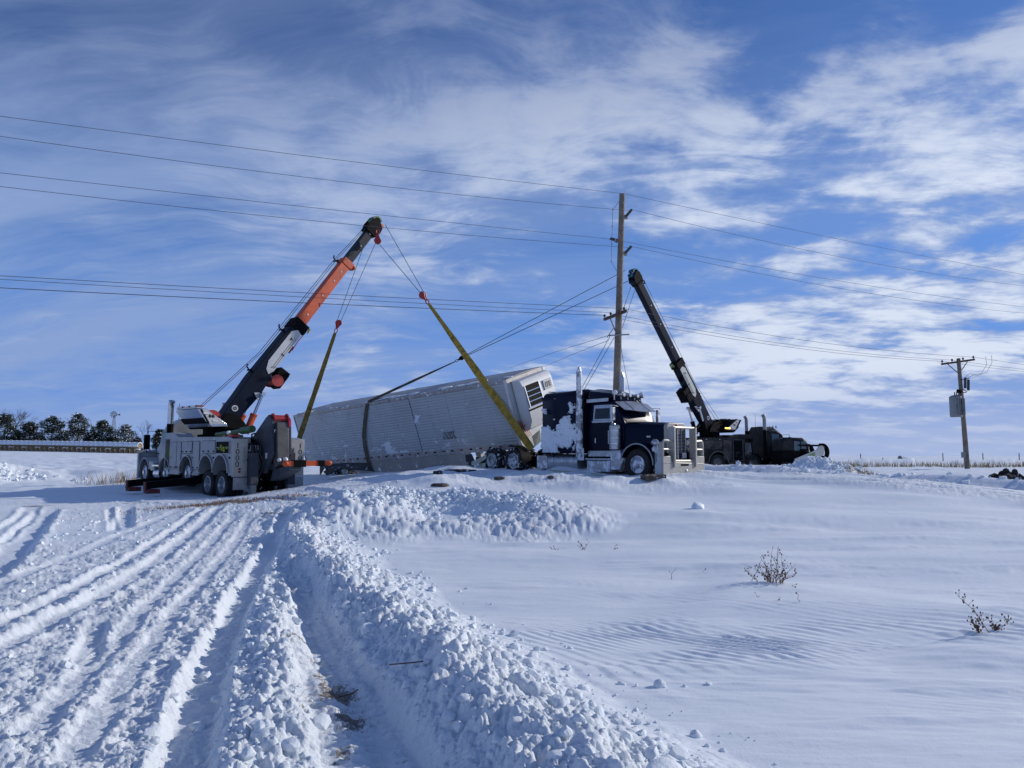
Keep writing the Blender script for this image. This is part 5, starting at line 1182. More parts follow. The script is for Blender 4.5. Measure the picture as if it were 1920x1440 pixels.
    # front fender
    q = MB(); arc_strip(q, 0, .52, .66, *sorted((.62*s, 1.22*s)), -.10, math.pi*.97, .05, 20); q.prism([(.62, .46), (.74, .46), (.86, .62), (.90, .92), (.70, .92), (.66, .8)], *sorted((.6*s, 1.2*s)), 'y'); fd = q.build('front_fender', M['blue_snow'], bt, bevel=.02)
    q = MB(); arc_strip(q, 0, .52, .665, *sorted((1.221*s, 1.235*s)), -.05, math.pi*.95, .045, 20); q.build('fender_lip', M['galv'], fd)
    # headlight pod with snow lumps
    q = MB(); q.ball((.60, .98*s, 1.24), .15, .13, .13, 12, 8); q.bar((.55, .6*s, 1.2), (.58, .9*s, 1.22), .05); q.build('headlight', M['frosted'], bt)
    q = MB(); q.ball((.66, 1.02*s, 1.02), .14, .13, .12, 12, 8); q.ball((.72, 1.0*s, .86), .11, .15, .11, 12, 8); q.build('turn_signal', M['frosted'], bt)
    # quarter fenders over the tandem
    q = MB(); arc_strip(q, -6.25, .56, .60, *sorted((.72*s, 1.24*s)), -.15, math.pi*.60, .03, 14); q.build('rear_fender', M['black'], bt)
# fifth wheel and rear frame lumps
q = MB(); q.lathe([(0, .80), (.48, .80), (.48, .92), (0, .94)], (-6.8, 0, 0), 'z', 20); q.box(-8.5, -8.3, -1.2, 1.2, .4, .7); q.build('fifth_wheel', M['black'], bt)
# windscreen, two panes, and visor
for s in (-1, 1):
    q = MB(); q.add([(-.80, .02*s, 2.02), (-.86, .86*s, 2.02), (-1.10, .82*s, 2.52), (-1.05, .02*s, 2.54), (-.86, .02*s, 2.02), (-.92, .86*s, 2.02), (-1.16, .82*s, 2.52), (-1.11, .02*s, 2.54)], [(0,1,2,3),(4,7,6,5),(0,4,5,1),(1,5,6,2),(2,6,7,3),(3,7,4,0)]); q.build('windscreen', M['glass_teal'], bt)
q = MB(); q.bar((-.80, 0, 2.0), (-1.05, 0, 2.56), .05, .04); q.build('windscreen_post', M['black'], bt)
q = MB(); q.add([(-.70, -.90, 2.42), (-.58, 0, 2.38), (-.70, .90, 2.42), (-1.12, .92, 2.72), (-1.10, 0, 2.78), (-1.12, -.92, 2.72), (-.72, -.90, 2.40), (-.60, 0, 2.36), (-.72, .90, 2.40), (-1.13, .92, 2.69), (-1.11, 0, 2.75), (-1.13, -.92, 2.69)],
    [(0,1,4,5),(1,2,3,4),(6,11,10,7),(7,10,9,8),(0,6,7,1),(1,7,8,2),(2,8,9,3),(3,9,10,4),(4,10,11,5),(5,11,6,0)]); vz = q.build('visor', M['dull_chrome'], bt)
for y in (-.45, 0, .45): q = MB(); q.bar((-.64, y, 2.42), (-1.1, y, 2.76), .015); q.build('visor_rib', M['galv'], vz)
for k, y in enumerate((-.78, -.40, 0, .40, .78)):
    q = MB(); q.ball((-1.25, y, 2.97), .07, .05, .05, 8, 5) if k in (1, 2, 3) else q.ball((-1.28, y, 3.06), .11, .09, .10, 10, 6); q.cyl((-1.3, y, 2.80), (-1.3, y, 3.0), .02, n=6); q.build('roof_light', M['lampwhite'] if k % 4 == 0 else M['dull_chrome'], bt)
for y in (-.55, -.2, .25, .6): q = MB(); q.cyl((-1.45, y, 2.98), (-1.02, y, 2.98), .035, .07, n=10); q.build('air_horn', M['dull_chrome'], bt)
# hood, long and tapering
q = MB(); q.loft([[(x, y, z) for y, z in ((-w_, .80), (w_, .80), (w_, zh-.22), (w_-.05, zh-.08), (w_-.18, zh), (0, zh+.03), (-w_+.18, zh), (-w_+.05, zh-.08), (-w_, zh-.22))] for x, w_, zh in ((-.78, .92, 1.98), (-.2, .76, 1.97), (.35, .64, 1.94), (.66, .58, 1.92))]); hd = q.build('hood', M['blue'], bt, bevel=.015)
for s in (-1, 1):
    q = MB(); q.box(.05, .22, *sorted((.70*s, .715*s)), 1.42, 1.49); q.build('hood_badge', M['dull_chrome'], hd, bevel=.01)
# radiator shell and grille slats
q = MB(); 
shell = [(-.56, .55), (.56, .55), (.56, 1.70)]+[(.56-.16+.16*math.cos(a), 1.74+.14*math.sin(a)) for a in (.3, .7, 1.1, 1.5)]+[(-.56+.16+.16*math.cos(a), 1.74+.14*math.sin(a)) for a in (1.64, 2.0, 2.4, 2.8)]+[(-.56, 1.70)]
q.prism([(y, z+.05) for y, z in shell], .66, .80, 'x'); sh = q.build('radiator_shell', M['guard'], bt, bevel=.02)
q = MB(); q.box(.80, .812, -.45, .45, .62, 1.74); gl = q.build('grille', M['black'], bt)
for k in range(22):
    q = MB(); z = .66+.05*k; q.box(.812, .826, -.44, .44, z, z+.018); q.build('grille_slat', M['galv'], gl)
for y in (-.45, -.22, 0, .22, .45): q = MB(); q.box(.812, .845, y-.016, y+.016, .62, 1.74); q.build('grille_bar', M['chrome'], gl)
q = MB(); q.ball((.80, 0, 1.85), .03, .10, .045, 10, 6); q.build('oval_badge', M['red'], bt)
q = MB(); q.box(.90, .92, .16, .40, .72, .90); lp = q.build('licence_plate', M['white'], bt, bevel=.01)
for k in range(3): q = MB(); q.box(.92, .924, .20, .36, .755+.04*k, .775+.04*k); q.build('plate_text', M['galv'], lp)
# big aluminium moose bumper
GX = 1.0
q = MB(); q.box(GX, GX+.10, -1.22, 1.22, .18, .55); q.prism([(-1.22, .55), (1.22, .55), (1.22, .78), (.78, .80), (.74, .60), (-.74, .60), (-.78, .80), (-1.22, .78)], GX, GX+.10, 'x'); gd = q.build('bumper_guard', M['guard'], bt, bevel=.012)
q = MB(); q.box(GX-.26, GX-.005, -1.20, -1.14, .18, 1.10); q.box(GX-.26, GX-.005, 1.14, 1.20, .18, 1.10); q.build('guard_wing', M['dull_chrome'], gd, bevel=.01)
for y in (-.66, .60):
    q = MB(); q.box(GX-.10, GX+.16, y, y+.09, .42, 1.78); q.build('guard_upright', M['guard'], gd, bevel=.012)
for s in (-1, 1):
    q = MB(); q.tube([(GX+.05, .64*s, 1.30), (GX+.05, 1.10*s, 1.32), (GX+.05, 1.18*s, 1.24), (GX+.05, 1.18*s, .75)], .045, 8); q.tube([(GX+.05, .64*s, 1.02), (GX+.05, 1.18*s, 1.02)], .035, 8); q.box(GX-.08, GX+.03, *sorted((1.13*s, 1.22*s)), .75, 1.26); q.build('guard_side_loop', M['guard'], gd)
q = MB(); q.tube([(GX+.06, -.62, 1.76), (GX+.06, .64, 1.76)], .045, 8); q.build('guard_top_bar', M['guard'], gd)
q = MB(); q.tube([(GX+.06, -.62, .64), (GX+.06, .64, .64)], .03, 8); q.build('guard_low_bar', M['guard'], gd)
q = MB(); q.box(GX+.1, GX+.106, -.22, .25, .46, .53); q.build('tow_slot', M['black'], gd)
q = MB(); q.ball((GX+.11, .12, .30), .02, .08, .04); q.build('fog_lamp', M['lampwhite'], gd)
# big snow plaster on the side of the sleeper
def fsl(u, v):
    n = fbm(u*3.2, v*3.6, 6, 431, .66)*1.35
    m = .30-.95*np.clip(v-.52, -.15, 1)+.0*u
    m = np.where(v > .52, m-.25, m)
    m = m+.25*np.exp(-((u-.30)/.06)**2-((v-.85)/.18)**2)+.22*np.exp(-((u-.78)/.14)**2-((v-.80)/.10)**2)+.2*np.exp(-((u-.97)/.05)**2)
    hole = np.exp(-(((u-.56-.25*(v-.32))/.17)**2+((v-.315)/.05)**2)*1.6)
    return n+m-.10-.9*hole-.30*np.exp(-(u/.10)**2)*(v > .1)-.2*np.exp(-((v-.03)/.05)**2)
snow_crust(bt, (-4.50, -1.202, .90), (2.02, 0, 0), (0, 0, 2.05), 120, 120, fsl, .10)
def frr(u, v): return fbm(u*2.6, v*3, 5, 441, .6)+.12-.1*v
snow_crust(bt, (-2.62, -1.20, .62), (.24, -.02, 0), (0, 0, .45), 16, 26, lambda u, v: .2+.4*fbm(u*2, v*3, 3, 442), .09)
snow_crust(bt, (-4.5, -.9, 3.235), (2.1, 0, 0), (0, 1.8, 0), 70, 50, lambda u, v: fbm(u*4, v*4, 5, 443, .6)-.06, .035)

# ------------------------------------------------------------------ poles and lines
def pole(name, base, top, r0, r1, label, gz_):
    o = empty(name, base, label, 'utility pole')
    b = Vector(base); t = Vector(top)-b
    q = MB(); q.tube([(0, 0, -.8*t.z/abs(t.z)*1.0), t*.25, t*.5, t*.75, t], [r0*1.03, r0*.95+r1*.05, (r0+r1)/2, r0*.25+r1*.75, r1], 14)
    q.build('shaft', M['wood'], o, smooth=50); return o, b
bz = gz(5.9, 40.0)
ptop = at(1166.5, 364, 40.0); pb = at(1154.5, 800, 40.0); kk = (pb.z-bz)/(ptop.z-pb.z)
base = (pb.x-(ptop.x-pb.x)*kk, 40.0, bz)
pc, B = pole('utility_pole', base, ptop, .215, .155, 'tall wooden utility pole rising behind the blue semi truck', 0)
def ins(parent, a, b, org, r=.045, m='porcelain'):
    a = Vector(a)-org; b = Vector(b)-org; d = (b-a)
    q = MB(); n = 7; pts = []; rr = []
    for k in range(n*2+1):
        pts.append(a+d*(k/(n*2))); rr.append(r*.6 if k % 2 == 0 else r)
    q.tube(pts, rr, 10); return q.build('insulator', M[m], parent)
LD = Vector((.893, .45, 0)); LN = Vector((.45, -.893, 0))
arms = [(1169, 410, 1), (1160, 450, -1), (1168, 478, 1)]
tips = []
for u, v, s in arms:
    p = at(u, v, 40.0); p = Vector((p.x, 40.0, p.z)); e = p+LN*(.16*s)+Vector((0, 0, 0)); t = p+LN*(.78*s)+Vector((0, 0, .28)); tips.append(t)
    q = MB(); q.bar(e-B, e+LN*(.12*s)+Vector((0, 0, .05))-B, .16, .22); q.build('bracket', M['galv'], pc)
    ins(pc, e+Vector((0, 0, .02)), t, B, .085)
# ground wire spacer loop on the left of the pole
q = MB(); lp = [at(1163, 375, 40), at(1149, 393, 40), at(1148, 425, 40), at(1147, 458, 40), at(1146, 490, 40), at(1156, 508, 40)]
q.tube([p-B for p in lp], .012, 5)
for p in lp[1:5]: q.ball(p-B, .04, n=6, m=4)
q.build('ground_loop', M['wire'], pc)
# crossarm with brace
ca = at(1133, 599, 41.0); cb = at(1174, 583, 39.0)
q = MB(); q.bar(ca-B, cb-B, .12, .15); q.build('crossarm', M['wood_dark'], pc, bevel=.01)
q = MB(); q.bar(at(1144, 597, 40.4)-B, at(1155, 624, 39.8)-B, .04, .06); q.build('brace', M['galv'], pc)
low = []
for u, v, D in ((1133.5, 592, 41.0), (1145, 588, 40.4), (1170, 578.5, 39.1)):
    t = at(u, v, D); low.append(t); q = MB(); q.cyl(t-B-Vector((0, 0, .28)), t-B, .02, n=6); q.ball(t-B, .07, .07, .09, 8, 5); q.build('insulator', M['porcelain'], pc)
# guy bracket
q = MB(); q.bar(at(1140, 629, 39.7)-B, at(1180, 627, 39.7)-B, .05, .07); q.bar(at(1138, 633, 39.6)-B, at(1150, 616, 39.7)-B, .04); q.build('guy_bracket', M['galv'], pc)
q = MB(); rr = random.Random(8); 
for k in range(26):
    v = 380+k*14; u = 1166.5-12*(v-364)/436; p = at(u+1.5, v, 39.8); q.cyl(p-B, p-B+Vector((.03, -.05, 0)), .02, n=5)
q.build('pole_stencil', M['galv'], pc); pc.children[-1]['kind'] = 'stuff'
def guy(name, pts, r, label, cat='cable', m='cable', group=None):
    q = MB(); q.tube([Vector(p) for p in pts], r, 6); o = q.build(name, M[m]); return tag(o, label, cat, group)
guy('guy_wire', [at(1145, 628, 39.6), at(1083, 742, 43.0), at(1030, 842, 46.0)], .016, 'upper guy wire slanting left from the tall pole down behind the blue truck', 'guy wire')
guy('guy_wire', [at(1152, 632, 39.6), at(1087, 745, 43.5), at(1030, 846, 47.5)], .016, 'lower guy wire slanting left from the tall pole down behind the blue truck', 'guy wire')
guy('guy_wire', [at(1163, 640, 39.8), at(1167, 668, 39.0), at(1183, 748, 37.0), at(1205, 850, 34.5)], .012, 'thin guy wire dropping on the right of the tall pole', 'guy wire')

guy('power_line', [at(1141, 629, 39.6), at(1050, 657, 52.0), at(955, 690, 70.0)], .014, 'faint upper service wire from the guy bracket to behind the trailer', 'power line', 'wire')
guy('power_line', [at(1141, 638, 39.6), at(1080, 662, 52.0), at(1000, 696, 72.0)], .014, 'faint lower service wire from the guy bracket to behind the trailer', 'power line', 'wire')
# pole on the right, leaning left at the top
b2 = at(1814, 878, 53.0); t2 = at(1797, 672, 53.0)
p2, B2 = pole('utility_pole', (b2.x, b2.y, b2.z), t2, .17, .125, 'shorter wooden pole with a transformer, leaning left in the snowy field on the right', 0)
a = at(1764.5, 683, 53.4); b = at(1828, 674, 52.6)
q = MB(); q.bar(a-B2, b-B2, .11, .13); q.build('crossarm', M['wood_dark'], p2, bevel=.01)
for (u0, v0, u1, v1) in ((1777, 683, 1797, 700), (1814, 678, 1803, 694)):
    q = MB(); q.bar(at(u0, v0, 52.9)-B2, at(u1, v1, 52.9)-B2, .03, .05); q.build('brace', M['wood_dark'], p2)
rt = []
for u, v, D in ((1766.5, 677.5, 53.4), (1785, 675, 53.1), (1805.5, 672.5, 52.8), (1825, 669.5, 52.6)):
    t = at(u, v, D); rt.append(t); q = MB(); q.cyl(t-B2-Vector((0, 0, .25)), t-B2, .02, n=6); q.ball(t-B2, .07, .07, .10, 8, 5); q.build('insulator', M['porcelain'], p2)
tc0 = at(1792, 764, 52.6); q = MB(); z0, z1 = at(1792, 782, 52.6).z, at(1792, 744, 52.6).z
q.lathe([(0, z0-B2.z), (.36, z0-B2.z), (.39, z0-B2.z+.06), (.39, z1-B2.z-.06), (.41, z1-B2.z-.04), (.40, z1-B2.z), (.2, z1-B2.z+.10), (0, z1-B2.z+.12)], (tc0.x-B2.x, tc0.y-B2.y, 0), 'z', 24)
tf = q.build('transformer', M['transformer'], p2)
for k in range(-1, 2):
    q = MB(); q.tube([(tc0.x-B2.x+.14*k, tc0.y-B2.y-.2, z1-B2.z+.02), (tc0.x-B2.x+.14*k, tc0.y-B2.y-.2, z1-B2.z+.32)], [.05, .03], 8); q.build('bushing', M['porcelain'], tf)
for k in range(5):
    q = MB(); xx = tc0.x-B2.x-.25+.16*k; q.box(xx, xx+.02, tc0.y-B2.y-.44, tc0.y-B2.y-.30, z0-B2.z+.12, z1-B2.z-.12); q.build('cooling_fin', M['transformer'], tf)
q = MB(); q.bar(at(1794, 733, 52.9)-B2, at(1802, 735, 52.9)-B2, .10, .25); q.bar(at(1797, 770, 52.9)-B2, at(1806, 770, 52.9)-B2, .10, .12); q.build('transformer_hanger', M['black'], p2)
for k, (u, v) in enumerate(((1809, 718), (1815, 722))):
    p = at(u, v, 52.7)-B2; q = MB(); q.cyl(p+Vector((0, 0, -.38)), p+Vector((.05, 0, .38)), .09, n=8); q.build('fuse_cutout', M['porcelain'], p2)
q = MB(); q.bar(at(1803, 712, 52.8)-B2, at(1817, 710, 52.8)-B2, .05); q.bar(at(1805, 730, 52.8)-B2, at(1813, 734, 52.8)-B2, .05); q.bar(at(1806, 736, 52.8)-B2, at(1812, 736, 52.8)-B2, .05); q.build('cutout_bracket', M['black'], p2)
q = MB(); q.tube([at(1848, 668, 52.2)-B2, at(1850, 684, 52.2)-B2, at(1840, 700, 52.3)-B2, at(1823, 704, 52.6)-B2, at(1812, 710, 52.7)-B2], .012, 5); q.build('jumper_wire', M['wire'], p2)
q = MB(); q.tube([at(1859, 666, 52.0)-B2, at(1860, 680, 52.0)-B2, at(1850, 698, 52.2)-B2, at(1832, 704, 52.5)-B2, at(1818, 700, 52.7)-B2, at(1809, 708, 52.7)-B2], .012, 5); q.build('jumper_wire', M['wire'], p2)
q = MB(); p = at(1806, 853, 52.8)-B2; q.box(p.x-.13, p.x+.10, p.y-.12, p.y+.05, p.z-.20, p.z+.20); q.build('meter_box', M['transformer'], p2, bevel=.02)

# conductors: each follows a sagging curve along the line of poles
def conductor(obs, pivot, label, r=.0135, ext=(0, 0), both=(True, True), name='power_line'):
    """obs: (u, v) points of the wire; their distance follows the straight run of the line through pivot"""
    P = []
    for u, v in obs:
        k = (u-960)/FPX
        # plan position: pivot + t*LD, seen in direction u (first order in pitch, refined)
        t = 0.0
        for it in range(12):
            X = pivot.x+LD.x*t; Y = pivot.y+LD.y*t; p = at(u, v, Y)
            t += (p.x-X)/(LD.x-LD.y*p.x/Y)
        P.append((t, at(u, v, pivot.y+LD.y*t).z))
    t = np.array([a for a, _ in P]); z = np.array([b for _, b in P])
    c = np.polyfit(t, z, 2 if len(t) > 2 else 1)
    if len(t) > 2 and c[0] < 0: c = np.append([0.0003], np.polyfit(t, z-.0003*t*t, 1))
    t0, t1 = min(t), max(t)
    t0 -= ext[0]; t1 += ext[1]
    ts = np.linspace(t0, t1, 26)
    return [Vector((pivot.x+LD.x*a, pivot.y+LD.y*a, float(np.polyval(c, a)))) for a in ts]
LW = [
    ('topmost thin wire running from the upper left to the top of the tall pole', 'topmost thin wire running right from the top of the tall pole', ptop+Vector((0, 0, .05)),
      [(0, 218), (530, 286), (960, 340)], [(1498, 433), (1919, 515)]),
    ('second wire from the top on the left, ending at the upper right insulator', 'second wire from the top on the right of the tall pole', tips[0], [(0, 258), (460, 313), (960, 380)], [(1498, 466), (1919, 536)]),
    ('third wire from the top on the left, crossing just above the orange boom tip', 'third wire from the top on the right of the tall pole', tips[1], [(0, 325), (475, 374), (690, 402), (960, 431)], [(1498, 514), (1919, 575)]),
    ('fourth wire from the top on the left, crossing behind the boom head', 'fourth wire from the top on the right of the tall pole', tips[2], [(0, 352), (475, 397), (960, 453)], [(1498, 527), (1919, 587)]),
]
def px_of(p):
    z = p.z-CAMZ; d = p.y*math.cos(TH)+z*math.sin(TH); return (960+FPX*p.x/d, 720-FPX*(-p.y*math.sin(TH)+z*math.cos(TH))/d)
for la, lb, pv_, lo, ro in LW:
    me = px_of(pv_)
    q = MB(); q.tube(conductor(lo+[me], pv_, la, ext=(34, 0)), .0108, 5); tag(q.build('power_line', M['wire']), la, 'power line', 'wires of the upper line')
    q = MB(); q.tube(conductor([me]+ro, pv_, lb, ext=(0, 30)), .0108, 5); tag(q.build('power_line', M['wire']), lb, 'power line', 'wires of the upper line')
LL = [('thickest low wire on the left, running to the left end of the crossarm', 'lowest of the wires between the two poles', low[0], [(0, 541), (480, 562), (960, 584)], rt[0], .016),
      ('thin low wire on the left, running to the middle crossarm insulator', 'middle one of the wires between the two poles', low[1], [(0, 525), (480, 551), (960, 575)], rt[1], .011),
      ('highest low wire on the left, running to the right end of the crossarm', 'highest of the wires between the two poles', low[2], [(0, 517), (480, 544), (960, 569)], rt[3], .012)]
for la, lb, pv_, lo, end, r in LL:
    q = MB(); q.tube(conductor(lo+[px_of(pv_)], pv_, la, ext=(34, 0)), r, 5); tag(q.build('power_line', M['wire']), la, 'power line', 'wires of the lower line')
    pts = []
    for k in range(15):
        f = k/14; p = pv_.lerp(end, f); p.z -= 4*f*(1-f)*.42; pts.append(p)
    q = MB(); q.tube(pts, .011, 5); tag(q.build('power_line', M['wire']), lb, 'power line', 'wires of the lower line')
    dd = (end-pv_); pts = [end+Vector((dd.x*f, dd.y*f, -1.2*f*(1-f))) for f in np.linspace(0, 1.2, 8)]
    q = MB(); q.tube(pts, .011, 5); tag(q.build('power_line', M['wire']), lb.replace('between the two poles', 'right of the transformer pole'), 'power line', 'wires of the lower line')

# ------------------------------------------------------------------ slings, blocks and winch lines
def strap(name, a, b, w0, w1, m, label, twist=(0, 0, 0), n=14, side=None, sag=0.0):
    """flat webbing between a and b with slight twist, w wide and 12 mm thick"""
    a, b = Vector(a), Vector(b); d = (b-a).normalized(); s0 = (side or Vector((1, 0, 0))); s0 = (s0-d*s0.dot(d)).normalized()
    rings = []
    for k in range(n+1):
        f = k/n; p = a.lerp(b, f); p.z -= 4*f*(1-f)*sag; w_ = w0+(w1-w0)*min(1, f*2.2); th = twist[0]*math.sin(f*3.1*twist[1]+twist[2])
        l = Matrix.Rotation(th, 3, d)@s0; nn = d.cross(l)
        w_ *= 1+.06*math.sin(k*2.1)
        rings.append([p-l*w_/2-nn*.009, p+l*w_/2-nn*.009, p+l*w_/2+nn*.009, p-l*w_/2+nn*.009])
    q = MB(); q.loft(rings); o = q.build(name, M[m]); return tag(o, label, 'lifting strap')
def block(p, label, m='red', down=Vector((0, 0, -1)), s=1.0):
    o = empty('snatch_block', p, label, 'pulley block')
    d = down.normalized(); sd_ = Vector((0, 1, 0)); 
    Mx = frame((0, 0, 0), -d, Vector((0, 0, 1)) if abs(d.z) < .8 else Vector((1, 0, 0)))
    # x = up the rope, z = sideways
    q = MB(); q.prism([(.16, 0.0), (.10, .12), (-.02, .17), (-.16, .10), (-.34, .03), (-.34, -.03), (-.16, -.10), (-.02, -.17), (.10, -.12)], -.07, -.04, 'z'); q.prism([(.16, 0.0), (.10, .12), (-.02, .17), (-.16, .10), (-.34, .03), (-.34, -.03), (-.16, -.10), (-.02, -.17), (.10, -.12)], .04, .07, 'z')
    q.build('side_plate', M[m], o, matrix=Mx@Matrix.Scale(s, 4))
    q = MB(); q.lathe([(0, -.035), (.13, -.035), (.10, 0), (.13, .035), (0, .035)], (0, 0, 0), 'z', 16); q.build('sheave', M['black'], o, matrix=Mx@Matrix.Scale(s, 4))
    q = MB(); q.tube([(-.30, 0, 0), (-.40, .07, 0), (-.52, .07, 0), (-.58, 0, 0), (-.52, -.07, 0), (-.40, -.07, 0), (-.30, 0, 0)], .026, 7); q.build('shackle', M[m], o, matrix=Mx@Matrix.Scale(s, 4))
    return o
LB = at(635, 605, 38.4); RB = at(792, 553, 33.2); HB = at(708, 452, 35.9)
sling_l_end = at(561, 822, 39.6); sling_r_end = at(997, 842, 30.1)
dl = (sling_l_end-LB).normalized(); dr_ = (sling_r_end-RB).normalized()
block(LB, 'dark pulley block above the left yellow lifting strap', 'red', dl)
block(RB, 'red pulley block above the right yellow lifting strap', 'red', dr_, 1.0)
hb = block(HB+Vector((0, 0, 0)), 'red pulley block hanging just under the orange boom tip', 'red', Vector((0, 0, 1)), 1.05)
L0 = LB+dl*.58; R0 = RB+dr_*.58
CW = Vector((.98, .0, .2))
strap('lifting_strap', L0, sling_l_end, .16, .27, 'strap_green', 'olive yellow lifting strap down to the low rear corner of the trailer', (.25, 1, 0), side=CW)
strap('lifting_strap', R0, sling_r_end, .13, .30, 'strap', 'long yellow lifting strap crossing the front end of the trailer', (.22, 1, .4), side=CW)
guy('winch_rope', [LB+Vector((-.10, 0, .05)), at(680, 467, 36.4)], .014, 'winch rope from the left pulley block up to the lower side of the boom', 'winch rope')
guy('winch_rope', [LB+Vector((.10, 0, .05)), at(704, 456, 35.9)], .014, 'winch rope from the left pulley block to the hanging red block', 'winch rope')
guy('winch_rope', [RB+Vector((-.08, 0, .08)), at(712, 459, 35.9)], .014, 'winch rope from the hanging red block to the right pulley block', 'winch rope')
guy('winch_rope', [RB+Vector((.06, 0, .12)), at(722, 421, 36.2)], .014, 'winch rope from the boom head guard to the right pulley block', 'winch rope')
# far straps to the black wrecker
SB = at(866, 671, 38.0)
block(SB, 'small dark shackle block beside the yellow strap', 'black', (at(745, 737, 37.0)-SB), .7)
guy('winch_rope', [at(873, 666, 38.1), at(1172, 507, 42.8)], .018, 'upper rope from the trailer strap to the head of the black boom', 'winch rope')
guy('winch_rope', [at(873, 668, 38.1), at(1150, 540, 42.0), at(1180, 526, 42.9)], .020, 'lower rope from the trailer strap to the head of the black boom', 'winch rope')
guy('winch_rope', [at(1183, 538, 42.8), at(1166, 588, 41.6), at(1158, 622, 40.6)], .016, 'left rope dropping from the black boom head to the tall pole', 'winch rope')
guy('winch_rope', [at(1190, 545, 42.6), at(1167, 614, 41.2)], .016, 'right rope dropping from the black boom head to the tall pole', 'winch rope')
# trailer frame points
bpy.context.view_layer.update(); TMW = tr.matrix_world.copy()
def onT(x, y, z): return TMW@Vector((x, y, z))
rimp = onT(-9.35, -hwid-.04, THT+.03)
sfar = onT(-8.0, hwid*.2, THT+.12)
strap('lifting_strap', SB+(at(745, 737, 37.0)-SB).normalized()*.40, rimp+Vector((.05, .05, .05)), .05, .13, 'strap_brown', 'thin dark strap running from the shackle block down to the trailer roof', (.1, 1, 0), side=Vector((.2, .3, 1)))
# brown strap hanging round the near side
q = MB(); ring = []
pts = [(-8.9, -hwid+.5, THT+.07), (-9.2, -hwid+.05, THT+.06), (-9.35, -hwid-.045, THT-.05), (-9.80, -hwid-.05, 2.1), (-10.25, -hwid-.07, 1.3), (-10.45, -hwid-.06, .6), (-10.50, -hwid-.05, .05), (-10.50, -hwid-.05, -.5), (-10.5, -hwid+.3, -.65)]
for k, p in enumerate(pts):
    P_ = onT(*p); nn = (onT(p[0], p[1]-1, p[2])-P_) if k > 1 else (onT(p[0], p[1], p[2]+1)-P_); ux = (onT(p[0]+1, p[1], p[2]+(.0))-P_); w_ = .13
    ring.append([P_-ux*w_-nn*.008, P_+ux*w_-nn*.008, P_+ux*w_+nn*.010, P_-ux*w_+nn*.010])
q.loft(ring); tag(q.build('lifting_strap', M['strap_brown'], smooth=60), 'wide brown strap slung around the middle of the trailer side', 'lifting strap')

# ------------------------------------------------------------------ compact loader beyond the black wrecker
lz = .62
lo_ = empty('compact_loader', (16.35, 45.5, lz), 'dark cabbed compact loader with a white and green lift arm behind the snow pile', 'loader', (0, 0, R(8)))
q = MB(); q.prism([(-.3, .35), (1.2, .35), (1.5, .8), (1.45, 1.25), (.5, 1.3), (-.3, 1.3)], -.70, .70, 'y'); q.build('body', M['black'], lo_, bevel=.03)
q = MB(); q.loft([[(x, y, z) for y, z in ((-.66, 1.2), (.66, 1.2), (.62, 2.05-e), (.48, 2.2-e), (-.48, 2.2-e), (-.62, 2.05-e))] for x, e in ((-.25, .22), (.0, .10), (1.1, .12), (1.42, .36))]); cbn = q.build('cab', M['grime_black'], lo_, bevel=.03)
for x0, x1 in ((.48, .84), (.92, 1.24)):
    for s in (-1, 1): q = MB(); q.prism([(x0, 1.30), (x1, 1.30), (x1, 1.84), (x0, 1.87)], *sorted((.655*s, .672*s)), 'y'); q.build('side_window', M['glass_teal'], cbn)
for s in (-1, 1):
    q = MB(); q.prism([(-.3, .05), (1.0, .05), (1.2, .3), (.9, .62), (-.3, .62), (-.5, .3)], *sorted((.62*s, 1.0*s)), 'y'); q.build('track', M['rubber'], lo_, bevel=.04)
    q = MB(); q.prism([(.35, .80), (.50, .65), (2.0, .95), (2.25, 1.05), (2.3, 1.62), (2.05, 1.66), (1.8, 1.35)], *sorted((.78*s, .88*s)), 'y'); am_ = q.build('lift_arm', M['cream'], lo_, bevel=.01)
    q = MB(); q.prism([(.95, .84), (1.65, .97), (1.68, 1.20), (1.30, 1.08)], *sorted((.885*s, .892*s)), 'y'); q.build('green_decal', M['palegreen'], am_)
    q = MB(); q.cyl((.7, .82*s, 1.62), (2.0, .82*s, 1.60), .055, n=8); q.cyl((.8, .82*s, 1.35), (1.2, .82*s, 1.33), .06, n=8); q.build('hydraulic_cylinder', M['black'], am_)
    q = MB(); outer = [(2.15+.42*math.cos(a), 1.22+.52*math.sin(a)) for a in np.linspace(1.9, -1.35, 12)]; inner = [(2.12+.28*math.cos(a), 1.20+.40*math.sin(a)) for a in np.linspace(-1.35, 1.9, 12)]
    q.prism(outer+inner, *sorted((.70*s, .96*s)), 'y'); q.build('quick_coupler', M['black'], lo_, bevel=.01)
q = MB(); q.box(2.38, 2.5, -.7, .7, .8, 1.0); q.build('coupler_plate', M['black'], lo_)
q = MB(); q.cyl((.1, .3, 2.0), (.1, .3, 2.3), .05, n=8); q.build('exhaust_stub', M['black'], lo_)

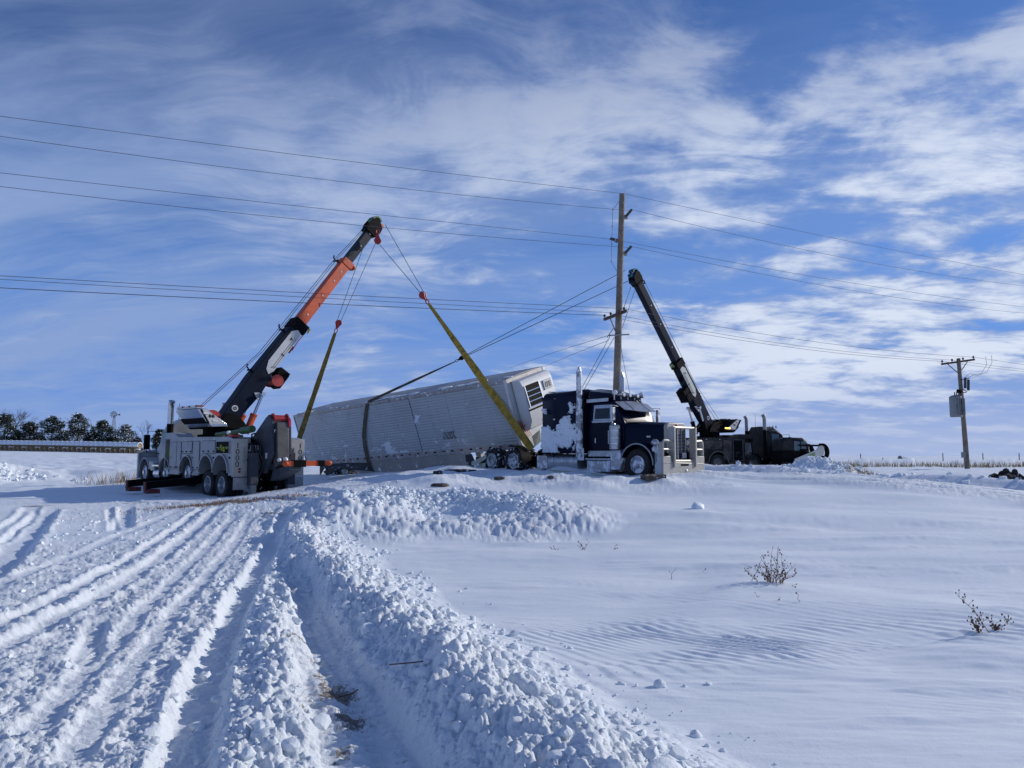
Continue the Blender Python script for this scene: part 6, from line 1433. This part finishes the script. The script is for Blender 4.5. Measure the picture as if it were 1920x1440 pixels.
# ------------------------------------------------------------------ debris
def slab(name, u, v, D, w_, d_, h_, rot, m, label, cat='debris', tilt=(0, 0), seed=1):
    hx_, hy_, g = hit(u, v); p = Vector((hx_, hy_, g)); rr = random.Random(seed)
    n = 11; o_ = []; 
    ring0 = [(math.cos(2*math.pi*k/n)*w_/2*(.35+.85*rr.random()), math.sin(2*math.pi*k/n)*d_/2*(.35+.85*rr.random())) for k in range(n)]
    q = MB(); q.loft([[(x, y, -.03+.02*rr.random()) for x, y in ring0], [(x*1.02, y*1.02, h_*(.5+.6*rr.random())) for x, y in ring0], [(x*.75, y*.7, h_*(.9+.5*rr.random())) for x, y in ring0], [(x*.25, y*.25, h_*(1.0+.5*rr.random())) for x, y in ring0]])
    o = q.build(name, M[m], smooth=50); o.location = (p.x, p.y, g+.02); o.rotation_euler = (tilt[0], tilt[1], rot); return tag(o, label, cat)
slab('crumpled_mat', 1221, 899, 23.6, .80, .55, .10, .1, 'mat_brown', 'muddy brown mat lying on the snow in front of the blue truck wheel', 'mat', seed=2)
slab('dark_panel', 828, 912, 24.5, .55, .35, .05, .3, 'mat_brown', 'flat dark panel on the snow below the middle of the trailer', seed=3)
slab('dark_panel', 822, 889, 27.5, .5, .35, .08, .1, 'plastic_dark', 'small dark scrap against the foot of the trailer skirt', seed=4)
slab('dark_panel', 938, 899, 25.6, .42, .28, .05, .5, 'mat_brown', 'small brown scrap on the snow before the tandem wheels', seed=5)
slab('dark_panel', 862, 885, 28.6, 1.3, .25, .06, .35, 'plastic_dark', 'long thin dark scrap leading up to the torn foam', seed=6)
slab('dark_panel', 1032, 898, 25.5, .3, .2, .05, .5, 'mat_brown', 'tiny brown scrap below the blue truck fuel tank', seed=9)
def shard(name, pts, th, m, label):
    P_ = [at(*p) for p in pts]; c = sum(P_, Vector())/len(P_); n = (P_[1]-P_[0]).cross(P_[2]-P_[0]).normalized()*th
    q = MB(); k = len(P_); q.add([p-c for p in P_]+[p-c+n for p in P_], [list(range(k))[::-1], list(range(k, 2*k))]+[(i, (i+1) % k, k+(i+1) % k, k+i) for i in range(k)])
    o = q.build(name, M[m]); o.location = c; return tag(o, label, 'debris')
shard('torn_panel', [(884, 866, 31.2), (912, 852, 30.9), (911, 859, 30.8), (897, 869, 31.0), (905, 876, 30.8), (884, 872, 31.1)], .03, 'foam', 'jagged pale torn panel beside the rear tandem wheel')
shard('torn_panel', [(888, 869, 31.3), (910, 868, 30.9), (908, 880, 30.9), (896, 882, 31.0)], .03, 'foam', 'pale torn panel low against the rear tandem wheel')
shard('torn_panel', [(855, 879, 31.6), (878, 871, 31.4), (884, 876, 31.2), (872, 882, 31.3)], .05, 'foam', 'greenish foam scrap left of the tandem wheels')
shard('torn_panel', [(872, 853, 31.9), (884, 851, 31.7), (892, 868, 31.4), (884, 886, 31.3), (874, 866, 31.7)], .03, 'plastic_dark', 'torn dark sheet hanging behind the tandem wheels')
shard('torn_panel', [(606, 884, 36.6), (628, 873, 36.8), (652, 868, 36.5), (690, 868, 35.4), (702, 882, 35.0), (672, 880, 35.3), (640, 878, 36.2), (612, 890, 36.3)], .05, 'plastic_dark', 'torn black sheet crumpled under the brown strap')
shard('torn_panel', [(998, 818, 31.0), (1012, 806, 31.2), (1014, 828, 31.2), (1003, 838, 31.0)], .03, 'foam', 'ragged pale scrap between the trailer nose and the sleeper')
o = shard('fallen_trim', [(1028, 880, 27.6), (1128, 888, 25.4), (1130, 892, 25.2), (1030, 884, 27.4)], .03, 'foam', 'long pale trim strip lying under the blue truck tank')
for k, (u, v, zz, pts, lab) in enumerate(((780, 1297, .03, ((-.16, .02, 0), (-.02, -.012, .02), (.07, -.01, .03), (.14, .06, .05)), 'thin bent twig on the packed shelf beside the ridge'), (655, 1320, -.02, ((-.05, -.07, .02), (.02, -.03, .03), (.04, .04, .03)), 'short curved twig in the earthy tyre track'))):
    x, y = G(u, v, zz); g = gz(x, y); q = MB(); q.tube([Vector(p)*1.15 for p in pts], .0045, 5); o = q.build('twig', M['seed']); o.location = (x, y, g+.03); tag(o, lab, 'twig')
# dark mound at the right edge
mp = at(1893, 900, 33.0); g = gz(mp.x, mp.y); print('heap', mp, g)
o = empty('soil_heap', (mp.x, mp.y, g), 'heap of dark frozen clods dusted with snow at the right edge', 'soil heap'); o.scale = (1.1, 1.1, 2.1)
q = MB(); rr = random.Random(5)
for k in range(130):
    a = rr.random()*6.28; f = math.sqrt(rr.random()); s = .05+.12*rr.random()
    q.ball((math.cos(a)*f*1.25, math.sin(a)*f*.8, .02+.34*(1-f)*(.6+.6*rr.random())), s*(.8+.6*rr.random()), s, s*.8, 7, 4)
q.build('clods', M['rock'], o, smooth=20)['kind'] = 'stuff'
q = MB(); rgs = []
for k in range(7):
    f = 1-k/6; rgs.append([(math.cos(a)*1.5*f*(1+.15*math.sin(3*a+1)), math.sin(a)*1.0*f, -.1+.36*(1-f**1.6)) for a in np.linspace(0, 2*math.pi, 20, endpoint=False)])
rgs[-1] = [(x*.01, y*.01, .27) for x, y, z in rgs[0]]
q.loft(rgs); q.build('heap_core', M['rock'], o)

# ------------------------------------------------------------------ weeds and grass
def weed(name, x, y, stems, h, spread, label, seed, lean=(0, 0), seeds=9, side=0.6):
    rr = random.Random(seed); g = gz(x, y); o = empty(name, (x, y, g-.03), label, 'dry weed')
    for i in range(stems):
        a = rr.random()*6.28; l = spread*(.25+.75*rr.random()); hh = h*(.22+.78*rr.random()**1.6)
        dx_ = math.cos(a)*l+lean[0]*hh; dy_ = math.sin(a)*l*.7+lean[1]*hh; bx, by = rr.gauss(0, 1)*spread*.30, rr.gauss(0, 1)*spread*.22
        pts = [Vector((bx+dx_*f**1.3+.012*math.sin(f*9+i), by+dy_*f**1.3, hh*f)) for f in np.linspace(0, 1, 7)]
        q = MB(); q.tube(pts, [.0042*(1-.7*k/6) for k in range(7)], 5); 
        # side twigs and seed heads on this stem
        sdm = MB()
        for k in range(seeds):
            f = .25+.72*rr.random(); j = min(5, int(f*6)); p = pts[j].lerp(pts[j+1], f*6-j)
            if rr.random() < side:
                e = p+Vector((rr.uniform(-.05, .05), rr.uniform(-.05, .05), rr.uniform(.01, .06))); q.tube([p, e], [.002, .0012], 4); p = e
            s = rr.uniform(.0045, .0095); sdm.ball(p, s, s, s*1.3, 6, 4)
        st = q.build('stem', M['tan'], o); sdm.build('seed_heads', M['seed'], st)['kind'] = 'stuff'
    return o
x, y = G(1450, 1090, .05)
weed('dry_weed', x, y, 30, .50, .27, 'large bushy dry weed poking through the smooth snow', 3, (.05, 0), 6)
x, y = G(1845, 1187, .03)
o = weed('dry_weed', x, y, 3, .40, .10, 'leaning dry weed with dark seed heads near the right edge', 8, (-.55, 0), 26, .7)
x2, y2 = G(1872, 1182, .03); weed('dry_weed', x2, y2, 3, .22, .05, 'short drooping dry weed at the right edge', 9, (-.3, 0), 14, .8); x2, y2 = G(1893, 1172, .03); weed('dry_weed', x2, y2, 1, .17, .04, 'single seeded sprig beside the right edge weed', 10, (0, 0), 12, .9)
for k, (u, v, n, h, lab) in enumerate(((1092, 1018, 5, .22, 'small pale weed in the smooth snow below the blue truck'), (1040, 1022, 4, .09, 'tiny brown tuft left of the small pale weed'), (1148, 1022, 3, .10, 'tiny bent tuft right of the small pale weed'),
        (1252, 1072, 1, .22, 'single thin stem left of the large weed'), (1316, 1064, 1, .12, 'short lone stem between the thin stem and the large weed'), (1490, 1098, 2, .10, 'wisp of grass just below the large weed'), (1452, 1118, 2, .13, 'pair of short stems under the large weed'),
        (1500, 1122, 1, .14, 'lone short stem to the lower right of the large weed'), (1420, 1112, 1, .08, 'very short stem to the lower left of the large weed'), (1008, 996, 2, .30, 'two long thin stems leaning at the end of the snow heap'))):
    x, y = G(u, v, .12 if v < 1050 else .05); weed('grass_tuft', x, y, n, h, h*.45, lab, 20+k, (.1*(-1)**k, 0), 1 if n < 3 else 3)
def grass(name, pts, label, seed, m='straw', hh=(.15, .5)):
    """many dry blades standing in the snow, one object"""
    rr = random.Random(seed); q = MB()
    for (x, y) in pts:
        g = float(z_lookup(x, y)); h = rr.uniform(*hh); a = rr.random()*6.28; dx_, dy_ = rr.uniform(-.4, .4)*h, rr.uniform(-.4, .4)*h; w_ = .012+.0006*y
        cx, cy = math.cos(a)*w_/2, math.sin(a)*w_/2
        q.add([(x-cx, y-cy, g-.05), (x+cx, y+cy, g-.05), (x+dx_, y+dy_, g+h), (x+dx_*.4-cy, y+dy_*.4+cx, g+h*.4)], [(0, 1, 2), (1, 3, 2), (3, 0, 2)])
    o = q.build(name, M[m], smooth=0); return tag(o, label, 'dry grass', kind='stuff')
def z_lookup(x, y): return gcache[(x, y)]
gcache = {}
def prep(pts):
    A_ = np.array(pts); z_ = ground(A_[:, 0], A_[:, 1], False)[0]
    for p, zz in zip(pts, z_): gcache[p] = zz
    return pts
rr = random.Random(31)
gp = [(float(x), float(58.5+.05*x+rr.gauss(0, .55))) for x in [14+rr.random()*40 for _ in range(2200)]]
grass('dry_grass', prep(gp), 'thin line of dry grass along the far bank on the right', 1, hh=(.12, .55))
gp = [(-18.2+rr.gauss(0, 1.0), 35.8+rr.gauss(0, .8)) for _ in range(170)]
grass('dry_grass', prep(gp), 'patch of dry grass in the snow left of the silver wrecker', 2, hh=(.1, .7))
gp = [(x, y) for x, y in [(-8.2+rr.gauss(0, 1.1), 20.8+rr.gauss(0, .4)) for _ in range(900)]]+[(-6.0+rr.gauss(0, .8), 20.5+rr.gauss(0, .25)) for _ in range(250)]
grass('trampled_grass', prep(gp), 'trampled grass on the bare patch before the silver wrecker', 3, 'tan', (.02, .09))
gp = [(17.7+rr.gauss(0, .9), 37.2+rr.gauss(0, .6)) for _ in range(500)]
grass('dry_grass', prep(gp), 'straw mixed into the ploughed snow beside the loader', 4, hh=(.05, .3))
gp = []
for u, v, s_, n in ((628, 1310, .10, 260), (655, 1350, .09, 200), (560, 1215, .06, 90), (590, 1250, .05, 80), (545, 1355, .07, 80), (500, 1230, .03, 30)):
    cx, cy = G(u, v); gp += [(cx+rr.gauss(0, s_), cy+rr.gauss(0, s_*1.8)) for _ in range(n)]
def grass_small(pts, label, seed):
    rr = random.Random(seed); q = MB()
    for (x, y) in pts:
        g = z_lookup(x, y); l = rr.uniform(.012, .05); a = rr.random()*6.28; w_ = .0022
        dx_, dy_ = math.cos(a)*l, math.sin(a)*l; z1 = g+rr.uniform(.0, .02)
        q.add([(x, y, g+.004), (x+dx_, y+dy_, z1+.006), (x-dy_*w_/l+dx_, y+dx_*w_/l+dy_, z1+.006), (x-dy_*w_/l, y+dx_*w_/l, g+.004)], [(0, 1, 2, 3)])
    return tag(q.build('straw_litter', M['tan'], smooth=0), label, 'straw litter', kind='stuff')
grass_small(prep(gp), 'brown grass litter pressed into the lugged wheel track', 6)

# ------------------------------------------------------------------ bales, trees and windmill on the far left
bz_ = lambda x, y: gz(x, y)
GB = 'round bales in the long snow capped row'
bm_ = MB(); bm_.lathe([(0, -.74), (.72, -.74), (.79, -.66), (.79, .66), (.72, .74), (0, .74)], (0, 0, 0), 'x', 20); bale_h = bm_.mesh('bale', M['hay'])
sm_ = MB(); pr = [(.80*math.cos(a), .80*math.sin(a)) for a in np.linspace(-.30, math.pi+.30, 12)]; pr2 = [(.97*math.cos(a)*.93, .93*math.sin(a)+.03) for a in np.linspace(math.pi+.28, -.28, 12)]; sm_.prism(pr+pr2, -.76, .76, 'x'); cap_h = sm_.mesh('snow_cap', M['snow'])
bv = MB(); bv.lathe([(0, 0), (.60, .0), (.66, .08), (.66, 1.25), (.56, 1.40), (0, 1.45)], (0, 0, 0), 'z', 20); bale_v = bv.mesh('bale', M['hay'])
sv_ = MB(); sv_.lathe([(0, 1.44), (.56, 1.42), (.66, 1.24), (.56, 1.50), (0, 1.60)], (0, 0, 0), 'z', 16); cap_v = sv_.mesh('snow_cap', M['snow'])
E0 = at(258, 850, 196.0); E1 = at(-70, 847, 216.0)
rowd = Vector((E1.x-E0.x, E1.y-E0.y, 0)); rl_ = rowd.length; rowd.normalize(); ra = math.atan2(rowd.y, rowd.x)
nb = int(rl_/1.66)
for k in range(nb):
    p = Vector((E0.x, E0.y, 0))+rowd*(k*1.66); g = gz(p.x, p.y)-.25
    o = empty('round_bale', (p.x, p.y, g), (('snow capped round bale standing on end in the bottom layer of the bale row' if k % 3 == 0 else 'bare topped round bale standing on end in the bottom layer of the bale row') if k else 'round bale at the near end of the bottom layer, capped with snow'), 'hay bale', (0, 0, ra+.1*math.sin(k*7)), GB)
    share('bale', bale_v, o, Matrix.Identity(4))
    if k % 3 == 0: share('snow_cap', cap_v, o, Matrix.Identity(4))
    o = empty('round_bale', (p.x, p.y, g+1.45+.78), ('snow covered round bale lying in the top layer of the bale row' if k else 'end bale of the top layer, its round face toward the silver wrecker'), 'hay bale', (0, 0, ra), GB)
    share('bale', bale_h, o, Matrix.Identity(4)); share('snow_cap', cap_h, o, Matrix.Identity(4))

def evergreen(u0, u1, vtop, D, label, seed, shape=1.0, snowy=.12):
    """crown of many small needle sprays on tiers of boughs round a tapered trunk"""
    rr = random.Random(seed); p = at((u0+u1)/2, 846, D); g = gz(p.x, p.y); top = at((u0+u1)/2, vtop, D).z; H_ = top-g; W_ = (u1-u0)/FPX*D/2
    o = empty('evergreen_tree', (p.x, p.y, g), label, 'tree')
    q = MB(); q.tube([(0, 0, -.3), (.1, 0, H_*.5), (0, 0, H_*.95)], [.28, .18, .04], 8)
    for k in range(26):
        z = H_*(.12+.80*k/26); a = rr.random()*6.28; l = W_*.75*(1-(z/H_)**(1.6*shape))*.9; q.tube([(0, 0, z), (math.cos(a)*l*.6, math.sin(a)*l*.6, z+.3), (math.cos(a)*l, math.sin(a)*l, z+.1)], [.07, .04, .02], 4)
    q.build('trunk', M['bark'], o)
    c = MB()
    nb_ = 300
    for i in range(nb_):
        f = rr.random()**.8; z = H_*(.02+.95*f); prof = (1-f**(1.9*shape))**.75*(.72+.28*math.sin(f*13+seed)); a = rr.random()*6.28; l = W_*1.28*prof*(.40+.70*rr.random()**.5)*(1+.30*math.sin(2*a+seed*1.7+3*f)+.16*math.sin(5*a+9*f+seed))+.15
        bx, by, bz2 = math.cos(a)*l, math.sin(a)*l, z
        br_ = .55+.55*rr.random()
        for k in range(24):
            v3 = Vector((rr.gauss(0, 1), rr.gauss(0, 1), rr.gauss(0, .45)))*br_*.55; s = .30+.42*rr.random()
            q0 = Vector((bx, by, bz2))+v3; t1 = Vector((rr.gauss(0, 1), rr.gauss(0, 1), rr.gauss(0, .6))).normalized()*s; t2 = Vector((rr.gauss(0, 1), rr.gauss(0, 1), rr.gauss(0, .5))).normalized()*s*.55
            c.cur = 1 if (v3.z > .12 and rr.random() < snowy) or rr.random() < snowy*.35 else 0
            c.add([q0, q0+t1, q0+t1*.5+t2], [(0, 1, 2)])
    c.build('crown', [M['needle'], M['snow']], o, smooth=0)
    return o
def bare_tree(u, vtop, D, label, seed, spread=.55, lv=6, base_r=.22):
    rr = random.Random(seed); p = at(u, 846, D); g = gz(p.x, p.y); H_ = at(u, vtop, D).z-g
    o = empty('bare_tree', (p.x, p.y, g), label, 'tree'); q = MB(); t = MB()
    def grow(a, d, l, r, lev, mb):
        b = a+d*l; m_ = a.lerp(b, .5)+Vector((rr.gauss(0, .04), rr.gauss(0, .04), 0))*l; mb.tube([a, m_, b], [r, r*.85, r*.66], 5 if lev > 3 else 3)
        if lev == 0: return
        for k in range(3 if lev > 1 else 2):
            ax = Vector((rr.gauss(0, 1), rr.gauss(0, 1), rr.gauss(0, .3))).normalized(); dd = (Matrix.Rotation(rr.uniform(.25, spread+.25), 3, ax)@d+Vector((0, 0, .12))).normalized()
            grow(b if k else a.lerp(b, .75), dd, l*rr.uniform(.62, .82), r*.62, lev-1, t)
    grow(Vector((0, 0, -.2)), Vector((rr.gauss(0, .05), 0, 1)).normalized(), H_*.30, base_r, lv, q)
    q.build('trunk', M['bark'], o); t.build('branches', M['bark'], o)['kind'] = 'stuff'; return o
evergreen(-22, 34, 776, 232, 'tall dark evergreen at the left edge below the bare branches', 1, 1.5)
evergreen(34, 72, 792, 236, 'small rounded evergreen second from the left', 2, 1.2)
evergreen(70, 120, 781, 234, 'broad evergreen with level snowy boughs left of the widest tree', 3, 1.0, .2)
evergreen(116, 172, 775, 232, 'widest evergreen with spreading boughs in the middle of the row', 4, .9, .25)
evergreen(166, 214, 789, 236, 'dense brownish evergreen in front of the windmill', 5, 1.3, .08)
evergreen(215, 252, 797, 236, 'small snow speckled evergreen at the right end of the row', 6, 1.0, .5)
evergreen(-95, -35, 785, 234, 'evergreen just outside the left edge of the row', 7, 1.2)
evergreen(286, 312, 806, 240, 'evergreen half hidden behind the silver wrecker cab', 12, 1.2)
for k, (u0_, u1_, vt_) in enumerate(((24, 44, 812), (62, 80, 816), (108, 128, 808), (160, 178, 812), (206, 222, 818), (246, 262, 822), (-40, -18, 800))):
    evergreen(u0_, u1_, vt_, 240, ('low dark shrub between the first two evergreens', 'low dark shrub left of the broad evergreen', 'low dark shrub left of the widest evergreen', 'low dark shrub between the widest and the brownish evergreens', 'low dark shrub at the foot of the windmill', 'low dark shrub at the right end of the tree row', 'low dark shrub just outside the left edge')[k], 40+k, .8, .2)
bare_tree(12, 752, 240, 'tall bare tree at the left edge rising over the evergreens', 5, .6, 6)
bare_tree(150, 776, 242, 'thin bare twigs showing behind the widest evergreen', 9, .5, 5, .14)
bare_tree(270, 783, 238, 'reddish bare sapling beside the silver wrecker mirror', 7, .4, 5, .12)
bare_tree(48, 790, 244, 'low bare bush behind the small rounded evergreen', 14, .7, 5, .14)
# windmill
p = at(211, 846, 240); g = gz(p.x, p.y); H_ = at(211, 778, 240).z-g
wm = empty('windmill', (p.x, p.y, g), 'old lattice farm windmill standing among the evergreens', 'windmill')
for sx, sy in ((-1, -1), (1, -1), (1, 1), (-1, 1)): q = MB(); q.bar((sx*1.1, sy*1.1, 0), (sx*.12, sy*.12, H_), .09); q.build('leg', M['galv'], wm)
q = MB()
for k in range(6):
    z0_, z1_ = H_*k/6, H_*(k+1)/6; w0, w1 = 1.1-.98*k/6, 1.1-.98*(k+1)/6
    for (a_, b_) in (((-1, -1), (1, -1)), ((1, -1), (1, 1)), ((1, 1), (-1, 1)), ((-1, 1), (-1, -1))):
        q.bar((a_[0]*w0, a_[1]*w0, z0_), (b_[0]*w1, b_[1]*w1, z1_), .05); q.bar((a_[0]*w1, a_[1]*w1, z1_), (b_[0]*w1, b_[1]*w1, z1_), .05)
q.build('bracing', M['galv'], wm)
rtx = MB(); rtx.cyl((0, -.5, H_+.1), (0, .3, H_+.1), .12, n=8); rtx.build('hub', M['galv'], wm)
for k in range(10):
    a_ = k*math.pi/5+.3; q = MB(); r0, r1 = .3, 1.15; c_, s_ = math.cos(a_), math.sin(a_)
    q.add([(c_*r0-s_*.08, -.5, H_+.1+s_*r0+c_*.08), (c_*r0+s_*.08, -.45, H_+.1+s_*r0-c_*.08), (c_*r1+s_*.2, -.42, H_+.1+s_*r1-c_*.2), (c_*r1-s_*.2, -.52, H_+.1+s_*r1+c_*.2)], [(0, 1, 2, 3)]); q.build('blade', M['galv'], wm)
q = MB(); q.prism([(.2, H_+.05), (1.2, H_-.05), (1.9, H_+.5), (1.9, H_-.3), (1.2, H_+.2)], .0, .03, 'y'); q.build('tail_vane', M['galv'], wm)

# far fence posts and a lone bale on the right
pts_ = [(1613, 857), (1768, 856), (1843, 856), (1911, 856), (1700, 857), (1655, 857)]
for k, (u, v) in enumerate(pts_):
    D = 120 if k < 4 else 150; p = at(u, v, D); g = gz(p.x, p.y); h_ = at(u, v-6.5, D).z-g if k < 4 else .5
    q = MB(); q.cyl((0, 0, -.2), (.08*(k == 0), 0, max(.4, h_)), .07, n=6)
    o = q.build('fence_post', M['wood']); o.location = (p.x, p.y, g)
    tag(o, ('leaning fence post nearest the loader on the far field', 'far fence post just left of the transformer pole', 'far fence post just right of the transformer pole', 'far fence post at the right edge', 'short post stub beside the far dark bale', 'short post stub left of the far dark bale')[k], 'fence post', 'posts of the far fence')
p = at(1691, 854, 135); g = gz(p.x, p.y)
fbl = empty('round_bale', (p.x, p.y, g), 'lone dark snow dusted bale on the horizon left of the transformer pole', 'hay bale', (0, 0, .3))
o = share('bale', bale_h, fbl, Matrix.Translation((0, 0, .35))@Matrix.Scale(.62, 4)); o2 = share('snow_cap', cap_h, fbl, Matrix.Translation((0, 0, .35))@Matrix.Scale(.62, 4))
p = at(500, 849, 38); 
# chain hung on the near tyre side of the silver wrecker's tail
